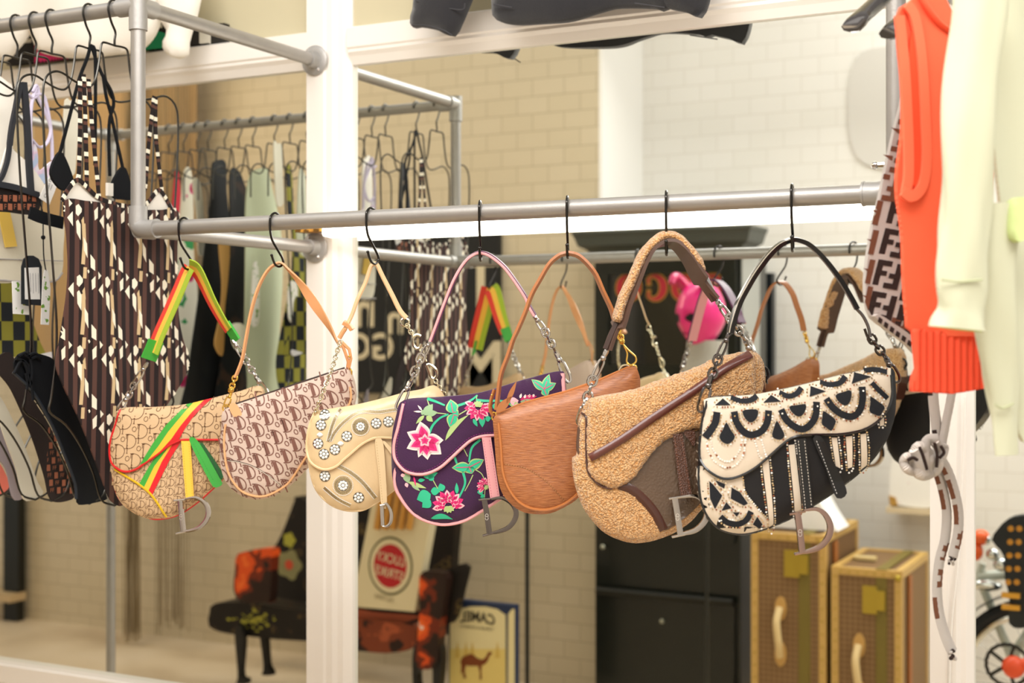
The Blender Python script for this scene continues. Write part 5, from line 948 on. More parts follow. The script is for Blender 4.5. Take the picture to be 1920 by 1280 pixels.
m_ = MB(); cloth(m_, plx(HGX[6]+.02), pxl(plx(HGX[6]+.02), [(62, 668), (80, 663), (98, 660), (94, 674), (78, 673)]), .003, .001, 40, 0, 0, .014, 0, .01); tag(m_.build('white_brief', [mat('white_swim', 'e2e0e4', .8)], loc=(HGX[6], RY, -.1)), 'sliver of white briefs beside the printed swimsuit, above the black briefs', 'swim briefs')
for x_, c_, yy in ((122, 'white_strap_top', 0),):
    plw = plx(-2.15); m_ = MB(); cloth(m_, plw, pxl(plw, [(124, 188), (134, 190), (146, 192), (142, 300), (136, 330), (118, 320), (120, 260)]), .004, .003, 40, 0, 0, .014, 0, .01); tag(m_.build('cream_camisole', [mat('ivory_knit', 'e4dfcd', .85)], loc=(-2.15, RY, .2)), 'cream camisole hanging between the black halter ties', 'top')
# ---- garments seen through the mirror, further along the upper left rail
def mg(X, pts, m, name, label, cat, wave=.006, th=.004, k=40):
    pl = plx(X, True); zs = min(pl.sh(u, v)[1] for u, v in pts); m_ = MB(); q, f = cloth(m_, pl, pxl(pl, pts), th, wave, k, X*9, 0, .018, 0, .014)
    o = m_.build(name, [m], loc=(X, RY, zs)); tag(o, label, cat); return o, pl, q, f
flo, plf, qf, ffn = mg(-2.61, [(346, 320), (362, 326), (368, 400), (367, 480), (370, 560), (362, 640), (352, 720), (340, 800), (310, 800), (318, 640), (330, 520), (338, 400)], mat_ramp('floral_print', 'voronoi', [(0, 'b01f4c'), (.17, 'cf3a7a'), (.26, 'f0ead8'), (.8, '3f9a5a')], (1, 1, 1), .8, 2, 16), 'floral_dress', 'white dress with magenta, red and green flowers, seen in the mirror', 'dress')
mg(-2.66, [(331, 326), (340, 330), (346, 400), (345, 520), (352, 640), (356, 740), (330, 770), (322, 600), (324, 440)], mat('cherry_red', 'c92a40', .8), 'red_top', 'narrow cherry red top beside the floral dress, seen in the mirror', 'top')
mg(-2.55, [(362, 340), (374, 342), (384, 400), (392, 470), (386, 480), (374, 470), (368, 400)], mat('offwhite', 'e9e4d2', .85), 'white_strap_top', 'white strap of a top between the floral dress and black top, seen in the mirror', 'top')
mg(-2.51, [(398, 312), (410, 302), (428, 304), (430, 360), (436, 430), (440, 500), (442, 620), (440, 700), (430, 800), (340, 800), (352, 700), (372, 560), (384, 460), (394, 380)], mat('black_jersey', '15171a', .75), 'black_halter_top', 'plain black halter top in the middle of the mirrored rail', 'top')
mg(-2.46, [(436, 328), (456, 330), (470, 420), (480, 520), (488, 640), (492, 760), (480, 800), (410, 800), (424, 640), (436, 480)], mat_ramp('bronze_black', 'noise', [(.35, '16181b'), (.55, '16181b'), (.62, '3a2a22')], (1, 1, 1), .5, 2, 12, 'LINEAR'), 'black_dress', 'black dress with a bronze sheen right of the halter top, seen in the mirror', 'dress')
mg(-2.435, [(412, 450), (430, 452), (428, 520), (422, 580), (424, 640), (420, 668), (402, 646), (410, 600), (416, 540)], mat('golden_tan', 'c79a58', .6), 'tan_sash', 'golden tan sash hanging over the black dress, seen in the mirror', 'sash')
mg(-2.38, [(474, 330), (484, 318), (500, 318), (508, 350), (522, 396), (532, 450), (534, 520), (530, 590), (530, 640), (545, 700), (570, 800), (476, 800), (470, 700), (464, 600), (462, 500), (466, 400)], mat('mint_jersey', 'c6cdb0', .85, bump=('noise', 60, .3)), 'mint_dress', 'pale mint green dress, seen in the mirror between the second strap and the post', 'dress', .008)
mg(-2.37, [(436, 608), (462, 612), (470, 640), (460, 660), (438, 650)], mat('offwhite2', 'dcdcc8', .85), 'white_cuff', 'small off-white folded cuff beside the mint dress, seen in the mirror', 'cuff')
mg(-2.345, [(478, 500), (486, 500), (488, 600), (474, 602)], flw, 'printed_tag', 'printed tag hanging on the mint dress, seen in the mirror', 'tag', .0)
mg(-2.2825, [(540, 320), (552, 318), (556, 420), (572, 440), (585, 540), (590, 700), (575, 800), (540, 760), (524, 690), (536, 600), (546, 520), (548, 440), (540, 400)], chk, 'checked_dress', 'olive and navy checked dress beside the left post, seen in the mirror', 'dress')
mg(-2.27, [(545, 530), (556, 528), (560, 540), (558, 600), (545, 600), (542, 560)], flw, 'printed_tag', 'white tag on the checked dress, seen in the mirror', 'tag', 0)
mg(-2.20, [(560, 330), (574, 328), (580, 400), (600, 470), (560, 470)], mat('pale_mint', 'd5d8c4', .85), 'pale_top', 'pale top partly behind the left post, seen in the mirror', 'top')
# ---------------------------------------------------------------- right side: knitted piece, vest, cardigan
pF = Pl(*[pxY(1680, 400, 1.80)[0], 1.80], 50); fm = mat('knit_offwhite', 'ece3da', .9, bump=('wave', 240, .9, 'Y', .5)); fb_ = mat('knit_brown', '3d2a24', .95, bump=('wave', 240, .9, 'Y', .5)); fb2 = mat('knit_rust', '6e4530', .95)
FP = [(1690, 172), (1684, 198), (1670, 250), (1660, 296), (1655, 320), (1647, 365), (1636, 420), (1629, 470), (1624, 520), (1625, 560), (1633, 593), (1660, 616), (1690, 638), (1714, 662), (1760, 690), (1800, 660), (1800, 300), (1780, 180), (1740, 120), (1710, 130)]
kg = thing('knitted_wrap', 'off-white and brown letter-patterned knitted wrap behind the orange vest, with knotted ties', 'knitwear', (pF.o.x, 1.8, -.6))
m_ = MB(); qF, fF = cloth(m_, pF, pxl(pF, FP), .006, .004, 45, 0, 0, .012, 0, .012)
def ffm(u, v, k, sc_=1.0, sl=.22, parts=(0, 1, 2, 3, 4, 5)):
    """interlocked pair of block letters, drawn on the cloth"""
    bars = [(-21, -22, -11, 25), (-21, 15, 3, 25), (-21, -3, -2, 6), (11, -25, 21, 22), (-3, -25, 21, -15), (2, -6, 21, 3)]
    for i in parts:
        x0, y0, x1, y1 = bars[i]; pts = [(u+sc_*(x+y*sl), v-sc_*(y-x*sl*.9)) for x, y in ((x0, y0), (x1, y0), (x1, y1), (x0, y1))]
        m_.decal(pF, pxl(pF, pts), fF, .0034+.0001*i, k, .008, qF)
for u, v in ((1652, 574), (1661, 515), (1671, 457), (1682, 400), (1694, 345)): ffm(u, v, 1)
for u, v in ((1655, 352), (1668, 300), (1682, 250)): ffm(u, v, 2, .95)
for u, v in ((1648, 352-0), ): pass
for u, v in ((1633, 395), (1627, 450), (1622, 505), (1619, 555)): ffm(u-6, v, 2, .95, .2, (3, 5))
for u, v in ((1698, 600), (1706, 545), (1712, 490)): ffm(u, v, 1)
for u, v in ((1680, 612),): ffm(u, v, 2, .6)
m_.build('body', [fm, fb_, fb2], kg, ang=60)
m_ = MB(); cloth(m_, pF, pxl(pF, [(1633, 592), (1640, 588), (1665, 604), (1700, 628), (1716, 650), (1712, 664), (1690, 642), (1660, 620)]), .008, .0, 45, 0, .004, .012, 0, .01)
for k in range(7): u, v = 1640+k*11, 594+k*8.5; m_.decal(pF, pxl(pF, [(u, v), (u+7, v+5), (u+4, v+14), (u-3, v+9)]), lambda a, h: .0085, .0005, 1)
m_.build('hem_band', [fm, fb_], kg)
def tie(pts, w_, tws=0, nm='tie', off=0):
    mb = MB(); P = cr([tuple(pF.P(u, v, off)) for u, v in pts], n=8); mb.strap(P, w_, .006, pF.n, math.pi/2+tws); return mb.build(nm, [tiem], kg)
tiem = mat_ramp('tie_knit', 'stripe', [(0, 'dad0c6'), (.3, 'dad0c6'), (.32, '3d2a24'), (.55, '3d2a24'), (.57, 'dad0c6')], (90, 1, 1), .95)
def tie2(pts, w_, nm, m1, seed, off=0, tw=0):
    """a flat knitted ribbon with broken dark runs along one edge"""
    P = cr([tuple(pF.P(u, v, off)) for u, v in pts], sp=.004); N = len(P); mb = MB(); vs = []; rr = random.Random(seed); on = [0]*6; mm = []
    for i in range(N):
        t = (Vector(P[min(i+1, N-1)])-Vector(P[max(i-1, 0)])).normalized(); a = t.cross(pF.n).normalized(); b = pF.n
        for k in range(7): vs.append(Vector(P[i])+a*w_*(k/6-.5)+b*(.003*math.sin(math.pi*k/6)+(.0007 if i % 2 else 0)))
        for k in range(7): vs.append(Vector(P[i])+a*w_*(k/6-.5)-b*.003*math.sin(math.pi*k/6))
    L = 0
    for i in range(N-1):
        if i % 9 == 0: L = rr.choice([0, 1, 1, 2])
        for k in range(6):
            d = 0
            if L == 1 and k in (4, 5) and i % 9 < 7: d = m1
            if L == 2 and (k in (0, 1) or (k in (2, 3) and i % 4 < 2)) and i % 9 < 6: d = m1
            b0 = i*14+k; mb.f.append((b0, b0+1, b0+15, b0+14)); mb.m.append(d); mb.f.append((b0+7, b0+21, b0+22, b0+8)); mb.m.append(d)
    mb.v = [tuple(v) for v in vs]; mb.uv = [(v[0], v[2]) for v in vs]; return mb.build(nm, [fm, fb_, fb2], kg, ang=70)
tie2([(1748, 700), (1750, 750), (1756, 800), (1762, 850)], .017, 'tie', 1, 1); tie2([(1790, 700), (1782, 750), (1772, 800), (1762, 855)], .014, 'tie', 1, 2, .004)
tie2([(1758, 855), (1775, 880), (1789, 920), (1797, 960), (1796, 1000), (1786, 1044)], .016, 'tie', 2, 3, .006); tie2([(1752, 868), (1766, 910), (1775, 960), (1772, 1010), (1762, 1050), (1757, 1100), (1761, 1150), (1774, 1195), (1786, 1222)], .016, 'tie', 2, 4)
m_ = MB(); kn = random.Random(9)
loops = [[(1742, 850), (1722, 838), (1716, 862), (1724, 888), (1744, 886), (1758, 868), (1748, 850)], [(1758, 822), (1738, 826), (1734, 856), (1744, 884), (1758, 876), (1762, 846), (1752, 826)], [(1708, 858), (1700, 856), (1694, 866), (1700, 878), (1712, 884), (1720, 872), (1712, 858)], [(1756, 834), (1772, 838), (1768, 856), (1758, 866), (1752, 852)]]
for i, lp_ in enumerate(loops): m_.tube(cr([tuple(pF.P(u, v, .006+.005*((i+j) % 2))) for j, (u, v) in enumerate(lp_)], n=6), .0078-.001*i, 8)
m_.tube(cr([tuple(pF.P(u, v, .012)) for u, v in ((1714, 842), (1722, 856), (1728, 876), (1736, 888))], n=4), .0075, 8); m_.ball(pF.P(1736, 862, .004), .014, 10, 8); m_.build('knot', [fm], kg, ang=70)
m_ = MB(); 
for pts in ([(1724, 838), (1731, 856), (1738, 880)], [(1752, 830), (1757, 852), (1756, 876)], [(1702, 862), (1712, 858), (1720, 862)], [(1764, 836), (1770, 848), (1762, 858)]): m_.tube(cr([tuple(pF.P(u, v, .020)) for u, v in pts], n=4), .0022, 6)
m_.build('knot_print', [fb_], kg)
for c_ in ((1784, 1050), (1787, 1226)):
    m_ = MB(); rq = random.Random(int(c_[0])); 
    for k in range(9): p = pF.P(c_[0]+rq.uniform(-5, 5), c_[1]+rq.uniform(-8, 8), rq.uniform(0, .006)); m_.ball(p, rq.uniform(.002, .0036), 7, 5, k % 2)
    m_.build('end_knot', [fb_, fm], kg)
hg = mat('black_wood_hanger', '2a2420', .18, coat=.6, bump=('noise', 30, .05))
def coat_hanger(a, b, hook, label, w_=.028):
    """wide shaped shoulder hanger from tip a over the hook to tip b"""
    r = thing('shaped_hanger', label, 'hanger', tuple(hook), 'shaped black hangers on the upper right rail'); mb = MB(); a, b, hk = Vector(a), Vector(b), Vector(hook); top = hk-Vector((0, 0, .075))
    for e in (a, b):
        P = cr([tuple(top), tuple(top.lerp(e, .45)+Vector((0, 0, .006))), tuple(top.lerp(e, .85)+Vector((0, 0, .004))), tuple(e)], n=6)
        N = len(P); vs = []; side = (e-top).cross(Vector((0, 0, 1))).normalized()
        for i, p in enumerate(P):
            q = i/(N-1); W = .007+.014*q**2; Hh = .020-.002*q if i < N-1 else .012
            for k in range(10):
                an = 2*math.pi*k/10; vs.append(Vector(p)+side*W*math.cos(an)+Vector((0, 0, 1))*Hh*.55*math.sin(an)*(1 if math.sin(an) > 0 else 1.5))
        mb.add(vs, [(i*10+k, i*10+(k+1) % 10, i*10+10+(k+1) % 10, i*10+10+k) for i in range(N-1) for k in range(10)]+[tuple(range(10)), tuple(range((N-1)*10, N*10))])
    mb.build('shoulders', [hg], r)
    mb = MB(); rr = PR+.003; x, y, z = hk; mb.tube(cr([(x, y+rr*math.sin(t), Z1+rr*math.cos(t)) for t in [math.radians(q) for q in range(100, -91, -19)]]+[(x, y-.012, Z1-.02), (x, y, Z1-.035), (x, y, z-.07)], n=4), .0021, 8); mb.build('hook', [chrome], r); return r
hx1, hx2, hx3 = -.315, -.235, -.12
coat_hanger(pxY(1601, 44, 1.735), (hx1+.12, 2.07, .45), (hx1, RY, Z1), 'empty shiny black shaped hanger poking out left of the orange vest')
coat_hanger(pxY(1672, 57, 1.70), (hx2+.08, 2.07, .455), (hx2, RY, Z1), 'shiny black shaped hanger inside the armhole of the orange vest')
coat_hanger((hx3-.16, 1.73, .44), (hx3+.10, 2.06, .45), (hx3, RY, Z1), 'black shaped hanger under the lime cardigan')
# vest
pV = Pl(*[pxY(1765, 300, 1.70)[0], 1.70], 48); org = mat('orange_knit', 'fb6540', .9, bump=('wave', 330, .35, 'X', .2), sheen=.1); orr = mat('orange_rib', 'ff5f3a', .9, bump=('wave', 160, 1., 'X', .1)); 
vg = thing('knit_vest', 'bright orange-red knitted vest with ribbed armholes and hem', 'vest', (pV.o.x, 1.7, -.08))
VP = [(1683, 30), (1690, 12), (1708, 2), (1725, -14), (1762, -14), (1775, 8), (1800, 50), (1850, 70), (1870, 200), (1868, 400), (1856, 560), (1850, 622), (1780, 630), (1716, 622), (1708, 590), (1702, 520), (1699, 450), (1693, 400), (1688, 365), (1687, 320), (1694, 240), (1692, 150), (1685, 80)]
def vwave(a, h): return .010*math.sin(a*38+1.5*math.sin(h*6))*min(1, max(0, (.42-h)/.25))
m_ = MB(); cloth(m_, pV, pxl(pV, VP), .006, 0, 0, 0, 0, .012, 0, .012, fn=vwave); m_.build('body', [org], vg, ang=60)
m_ = MB(); hp = pxl(pV, [(1716, 616), (1780, 624), (1850, 616), (1852, 700), (1848, 726), (1780, 738), (1712, 734), (1714, 715), (1720, 690), (1718, 650)])
m_.shell(pV, [tuple(p) for p in dens(hp, .005)], lambda a, h: .004+.0016*math.sin(a*700)+.004*math.sin(a*38), lambda a, h: -.004+.0016*math.sin(a*700)+.004*math.sin(a*38), .0022, 0); m_.build('hem_rib', [mat('orange_rib_plain', 'f9583a', .9)], vg, ang=80)
for pts, of_ in (([(1700, 8), (1714, 30), (1724, 80), (1731, 150), (1735, 230), (1737, 290), (1733, 335), (1722, 360), (1706, 368), (1692, 358)], .007), ([(1686, 30), (1690, 70), (1696, 130), (1700, 200), (1703, 270), (1703, 330), (1698, 362)], .006)):
    m_ = MB(); m_.strap(cr([tuple(pV.P(u, v, of_)) for u, v in pts], n=6), .013, .004, pV.n, math.pi/2); m_.build('armhole_rib', [mat('orange_rib2', 'ff7350', .9, bump=('wave', 130, .25, 'Y', .1))], vg)
m_ = MB(); q = pxl(pV, [(1704, 60), (1714, 70), (1722, 120), (1727, 200), (1728, 280), (1724, 330), (1712, 350), (1702, 340), (1704, 280), (1703, 200), (1698, 120)]); cloth(m_, pV, q, .002, 0, 0, 0, .0048, .014, 0, .01, fn=lambda a, h: .0052); m_.build('inner_side', [mat('orange_inside', 'f94f2c', .95)], vg)
m_ = MB(); m_.tube(cr([tuple(pV.P(u, v, .007)) for u, v in ((1725, -12), (1738, 14), (1760, 42), (1785, 60), (1812, 72))], n=5), .0055, 8, flat=.5); m_.build('neck_rib', [MATS['orange_rib2']], vg)
# cardigan
pC = Pl(*[pxY(1860, 300, 1.62)[0], 1.62], 42); lim = mat('lime_knit', 'cdcdb0', .9, bump=('wave', 420, .25, 'X', .2), sheen=.1); limd = mat('lime_knit_inside', 'bdd07e', .9)
cg = thing('knit_cardigan', 'pale lime green knitted cardigan with hanging sleeves at the right edge', 'cardigan', (pC.o.x, 1.62, -.2))
cw = lambda a, h: .012*math.sin(a*30+1.2*math.sin(h*5)+1)+.004*math.sin(a*90+h*14)
m_ = MB(); cloth(m_, pC, pxl(pC, [(1845, -20), (1990, -20), (2060, 60), (2070, 500), (2060, 818), (1960, 824), (1898, 822), (1890, 700), (1876, 560), (1860, 400), (1840, 200), (1830, 60)]), .006, 0, fn=cw, res=.016, sp=.014); m_.build('body', [lim], cg, ang=70)
def sleeve(ctr, rad, nm, m, cuff=None):
    """a hollow flattened tube of knit with soft folds"""
    P = [Vector(pC.P(u, v, o_)) for u, v, o_ in ctr]; P = [Vector(p) for p in cr([tuple(p) for p in P], n=7)]; N = len(P); mb = MB(); vs = []; K = 28
    rr = np.interp(np.linspace(0, 1, N), np.linspace(0, 1, len(rad)), rad)
    for i, p in enumerate(P):
        t = (P[min(i+1, N-1)]-P[max(i-1, 0)]).normalized(); a = (pC.a-t*pC.a.dot(t)).normalized(); b = t.cross(a)
        for k in range(K):
            an = 2*math.pi*k/K; r = rr[i]*(1+.08*math.sin(3*an+i*.35)+.05*math.sin(5*an-i*.2)); vs.append(p+a*r*math.cos(an)+b*r*.42*math.sin(an))
    fs = [(i*K+k, i*K+(k+1) % K, (i+1)*K+(k+1) % K, (i+1)*K+k) for i in range(N-1) for k in range(K)]
    inn = len(vs); c0 = sum(vs[(N-1)*K:N*K], Vector())/K; c1 = c0+(P[-3]-P[-1])*1.2; vs += [c1]
    mb.add(vs, fs, 0, [(k/28*.2, v.z) for k, v in enumerate(vs)]); last = (N-1)*K
    vs2 = [c0.lerp(v, .9) for v in vs[last:last+K]]+[c1]; o = len(mb.v); mb.v += [tuple(v) for v in vs2]; mb.uv += [(0, 0)]*len(vs2)
    for k in range(K): mb.f.append((last+k, last+(k+1) % K, o+(k+1) % K, o+k)); mb.m.append(0); mb.f.append((o+k, o+(k+1) % K, o+K)); mb.m.append(1)
    return mb.build(nm, [m, limd], cg, ang=70)
sleeve([(1838, -40, .05), (1828, 90, .055), (1818, 230, .06), (1812, 360, .06), (1808, 450, .06), (1802, 530, .06), (1802, 580, .06), (1799, 617, .06)], [.033, .032, .031, .030, .030, .029, .028, .033], 'sleeve', lim)
sleeve([(1866, 380, .045), (1864, 480, .04), (1868, 600, .035), (1876, 700, .03), (1884, 780, .03), (1887, 853, .03)], [.028, .028, .026, .023, .016, .0135], 'sleeve', lim)
m_ = MB(); cloth(m_, pC, pxl(pC, [(1838, 388), (1852, 380), (1876, 386), (1896, 402), (1880, 430), (1860, 455), (1845, 460), (1836, 440)]), .012, 0, fn=lambda a, h: .050+.012*math.sin(a*55+1), res=.01, sp=.008); m_.build('elbow_fold', [mat('lime_fold_shadow', 'c2d08e', .9)], cg, ang=70)  # greener tint puts the fold's shadow into its colour
m_ = MB()
for pts, o_ in (([(1766, 524), (1800, 528), (1842, 524)], .074), ([(1866, 758), (1880, 765), (1900, 756)], .042)): m_.tube(cr([tuple(pC.P(u, v, o_)) for u, v in pts], n=4), .0012, 6)
m_.build('cuff_seam', [mat('cuff_seam_lime', 'b4b892', .9)], cg)
# ---------------------------------------------------------------- sweatshirts hanging above the crossrail
def hoodie(y, px, m, label, name, extra=(), zt=None, th=.02):
    pl = ply(y); zs = min(pl.sh(u, v)[1] for pg in px for u, v in pg[1]); c = pl.sh(*px[0][1][0]); r = thing(name, label, 'sweatshirt', (c[0], y, zs))
    for nm, pg in px:
        q = [tuple(p) for p in cr(pxl(pl, pg), True, .014)]; f = puff(q, th, .004, .05); m_ = MB(); w_ = lambda a, h: .006*math.sin(a*26+h*9)
        g = gridfn(q, f, .012); m_.shell(pl, q, lambda a, h: g(a, h)+w_(a, h), lambda a, h: -.010+w_(a, h)*.4, .018, 0); m_.build(nm, [m], r, ang=70)
    return r, pl
chm = mat('charcoal_fleece', '242326', .95, bump=('noise', 500, .4), sheen=.3, var=.15)
bs, plb = hoodie(2.372, [('body', [(920, -10), (922, 10), (928, 35), (960, 45), (1020, 44), (1070, 40), (1120, 24), (1160, 14), (1230, 16), (1245, 22), (1255, 14), (1290, -30), (1290, -160), (1180, -210), (1080, -200), (960, -190), (905, -150)]), ('sleeve', [(782, -60), (779, -2), (770, 48), (790, 50), (822, 57), (850, 68), (866, 40), (884, -6), (905, -60), (890, -150), (830, -140)]), ('sleeve', [(1238, -60), (1190, -10), (1248, 14), (1262, 18), (1290, 24), (1306, 32), (1318, 29), (1330, -6), (1335, -60), (1300, -140)])], chm, 'charcoal black sweatshirt hung above the crossrail, cuffs drooping over it', 'sweatshirt')
m_ = MB()
for pts in ([(779, 1), (820, 12), (866, 18), (872, 6)], [(926, 8), (960, 14)], [(1190, 6), (1246, 14)], [(771, 47), (800, 48), (830, 56), (848, 66)]): m_ = MB(); m_.tube(cr([tuple(plb.P(u, v, .024)) for u, v in pts], n=4), .0012, 6); m_.build('rib_seam', [mat('charcoal_seam', '3e3d40', .9)], bs)
pass
wht = mat('white_fleece', 'efe9dd', .95, bump=('noise', 300, .3))
ws, plw_ = hoodie(2.378, [('body', [(-60, -60), (-60, 70), (0, 112), (30, 92), (52, 60), (56, 54), (72, 94), (110, 106), (160, 108), (215, 101), (262, 92), (300, 30), (300, -140), (120, -190), (-20, -150)]), ('sleeve', [(300, -40), (303, 26), (318, 60), (312, 82), (316, 100), (334, 110), (350, 100), (350, 82), (356, 56), (366, 20), (372, -40), (340, -120)])], wht, 'white sweatshirt hung above the left crossrail with one cuff drooping over it', 'sweatshirt')
for r_, x_ in ((bs, -.93), (ws, -2.3)):
    m_ = MB(); m_.tube([(x_, 2.49, 1.02), (x_, 2.37, 1.02), (x_, 2.355, 1.035)], .006, 10); m_.lathe([(.0, 2.4915), (.02, 2.4915), (.02, 2.485), (.0, 2.485)], (x_, 0, 1.02), 16, 0, 1); tag(m_.build('wall_peg', [chrome], loc=(x_, 2.49, 1.02)), 'metal peg on the upper wall behind the %s sweatshirt' % ('charcoal' if r_ is bs else 'white'), 'peg')

# ---- folded printed clothes along the ledge of the left crossrail
pL = ply(2.474); dk = mat('ledge_dark_cloth', '26231f', .85); cols = [dk, mat('ledge_green', '1f9a6a', .6), mat('ledge_white', 'd9d4c6', .7), mat('ledge_pink', 'e32a72', .6), mat('ledge_orange', 'e8622a', .6)]
def ledge(px, decs, label):
    q = [tuple(p) for p in dens(pxl(pL, px), .02)]; zs = min(p[1] for p in q); m_ = MB(); f = lambda a, h: .006+.002*math.sin(a*50)
    m_.shell(pL, q, f, lambda a, h: -.012, .02, 0)
    for d, mi in decs: m_.decal(pL, pxl(pL, d), f, .0008+.0002*mi, mi, .01, q)
    tag(m_.build('folded_shirt', cols, loc=pL.w(q[0][0], zs, 0)), label, 'shirt', 'folded printed shirts on the crossrail ledge')
ring = [(300+27*math.cos(t), 92+32*math.sin(t)) for t in [2*math.pi*k/40 for k in range(40)]]
hole = [(302+13*math.cos(t), 97+18*math.sin(t)) for t in [2*math.pi*k/30 for k in range(30)]]
ledge([(274, 44), (300, 42), (352, 50), (380, 46), (424, 44), (424, 79), (274, 95)], [([(274, 50), (308, 46), (308, 53), (274, 58)], 2), ([(378, 44), (398, 42), (398, 92), (378, 92)], 2), (ring, 1), (hole, 0)], 'dark folded shirt with a green ring print behind the drooping white cuff')
ledge([(16, 72), (60, 68), (120, 78), (255, 70), (255, 97), (16, 123)], [([(70, 60), (134, 60), (132, 130), (70, 130)], 3), ([(148, 60), (176, 60), (176, 130), (148, 130)], 4), ([(205, 60), (246, 60), (246, 130), (205, 130)], 1), ([(20, 76), (64, 74), (64, 81), (20, 84)], 2)], 'dark folded shirt with pink, orange and green blocks under the white sweatshirt')
# ---------------------------------------------------------------- the shop behind the camera, met in the mirrors
def vbox(mb, x0, x1, z0, z1, y0, y1, mi=0): mb.box((min(x0, x1), 2*MY-max(y0, y1), min(z0, z1)), (max(x0, x1), 2*MY-min(y0, y1), max(z0, z1)), mi)
def vpl(y, phi=0, x=0): return Pl(x, y, phi, True)
def slab(mb, pl, pts, t0, t1, mi=0, smooth=False, mb_=None, ms=None): mb.shell(pl, [tuple(p) for p in (cr(pts, True, .02) if smooth else dens(pts, .08))], lambda a, h: t1, lambda a, h: t0, .2, mi, mb_, ms)
# black cabinet with lettered glass door
cbk = mat('cabinet_black', '12150f', .28, coat=.15, var=.25); cgr = mat('cabinet_cornice', '4a4e48', .45); gls = mat('dark_glass', '0c0f0f', .06, spec=.8)
cx0, cx1, cy0, cy1 = -2.30, -1.675, 5.2, 5.56
cab = thing('display_cabinet', 'tall black cabinet with red and gold lettering on its glass door', 'cabinet', vr((cx0+cx1)/2, 5.5, FLOOR))
m_ = MB(); vbox(m_, cx0, cx1, FLOOR+.04, .36, cy0+.02, cy1); m_.build('body', [cbk], cab, smooth=False)
m_ = MB(); pf = [(0, .355), (-.012, .36), (-.02, .372), (-.05, .388), (-.062, .425), (-.07, .438), (-.07, .448)]
rows = []
for off, z in pf: rows.append([vr(cx0+off, cy0+off, z), vr(cx1-off, cy0+off, z), vr(cx1-off, 5.355, z), vr(cx0+off, 5.355, z)])
vs = [p for r in rows for p in r]; m_.add(vs, [(i*4+k, i*4+(k+1) % 4, i*4+4+(k+1) % 4, i*4+4+k) for i in range(len(rows)-1) for k in range(4)]+[(0, 1, 2, 3), tuple(len(vs)-4+k for k in range(4))]); m_.build('cornice', [cgr], cab, smooth=False)
m_ = MB()
for a in ((cx0+.01, cx0+.07, -.18, .33), (cx1-.07, cx1-.01, -.18, .33), (cx0+.07, cx1-.07, .27, .33), (cx0+.07, cx1-.07, -.18, -.10)): vbox(m_, a[0], a[1], a[2], a[3], cy0-.012, cy0+.02)
dr = m_.build('glass_door', [cbk], cab, smooth=False)
m_ = MB(); vbox(m_, cx0+.07, cx1-.07, -.10, .27, cy0+.004, cy0+.008); m_.build('pane', [gls], dr, smooth=False)
m_ = MB(); pv = vpl(cy0+.002); redl = mat('red_lettering', 'a82430', .4); gol = mat('gold_lettering', 'b08a3e', .35, .5)
def ltr(c, ch, u, v):
    a0, h0 = pv.sh(u, v); rx, ry = .040, .047; N = 26
    rng = [2*math.pi*k/N for k in range(N+1)] if ch == 'O' else [math.radians(q) for q in np.linspace(180+50, -50+360*0+0, 22)] if False else [math.radians(q) for q in np.linspace(-128, 128, 22)]
    pts = [(a0+rx*math.cos(t), h0+ry*math.sin(t)) for t in rng]; A = len(pts)-1
    wf = (lambda t: .008+.020*abs(math.cos(2*math.pi*t))) if ch == 'O' else (lambda t: .006+.024*math.sin(math.pi*t)**1.5)
    m_.stroke(pv, pts, lambda t: wf(t)+.011, zero, .001, 1); m_.stroke(pv, pts, wf, zero, .002, 0)
    if ch == 'C':
        for s_ in (1, -1): x, y = pts[0] if s_ < 0 else pts[-1]; m_.stroke(pv, [(x, y-s_*.001), (x+.002, y-s_*.026)], lambda t: .012-.008*t, zero, .003, 0); m_.stroke(pv, [(x, y+s_*.003), (x+.002, y-s_*.030)], .020, zero, .0005, 1)
for ch, u in (('O', 1180), ('C', 1228), ('O', 1284), ('C', 1335)): ltr(None, ch, u, 539)
m_.build('lettering', [redl, gol], dr, smooth=False)
m_ = MB(); vbox(m_, cx1-.001, cx1+.004, -.5, .34, cy0+.03, cy1-.10); o = m_.build('side_reflection', [mat('grey_side_reflection', 'a9aaa4', .35)], cab, smooth=False); o['label'] = 'light grey reflection on the side'  # bright wall's reflection, put on the black side as a grey sheet
m_ = MB(); vbox(m_, cx0+.01, cx1-.02, -.80, -.20, cy0, cy0+.02); m_.build('front_panel', [cbk], cab, smooth=False)
m_ = MB(); vbox(m_, cx0+.01, cx1-.02, FLOOR+.06, -1.04, cy0, cy0+.02); m_.build('drawer', [cbk], cab, smooth=False)
zb = pv.sh(1250, 1116)[1]
m_ = MB(); m_.tube([vr(cx0+.02, cy0-.015, zb), vr(cx1-.02, cy0-.015, zb)], .016, 12); o = m_.build('crossbar', [mat('bar_dark_metal', '2c2b26', .3, .6)], cab)
for u, v in ((1133, 1024), (1244, 1163)):
    c = pv.sh(u, v); m_ = MB(); m_.ball(vr(c[0], cy0-.008, c[1]), (.010, .008, .010), 12, 8); m_.build('knob', [mat('pale_knob', 'a9a894', .25, .5)], cab)
m_ = MB()
for x in (cx0+.04, cx1-.04): vbox(m_, x-.03, x+.03, FLOOR, FLOOR+.05, cy0+.05, cy0+.11)
for x in (cx0+.04,): pass
vbox(m_, cx0+.02, cx1-.02, FLOOR, FLOOR+.045, cy0+.04, cy1-.04); m_.build('plinth', [cbk], cab, smooth=False)
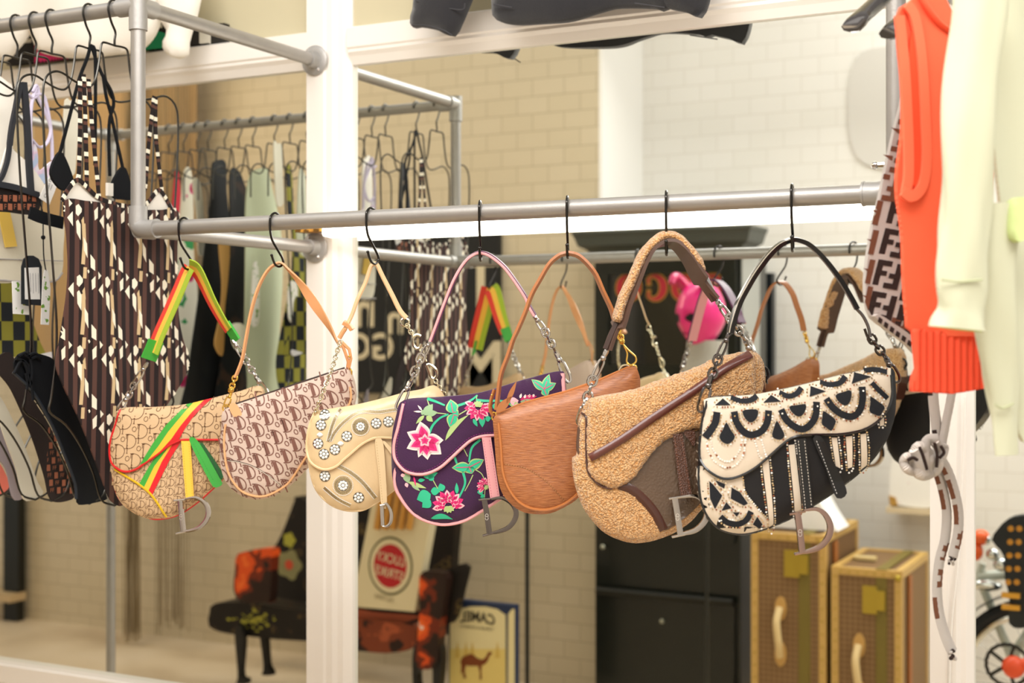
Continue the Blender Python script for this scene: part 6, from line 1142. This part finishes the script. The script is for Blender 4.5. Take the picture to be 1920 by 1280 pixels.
# dark upright between cabinet and trunks
m_ = MB(); u0, u1 = 1440, 1452; p5 = vpl(5.745); vbox(m_, p5.sh(1438, 600)[0], p5.sh(1452, 600)[0], FLOOR, p5.sh(1445, 512)[1], 5.72, 5.77); tag(m_.build('black_post', [mat('post_black', '15191c', .35)], smooth=False, loc=vr(p5.sh(1445, 600)[0], 5.7, FLOOR)), 'slim black square post against the white tiles, right of the cabinet', 'post')
# mannequin with a pink horned mask
man = thing('mannequin', 'mannequin bust in a shiny pink horned mask, white roll-neck and pink jacket', 'mannequin', vr(-1.62, 4.4, FLOOR))
pm = vpl(4.4); C0 = pm.sh(1312, 590); hc = Vector((C0[0], 4.42, C0[1])); pink = mat('pink_latex', 'e8287e', .28, coat=.5)
def headfn(d):
    x, y, z = d.x, d.y, d.z; r = Vector((x*.078, y*.094, z*.118)); 
    if z < -.1: k = 1-.38*(-z-.1)**1.2; r.x *= k; r.y *= k
    f = max(0, -y)
    r.y -= f**6*.010*math.exp(-((z+.28)/.2)**2)*math.exp(-(x/.16)**2)*1.8   # nose
    r.y -= .006*math.exp(-((z+.52)/.10)**2)*math.exp(-(x/.28)**2)*(f > 0)       # lips
    r.y += .010*math.exp(-((z+.10)/.12)**2)*(math.exp(-((x-.38)/.17)**2)+math.exp(-((x+.38)/.17)**2))*(f > 0)  # sockets
    r.y -= .006*math.exp(-((z-.12)/.10)**2)*math.exp(-(x/.6)**2)*(f > 0)
    return r
yaw = math.radians(-22)
def turn(p): c, s = math.cos(yaw), math.sin(yaw); return Vector((p.x*c-p.y*s, p.x*s+p.y*c, p.z))
def V(p): return vr(p.x, p.y, p.z)
m_ = MB(); n, mm = 36, 28; vs = []
for i in range(mm+1):
    ph = math.pi*i/mm
    for k in range(n): a = 2*math.pi*k/n; vs.append(V(hc+turn(headfn(Vector((math.sin(ph)*math.cos(a), math.sin(ph)*math.sin(a), math.cos(ph)))))))
m_.add(vs, [(i*n+k, (i+1)*n+k, (i+1)*n+(k+1) % n, i*n+(k+1) % n) for i in range(mm) for k in range(n)]); hd = m_.build('masked_head', [pink], man, ang=80)
for s_ in (-1, 1):
    m_ = MB(); pts = []
    for k in range(14):
        a = 2*math.pi*k/14; dx_, dz_ = .25*math.cos(a), .105*math.sin(a)*(1+.3*s_*math.cos(a)); d = Vector((s_*.38+dx_*.85, 0, -.10+dz_*1.2)); d.y = -math.sqrt(max(.05, 1-d.x**2-d.z**2)); pts.append(V(hc+turn(headfn(d))+turn(Vector((0, -.003, 0)))))
    m_.add(pts, [tuple(range(14))]); m_.build('eye_hole', [mat('eye_dark', '120a10', .6)], hd)
    m_ = MB(); P = [Vector((s_*.045, -.03, .095)), Vector((s_*.052, -.045, .115)), Vector((s_*.056, -.06, .128)), Vector((s_*.054, -.078, .124)), Vector((s_*.050, -.092, .105))]
    m_.tube([V(hc+turn(p)) for p in cr([tuple(p) for p in P], n=4) for p in [Vector(p)]], list(np.linspace(.021, .012, 17)), 12); m_.build('horn', [mat('magenta_latex', 'c2185c', .25, coat=.5)], hd)
m_ = MB(); pts = [V(hc+turn(headfn(Vector((x, -math.sqrt(1-x*x-.27), -.52)))+Vector((0, -.003, .006*(1 if j == 0 else -1)*math.cos(x*5))))) for j in (0, 1) for x in (np.linspace(-.27, .27, 8) if j == 0 else np.linspace(.27, -.27, 8))]; m_.add(pts, [tuple(range(16))]); m_.build('mouth', [mat('mouth_dark', '8c0f4a', .4)], hd)
nc = Vector((hc.x+.01, hc.y+.03, 0)); zt = pm.sh(1315, 640)[1]; zbm = pm.sh(1315, 690)[1]
m_ = MB(); m_.lathe([(.050, zt-.02), (.060, zt), (.066, zt+.004), (.069, zt-.01), (.068, zt-.035), (.072, zt-.06), (.076, zbm), (.10, zbm-.04), (.11, zbm-.07)], (nc.x, 2*MY-nc.y, 0), 28); m_.build('roll_neck', [mat('white_rib_knit', 'e9e3d6', .9, bump=('wave', 120, 1., 'X', 0))], man)
m_ = MB()
def bust(d): x, y, z = d.x, d.y, d.z; k = 1+.15*max(0, z); return Vector((x*.19*(1-.25*max(0, -z)), y*.115*(1-.15*max(0, -z)), z*.19))
m_.ball((nc.x, 2*MY-nc.y, zbm-.21), 1, 28, 20, 0, bust); m_.build('pink_jacket', [mat('dusty_pink_cloth', 'd97f9b', .7)], man)
m_ = MB(); m_.tube([vr(nc.x+.085*math.cos(t), nc.y+.08*math.sin(t)-.01, zbm-.005-.03*(.5-.5*math.sin(t))) for t in [2*math.pi*k/30 for k in range(30)]], .008, 8, closed=True); m_.build('gold_necklace', [gold], man)
m_ = MB(); m_.tube([vr(nc.x, nc.y, FLOOR+.01), vr(nc.x, nc.y, zbm-.38)], .007, 10); m_.lathe([(.0, FLOOR), (.15, FLOOR), (.15, FLOOR+.012), (.02, FLOOR+.02), (0, FLOOR+.02)], (nc.x, 2*MY-nc.y, 0), 28); m_.build('stand', [cbk], man)
# trunks
tcv = mat_ramp('trunk_canvas', 'check', [(0, '7a5c3c'), (.5, '8a6c48')], (70, 70, 1), .6, rot=math.radians(45)); tgold = mat('trunk_trim', 'c9a35c', .45, var=.1); tbr = mat('trunk_brass', 'b39a3a', .3, .6); tlt = mat('trunk_handle_leather', 'dcc08a', .5); tol = mat('olive_stripe_paint', '77672a', .6)
def trunk(x0, x1, zt, y0, y1, label):
    r = thing('trunk', label, 'trunk', vr((x0+x1)/2, (y0+y1)/2, FLOOR), 'monogram trunks standing on end'); W = x1-x0
    m_ = MB(); vbox(m_, x0, x1, FLOOR, zt, y0, y1); m_.build('body', [tcv], r, smooth=False)
    b = .022; m_ = MB()
    for xa, xb in ((x0-.004, x0+b), (x1-b, x1+.004)):
        for ya, yb in ((y0-.004, y0+b), (y1-b, y1+.004)): vbox(m_, xa, xb, FLOOR, zt+.004, ya, yb)
    for ya, yb in ((y0-.005, y0+b), (y1-b, y1+.005)): vbox(m_, x0, x1, zt-b, zt+.005, ya, yb); vbox(m_, x0, x1, FLOOR, FLOOR+b, ya, yb)
    for xa, xb in ((x0-.005, x0+b), (x1-b, x1+.005)): vbox(m_, xa, xb, zt-b, zt+.006, y0, y1); vbox(m_, xa, xb, FLOOR+.001, FLOOR+b, y0, y1)
    tr = m_.build('edge_trim', [tgold], r, smooth=False)
    m_ = MB(); n_ = 16
    for k in range(n_): z = FLOOR+.05+(zt-FLOOR-.08)*k/(n_-1); m_.ball(vr(x1-b*.5, y0-.005, z), .004, 6, 4); m_.ball(vr(x0+b*.5, y0-.005, z), .004, 6, 4)
    for k in range(7): m_.ball(vr(x0+.03+(W-.06)*k/6, y0-.006, zt-b*.5), .004, 6, 4)
    m_.build('brass_studs', [tbr], tr)
    m_ = MB(); vbox(m_, x0+W*.64, x0+W*.80, FLOOR, zt+.0065, y0-.003, y0); vbox(m_, x0+W*.64, x0+W*.80, zt+.004, zt+.0075, y0, y1); m_.build('painted_stripe', [tol], r, smooth=False)
    m_ = MB(); vbox(m_, x0+W*.45, x0+W*.66, zt-.155, zt-.055, y0-.010, y0); vbox(m_, x0+W*.66, x0+W*.78, zt-.14, zt-.07, y0-.014, y0); m_.build('lock_plate', [tbr], r, smooth=False)
    m_ = MB(); pl = vpl(y0-.008); xc = x0+W*.40; zc = zt-.36
    for dz in (.085, -.085):
        q = [(xc+.022*math.cos(t), zc+dz+.045*math.sin(t)*1.0) for t in [2*math.pi*k/14 for k in range(14)]]; m_.shell(pl, q, lambda a, h: .004, lambda a, h: -.008, .05)
    hn_ = MB(); hn_.tube(cr([vr(xc, y0-.02, zc+.09), vr(xc-.004, y0-.045, zc+.045), vr(xc, y0-.05, zc), vr(xc+.004, y0-.045, zc-.045), vr(xc, y0-.02, zc-.09)], n=5), .014, 10); h_ = hn_.build('handle', [tlt], r); m_.build('handle_mount', [mat('tan_mount_leather', 'c49a58', .5)], h_)
    for z in (zt-.02, FLOOR+.03):
        m_ = MB(); m_.ball(vr(x1-.01, y0-.004, z), .012, 10, 6); m_.build('corner_cap', [tbr], r)
    m_ = MB(); vbox(m_, x1+.004, x1+.012, FLOOR+.02, zt-.03, y0+.10, y0+.15); m_.build('wooden_batten', [mat('orange_wood', 'a5642c', .5)], r, smooth=False)
    return r
pt = vpl(5.0); xa = lambda u, y=5.0: vpl(y).sh(u, 1100)[0]
trunk(xa(1412), xa(1548), pt.sh(1480, 1002)[1], 5.0, 5.5, 'taller tan checked trunk with gold trim beside the black cabinet')
trunk(xa(1562), xa(1690), pt.sh(1600, 1066)[1], 5.0, 5.5, 'shorter tan checked trunk with gold trim, its top in view, nearer the right post')
zt1 = pt.sh(1480, 1002)[1]
m_ = MB(); q = vpl(5.2); pts = [q.sh(u, v) for u, v in ((1458, 1004), (1462, 962), (1476, 930), (1492, 925), (1540, 920), (1562, 960), (1582, 1000))]; z_ = zt1+.009; pts = [(a, max(h, z_)) for a, h in pts]
slab(m_, q, pts, -.09, .09, 0); o = m_.build('folded_paper_bag', [mat('white_paper', 'f4f3f0', .6)], smooth=False, loc=vr(pts[0][0], 5.2, z_)); tag(o, 'white folded paper bag lying on the taller trunk', 'paper bag')
zt2 = pt.sh(1600, 1066)[1]; m_ = MB(); c = xa(1628, 5.2); vbox(m_, c-.05, c+.03, zt2+.006, zt2+.018, 5.18, 5.22); vbox(m_, c-.05, c-.04, zt2+.003, zt2+.012, 5.18, 5.22); tag(m_.build('luggage_latch', [mat('pale_buckle', 'dcc489', .4)], smooth=False, loc=vr(c, 5.2, zt2+.006)), 'pale strap keeper lying on top of the shorter trunk', 'latch')
# white multicolour handbag on a small shelf
ps = vpl(5.66); wb = thing('handbag', 'small white handbag with multicoloured spots on a little wall shelf', 'handbag', vr(ps.sh(1710, 900)[0], 5.66, ps.sh(1710, 944)[1]))
m_ = MB(); slab(m_, ps, [ps.sh(u, v) for u, v in ((1676, 860), (1684, 850), (1700, 848), (1750, 850), (1762, 870), (1766, 944), (1678, 942), (1672, 925))], -.04, .04, 0, True)
m_.build('body', [mat_ramp('white_multi', 'voronoi', [(0, 'c98a9a'), (.14, 'f3efe8'), (.9, 'f3efe8')], (1, 1, 1), .5, 1, 34, 'LINEAR')], wb)
m_ = MB(); slab(m_, ps, [ps.sh(u, v) for u, v in ((1671, 926), (1684, 930), (1688, 945), (1674, 945))], -.044, .044); m_.build('corner_patch', [mat('gold_leather_corner', 'b58a40', .5)], wb, smooth=False)
m_ = MB(); a0, h0 = ps.sh(1668, 946); a1, _ = ps.sh(1790, 946); m_.box((a0, 2*MY-5.825, h0-.025), (a1, 2*MY-5.60, h0-.002)); tag(m_.build('wall_shelf', [mat('pale_shelf', 'd9c6a4', .5)], smooth=False, loc=vr(a0, 5.7, h0)), 'small pale wall shelf under the white spotted handbag', 'shelf')
# slim black stand pole
px_ = vpl(4.8).sh(990, 1000)[0]; zt = vpl(4.8).sh(990, 925)[1]
m_ = MB(); m_.tube([vr(px_, 4.8, FLOOR+.01), vr(px_, 4.8, zt)], .0085, 12); m_.tube([vr(px_, 4.8, zt-.055), vr(px_, 4.8, zt+.03)], .014, 12); m_.lathe([(0, FLOOR), (.04, FLOOR), (.04, FLOOR+.01), (.012, FLOOR+.025), (0, FLOOR+.025)], (px_, .2, 0), 24); tag(m_.build('stand_pole', [mat('stand_black', '101311', .4)], loc=vr(px_, 4.8, FLOOR)), 'thin black stand pole before the cream tiles, left of the cabinet', 'stand')
# black framed board with cream letters
pb = vpl(5.345); m_ = MB(); bd_ = [pb.sh(u, v) for u, v in ((640, 452), (938, 438), (938, 742), (640, 752))]; x0_, x1_, z1_, z0_ = bd_[0][0], bd_[1][0], bd_[1][1], bd_[2][1]
vbox(m_, x0_, x1_, z0_, z1_, 5.335, 5.369, 0); f_ = lambda a, h: .0105
for t_, u, v, s_ in (('T', 905, 535, .30), ('M', 1000, 0, 0), ('n', 688, 582, .24), ('M', 905, 690, .30), ('n', 745, 600, .2), ('GG', 700, 652, .17)):
    if s_: a, h = pb.sh(u, v); put_text(m_, pb, t_, (a, h), s_, f_, .001, 1, 0, -1.0, toff=.02)
o = m_.build('letter_board', [mat('board_black', '161616', .6), mat('board_cream', 'd3c5a6', .7)], smooth=False, loc=vr(x0_, 5.34, z0_)); tag(o, 'black wall board with large cream letters behind the handbags, seen in the mirror', 'sign')
# chain curtain: hundreds of fine metal strands nobody could count
m_ = MB(); rc = random.Random(11); xs = [vpl(5.13).sh(u, 900)[0] for u in (238, 352)]; N = 58
for k in range(N):
    x = xs[0]+(xs[1]-xs[0])*(k/N)**1.15+rc.uniform(-.004, .004); x = min(x, xs[0]+.10*rc.random()) if k < 34 else x
    y = 5.13+rc.uniform(-.03, .03); zb_ = FLOOR+rc.uniform(.01, .10)+(0 if k < 34 else .06); P = [vr(x+.006*math.sin(z*3+k), y, z) for z in np.linspace(zb_, 1.45, 8)]; m_.tube(P, .0024, 4)
o = m_.build('chain_curtain', [mat('bronze_chain', '85755a', .45, .6)], loc=vr(xs[0], 5.13, 1.45)); tag(o, 'curtain of fine bronze chains hanging to the floor before the cream wall', 'chain curtain', None, 'stuff')
m_ = MB(); m_.tube([vr(xs[0]-.1, 5.13, 1.46), vr(xs[1]+.4, 5.13, 1.46)], .012, 10)
for x in (xs[0]-.05, xs[1]+.3): m_.tube([vr(x, 5.13, 1.46), vr(x, 5.36, 1.46)], .008, 8)
tag(m_.build('curtain_rail', [galv], loc=vr(xs[0], 5.13, 1.46)), 'round rail near the ceiling that carries the chain curtain', 'rail')
# beaded backdrop behind the upper-left hangers
m_ = MB(); xa_, xb_ = vpl(5.2).sh(60, 300)[0], vpl(5.2).sh(368, 300)[0]; q = dens([(xa_, -.25), (xb_, -.25), (xb_, 1.44), (xa_, 1.44)], .2)
pz = vpl(5.22); m_.shell(pz, q, lambda a, h: .010*math.sin(a*28)+.003, lambda a, h: .010*math.sin(a*28), .04); o = m_.build('bead_drape', [mat_ramp('bead_strands', 'stripe', [(0, 'a3855e'), (.5, 'b9986c'), (.6, 'c6a67a')], (70, 1, 1), .7)], loc=vr(xa_, 5.22, 1.44)); tag(o, 'brown bead-strand drape behind the upper left hangers, seen in the mirror', 'drape', None, 'stuff')
# black fitting at the far left
m_ = MB(); pk_ = vpl(5.28); a, b = pk_.sh(8, 1000), pk_.sh(36, 1000); vbox(m_, a[0], b[0], pk_.sh(20, 1108)[1], pk_.sh(20, 900)[1], 5.28, 5.33); vbox(m_, a[0], b[0]-.01, FLOOR, pk_.sh(20, 1122)[1], 5.28, 5.33)
dsp = thing('shelf_unit', 'black and tan shelf unit at the lower left edge, seen in the mirror', 'shelf', vr(a[0], 5.1, FLOOR)); m_.build('frame', [mat('unit_black', '14150f', .5)], dsp, smooth=False)
m_ = MB(); c = pk_.sh(-60, 1122); vbox(m_, c[0], b[0]+.005, pk_.sh(20, 1124)[1], pk_.sh(20, 1109)[1], 5.22, 5.33); m_.build('shelf', [mat('tan_board', 'c4aa82', .5)], dsp, smooth=False)
# ---- painted theatre seats with two oversized cigarette boxes
sblk = mat_ramp('graffiti_black', 'noise', [(.3, '1a1512'), (.56, '221a16'), (.60, '5a4a2a'), (.63, '1d1714')], (1, 1, 1), .45, 4, 9); sor = mat_ramp('graffiti_orange', 'noise', [(.35, '2a1a14'), (.50, '6e2a16'), (.56, 'd9521e'), (.64, 'e86a2c'), (.70, 'e3d6cc')], (1, 1, 1), .4, 3, 7); srd = mat_ramp('seat_leather', 'noise', [(.3, '2a1712'), (.45, '7c3a22'), (.58, 'a85434'), (.66, '20140f')], (1, 1, 1), .4, 3, 8); sye = mat('yellow_paint', 'a9a43a', .6)
ss = thing('theatre_seats', 'pair of graffiti-painted black and orange theatre seats by the cream wall', 'seats', vr(vpl(4.9).sh(640, 1100)[0], 4.9, FLOOR))
p48, p50, p46 = vpl(4.75), vpl(5.05), vpl(4.62)
def part(nm, pl, px, t0, t1, m, smooth=True, parent=None, sp=None):
    mb = MB(); pts = [pl.sh(u, v) for u, v in px]; pts = [(a, max(h, FLOOR)) for a, h in pts]; q = cr(pts, True, .03) if smooth else dens(pts, .1); mb.shell(pl, [tuple(p) for p in q], lambda a, h: t1, lambda a, h: t0, .08, 0); return mb.build(nm, [m], parent or ss, smooth=False)
part('seat', p48, [(428, 1140), (438, 1122), (500, 1120), (580, 1132), (660, 1140), (660, 1190), (600, 1190), (500, 1182), (432, 1168)], -.02, .12, sblk)
part('seat', p48, [(640, 1142), (700, 1148), (800, 1160), (808, 1200), (760, 1212), (700, 1208), (640, 1202)], -.02, .12, srd)
part('backrest', p50, [(455, 1045), (470, 1034), (520, 1028), (560, 940), (560, 930), (580, 935), (640, 1000), (640, 1140), (560, 1130), (455, 1122)], -.03, .03, sblk)
part('backrest', p50, [(655, 935), (700, 930), (830, 950), (860, 960), (856, 1040), (845, 1180), (800, 1180), (655, 1140)], -.03, .03, sblk)
part('armrest', p46, [(452, 1046), (462, 1034), (500, 1026), (524, 1028), (520, 1044), (516, 1120), (508, 1126), (456, 1120)], -.02, .03, sor)
part('armrest', p46, [(796, 1075), (812, 1068), (842, 1072), (846, 1088), (836, 1150), (832, 1190), (826, 1245), (790, 1245), (792, 1195), (796, 1130)], -.02, .03, sor)
part('side_frame', p46, [(838, 1075), (864, 1058), (876, 1062), (868, 1100), (852, 1160), (832, 1165)], -.04, -.02, sblk)
part('leg', p46, [(784, 1205), (832, 1205), (828, 1300), (818, 1300), (816, 1240), (800, 1245), (788, 1262), (792, 1300), (782, 1300)], -.02, .02, mat('leg_black', '14110f', .5))
part('leg', p48, [(496, 1176), (506, 1176), (512, 1246), (520, 1254), (520, 1262), (500, 1262), (500, 1254), (504, 1246)], 0, .03, MATS['leg_black'])
part('leg', p46, [(450, 1176), (462, 1172), (466, 1200), (462, 1262), (474, 1270), (474, 1278), (452, 1278), (456, 1262)], 0, .03, MATS['leg_black'])
for c, r_, m1, nm in (((552, 1010), 11, sye, 'flower_paint'), ((552, 1056), 22, mat('grey_yellow_paint', '8a8458', .6), 'flower_paint')):
    mb = MB(); a, h = p50.sh(*c); d_ = p50.sh(c[0]+r_, c[1])[0]-a; pp = [(a+d_*(1+.12*math.cos(5*t))*math.cos(t), h+d_*(1+.12*math.cos(5*t))*math.sin(t)) for t in [2*math.pi*k/30 for k in range(30)]]; mb.decal(p50, pp, zero, .032, 0)
    if r_ > 15: mb.decal(p50, [(a+d_*.35*math.cos(t), h+d_*.35*math.sin(t)) for t in [2*math.pi*k/12 for k in range(12)]], zero, .034, 1)
    mb.build(nm, [m1, mat('coral_paint', 'c8492c', .5)], ss, smooth=False)
mb = MB(); rr = random.Random(2)
for k in range(60): a, h = p48.sh(510+rr.gauss(0, 16), 1152+rr.gauss(0, 10)); s_ = rr.uniform(.004, .012); mb.decal(p48, [(a+s_*math.cos(t), h+s_*.6*math.sin(t)) for t in [1.2566*j for j in range(5)]], zero, .1215+k*1e-5, 0)
mb.build('paint_splash', [sye], ss, smooth=False)
# tall box with round badge, leaning on the seat
lk = thing('giant_cigarette_box', 'oversized cream cigarette box with a red round badge, leaning on the seats', 'box', vr(p48.sh(720, 1140)[0], 4.6, p48.sh(720, 1140)[1])); pq = vpl(4.60)
bx = mat('box_cream', 'd9cba6', .5)
m_ = MB(); slab(m_, pq, [pq.sh(u, v) for u, v in ((661, 1136), (779, 1146), (818, 925), (706, 905))], -.05, 0, 0); m_.build('carton', [bx], lk, smooth=False)
m_ = MB(); C_ = np.array(pq.sh(734, 1060)); ang_ = math.radians(-9); ex = np.array((math.cos(ang_), math.sin(ang_))); ey = np.array((-math.sin(ang_), math.cos(ang_))); ring_ = lambda r: [tuple(C_+ex*r*.97*math.cos(t)+ey*r*1.1*math.sin(t)) for t in [2*math.pi*k/40 for k in range(40)]]
R0 = pq.sh(777, 1060)[0]-C_[0]; m_.decal(pq, ring_(R0), zero, .001, 0); m_.decal(pq, ring_(R0*.92), zero, .002, 1); m_.decal(pq, ring_(R0*.74), zero, .003, 2)
for t_, dy_, wd_ in (('LUCKY', .024, 1.22), ('STRIKE', -.026, 1.26)): q_ = C_+ey*dy_*1.15; put_text(m_, pq, t_, q_, .052, zero, .0045, 1, ang_, -1.0, toff=.005, width=R0*wd_)
q_ = pq.sh(722, 1121); put_text(m_, pq, 'FILTERS', q_, .026, zero, .002, 3, ang_, -1.0, width=.085)
m_.build('round_badge', [mat('badge_olive', '4a4a20', .5), bx, mat('badge_red', 'b0141e', .45), mat('faded_brown_ink', '8a7a58', .6)], lk, smooth=False)
m_ = MB()
for k in range(5): u = 712+k*15; a, h = pq.sh(u, 990); a2, h2 = pq.sh(u+12, 915); m_.tube([vr(a, 4.585, h), vr(a2, 4.585, h2)], .0135, 10)
m_.build('cigarette_tips', [mat('filter_ochre', 'c28a3c', .6)], lk)
pr = vpl(4.70); cm = thing('giant_cigarette_box', 'oversized pale yellow box with a brown camel, standing on the floor', 'box', vr(pr.sh(905, 1200)[0], 4.70, FLOOR))
m_ = MB(); a0, a1 = pr.sh(842, 1200)[0], pr.sh(967, 1200)[0]; h1 = pr.sh(905, 1128)[1]; vbox(m_, a0, a1, FLOOR, h1, 4.70, 4.735); m_.build('carton', [mat('carton_navy', '1c2c4c', .5)], cm, smooth=False)
m_ = MB(); arch = [pr.sh(u, v) for u, v in ((844, 1330), (846, 1148), (862, 1141), (885, 1136), (912, 1136), (935, 1141), (950, 1152), (951, 1330))]; arch = [(a, max(h, FLOOR+.002)) for a, h in arch]; m_.decal(pr, arch, zero, .002, 0)
sd_ = [pr.sh(u, v) for u, v in ((954, 1330), (955, 1150), (962, 1141), (967, 1141), (967, 1330))]; m_.decal(pr, [(a, max(h, FLOOR+.002)) for a, h in sd_], zero, .002, 0)
Rr2 = [pr.sh(u, v) for u, v in ((846, 1215), (950, 1215), (950, 1330), (846, 1330))]; m_.decal(pr, [(a, max(h, FLOOR+.003)) for a, h in Rr2], zero, .003, 3)
q_ = pr.sh(898, 1156); put_text(m_, pr, 'CAMEL', q_, .055, zero, .004, 1, 0, -1.0, toff=.03, bend=.07, width=.155); q_ = pr.sh(896, 1176); put_text(m_, pr, 'TURKISH & DOMESTIC', q_, .016, zero, .004, 1, 0, -1.0, width=.15)
cam_px = [(867, 1262), (868, 1248), (866, 1238), (870, 1230), (878, 1227), (884, 1224), (890, 1226), (896, 1231), (904, 1235), (910, 1234), (915, 1228), (917, 1222), (923, 1220), (926, 1223), (923, 1226), (920, 1229), (918, 1236), (913, 1243), (906, 1246), (905, 1256), (906, 1272), (902, 1273), (902, 1258), (899, 1247), (884, 1247), (876, 1246), (874, 1256), (877, 1270), (872, 1270), (870, 1258)]
m_.decal(pr, [pr.sh(u, v) for u, v in cam_px], zero, .005, 2)
for u in (860, 876, 888, 935): m_.decal(pr, [pr.sh(u-5, 1232), pr.sh(u, 1200), pr.sh(u+5, 1232)], zero, .0035, 4)
m_.build('front_print', [mat('carton_cream', 'e3d5a4', .5), mat('carton_ink', '3a3226', .6), mat('camel_brown', '7a3c14', .6), mat('carton_sand', 'e0c878', .55), mat('carton_pale', 'cfae58', .6)], cm, smooth=False)
# ---- bicycle seen in the right-hand mirror
bk_ = thing('bicycle', 'silver and orange bicycle with a studded black leather bag, in the right-hand mirror', 'bicycle', vr(vpl(4.5).sh(1950, 1290)[0], 4.5, FLOOR)); pc = vpl(4.5)
wc = np.array(pc.sh(1955, 1292)); Rw = float(np.linalg.norm(np.array(pc.sh(1830, 1175))-wc)); chr_ = metal('bike_chrome', 'cfd0cc', .15); rub = mat('tyre_rubber', '14161a', .7)
if wc[1]-Rw-.02 < FLOOR: wc[1] = FLOOR+Rw+.022
circ = lambda r, n=48, y=4.5: [vr(wc[0]+r*math.cos(2*math.pi*k/n), y, wc[1]+r*math.sin(2*math.pi*k/n)) for k in range(n)]
m_ = MB(); m_.tube(circ(Rw), .02, 8, closed=True); wh = m_.build('wheel', [rub], bk_)
m_ = MB(); m_.tube(circ(Rw-.028), .010, 8, closed=True); m_.build('rim', [chr_], wh)
m_ = MB()
for k in range(32): a = 2*math.pi*k/32; b = a+.5*(1 if k % 2 else -1); m_.tube([vr(wc[0]+.02*math.cos(b), 4.5+(.02 if k % 2 else -.02), wc[1]+.02*math.sin(b)), vr(wc[0]+(Rw-.03)*math.cos(a), 4.5, wc[1]+(Rw-.03)*math.sin(a))], .0011, 4)
m_.tube([vr(wc[0], 4.44, wc[1]), vr(wc[0], 4.56, wc[1])], .018, 12); m_.build('spokes', [chr_], wh)
m_ = MB(); m_.strap([Vector(vr(wc[0]+(Rw+.04)*math.cos(t), 4.5, wc[1]+(Rw+.04)*math.sin(t))) for t in np.linspace(math.radians(20), math.radians(175), 24)], .065, .003, Vector((0, 1, 0))); m_.build('mudguard', [mat('mudguard_black', '1b2020', .3, coat=.4)], bk_)
cc = pc.sh(1893, 1240); m_ = MB(); kk = 40; m_.tube([vr(cc[0]+.062*math.cos(2*math.pi*k/kk)*(1+.03*(k % 2)), 4.46, cc[1]+.062*math.sin(2*math.pi*k/kk)*(1+.03*(k % 2))) for k in range(kk)], .006, 5, closed=True)
for k in range(5): a = 2*math.pi*k/5; m_.tube([vr(cc[0], 4.46, cc[1]), vr(cc[0]+.06*math.cos(a), 4.46, cc[1]+.06*math.sin(a))], .006, 6)
m_.build('chainring', [mat('dark_steel', '3a3a34', .35, .8)], bk_)
m_ = MB(); e1_, e2_ = pc.sh(1893, 1240), pc.sh(1930, 1225); m_.tube([vr(e1_[0], 4.44, e1_[1]), vr(e2_[0]+.1, 4.44, e2_[1])], .02, 10); m_.ball(vr(e1_[0]+.02, 4.44, e1_[1]), .035, 10, 8); m_.build('crank', [mat('crank_red_orange', 'e2512a', .4)], bk_)
m_ = MB()
for a_, b_, r_ in (((1893, 1240), (1990, 1090), .016), ((1893, 1240), (1830, 1085), .014), ((1830, 1085), (1990, 1075), .016), ((1955, 1292), (2000, 1060), .012), ((1838, 1060), (1830, 1085), .012)):
    p, q = pc.sh(*a_), pc.sh(*b_); m_.tube([vr(p[0], 4.56, p[1]), vr(q[0], 4.56, q[1])], r_, 10)
m_.build('frame', [mat('silver_green_paint', 'b9c0b4', .25, coat=.4)], bk_)
for c_, r_, m1, nm in (((1838, 1008), (.028, .03, .025), mat('orange_paint', 'e8622a', .35), 'orange_light'), ((1829, 1034), (.022, .03, .030), MATS['orange_paint'], 'orange_light'), ((1850, 1012), (.014, .02, .016), chr_, 'chrome_cap'), ((1861, 1040), (.022, .02, .020), chr_, 'lamp_housing'), ((1878, 1060), (.028, .02, .022), chr_, 'lamp_housing'), ((1848, 1098), (.05, .02, .018), chr_, 'bracket')):
    m_ = MB(); p = pc.sh(*c_); m_.ball(vr(p[0], 4.52, p[1]), r_, 12, 8); m_.build(nm, [m1], bk_)
lg = mat('black_bag_leather', '15191b', .45); m_ = MB(); pj = vpl(4.38); slab(m_, pj, [pj.sh(u, v) for u, v in ((1860, 1012), (1872, 990), (1888, 974), (1912, 966), (1950, 970), (1975, 1010), (1970, 1100), (1940, 1140), (1934, 1172), (1894, 1172), (1893, 1120), (1884, 1080), (1882, 1040))], -.05, 0, 0, True); sb = m_.build('studded_bag', [lg], bk_, smooth=False)
m_ = MB()
for k in range(6):
    for j in (0, 1): p = pj.sh(1896+j*16-(k*1.2), 990+k*25); m_.lathe([(.005, 0), (.009, .002), (.009, .005), (.005, .006)], (0, 0, 0), 10, 0, 1); L_ = 40; m_.v[-L_:] = [(v[0]+p[0], v[1]+2*MY-4.38, v[2]+p[1]) for v in m_.v[-L_:]]
m_.build('gold_eyelets', [mat('gold_eyelet', 'c98f3c', .3, .7)], sb)
for v_ in (1108, 1130):
    m_ = MB(); a, b = pj.sh(1880, v_), pj.sh(1914, v_+12); vbox(m_, a[0], b[0], b[1], a[1], 4.36, 4.379); m_.build('gold_buckle', [mat('buckle_gold', 'd9a03c', .3, .5)], sb, smooth=False)

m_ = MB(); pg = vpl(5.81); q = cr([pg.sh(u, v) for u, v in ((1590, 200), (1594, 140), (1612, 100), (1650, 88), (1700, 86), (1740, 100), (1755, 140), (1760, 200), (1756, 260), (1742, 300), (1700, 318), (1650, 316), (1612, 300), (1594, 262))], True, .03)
m_.shell(pg, [tuple(p) for p in q], lambda a, h: -.010, lambda a, h: -.018, .1); tag(m_.build('wall_patch', [mat('pale_grey_patch', 'd6d1ca', .7)], loc=vr(q[0][0], 5.81, q[0][1])), 'pale grey patch with rounded corners high on the white tiles, seen in the mirror', 'panel')  # thin rounded pale grey sheet lying against the tiled wall
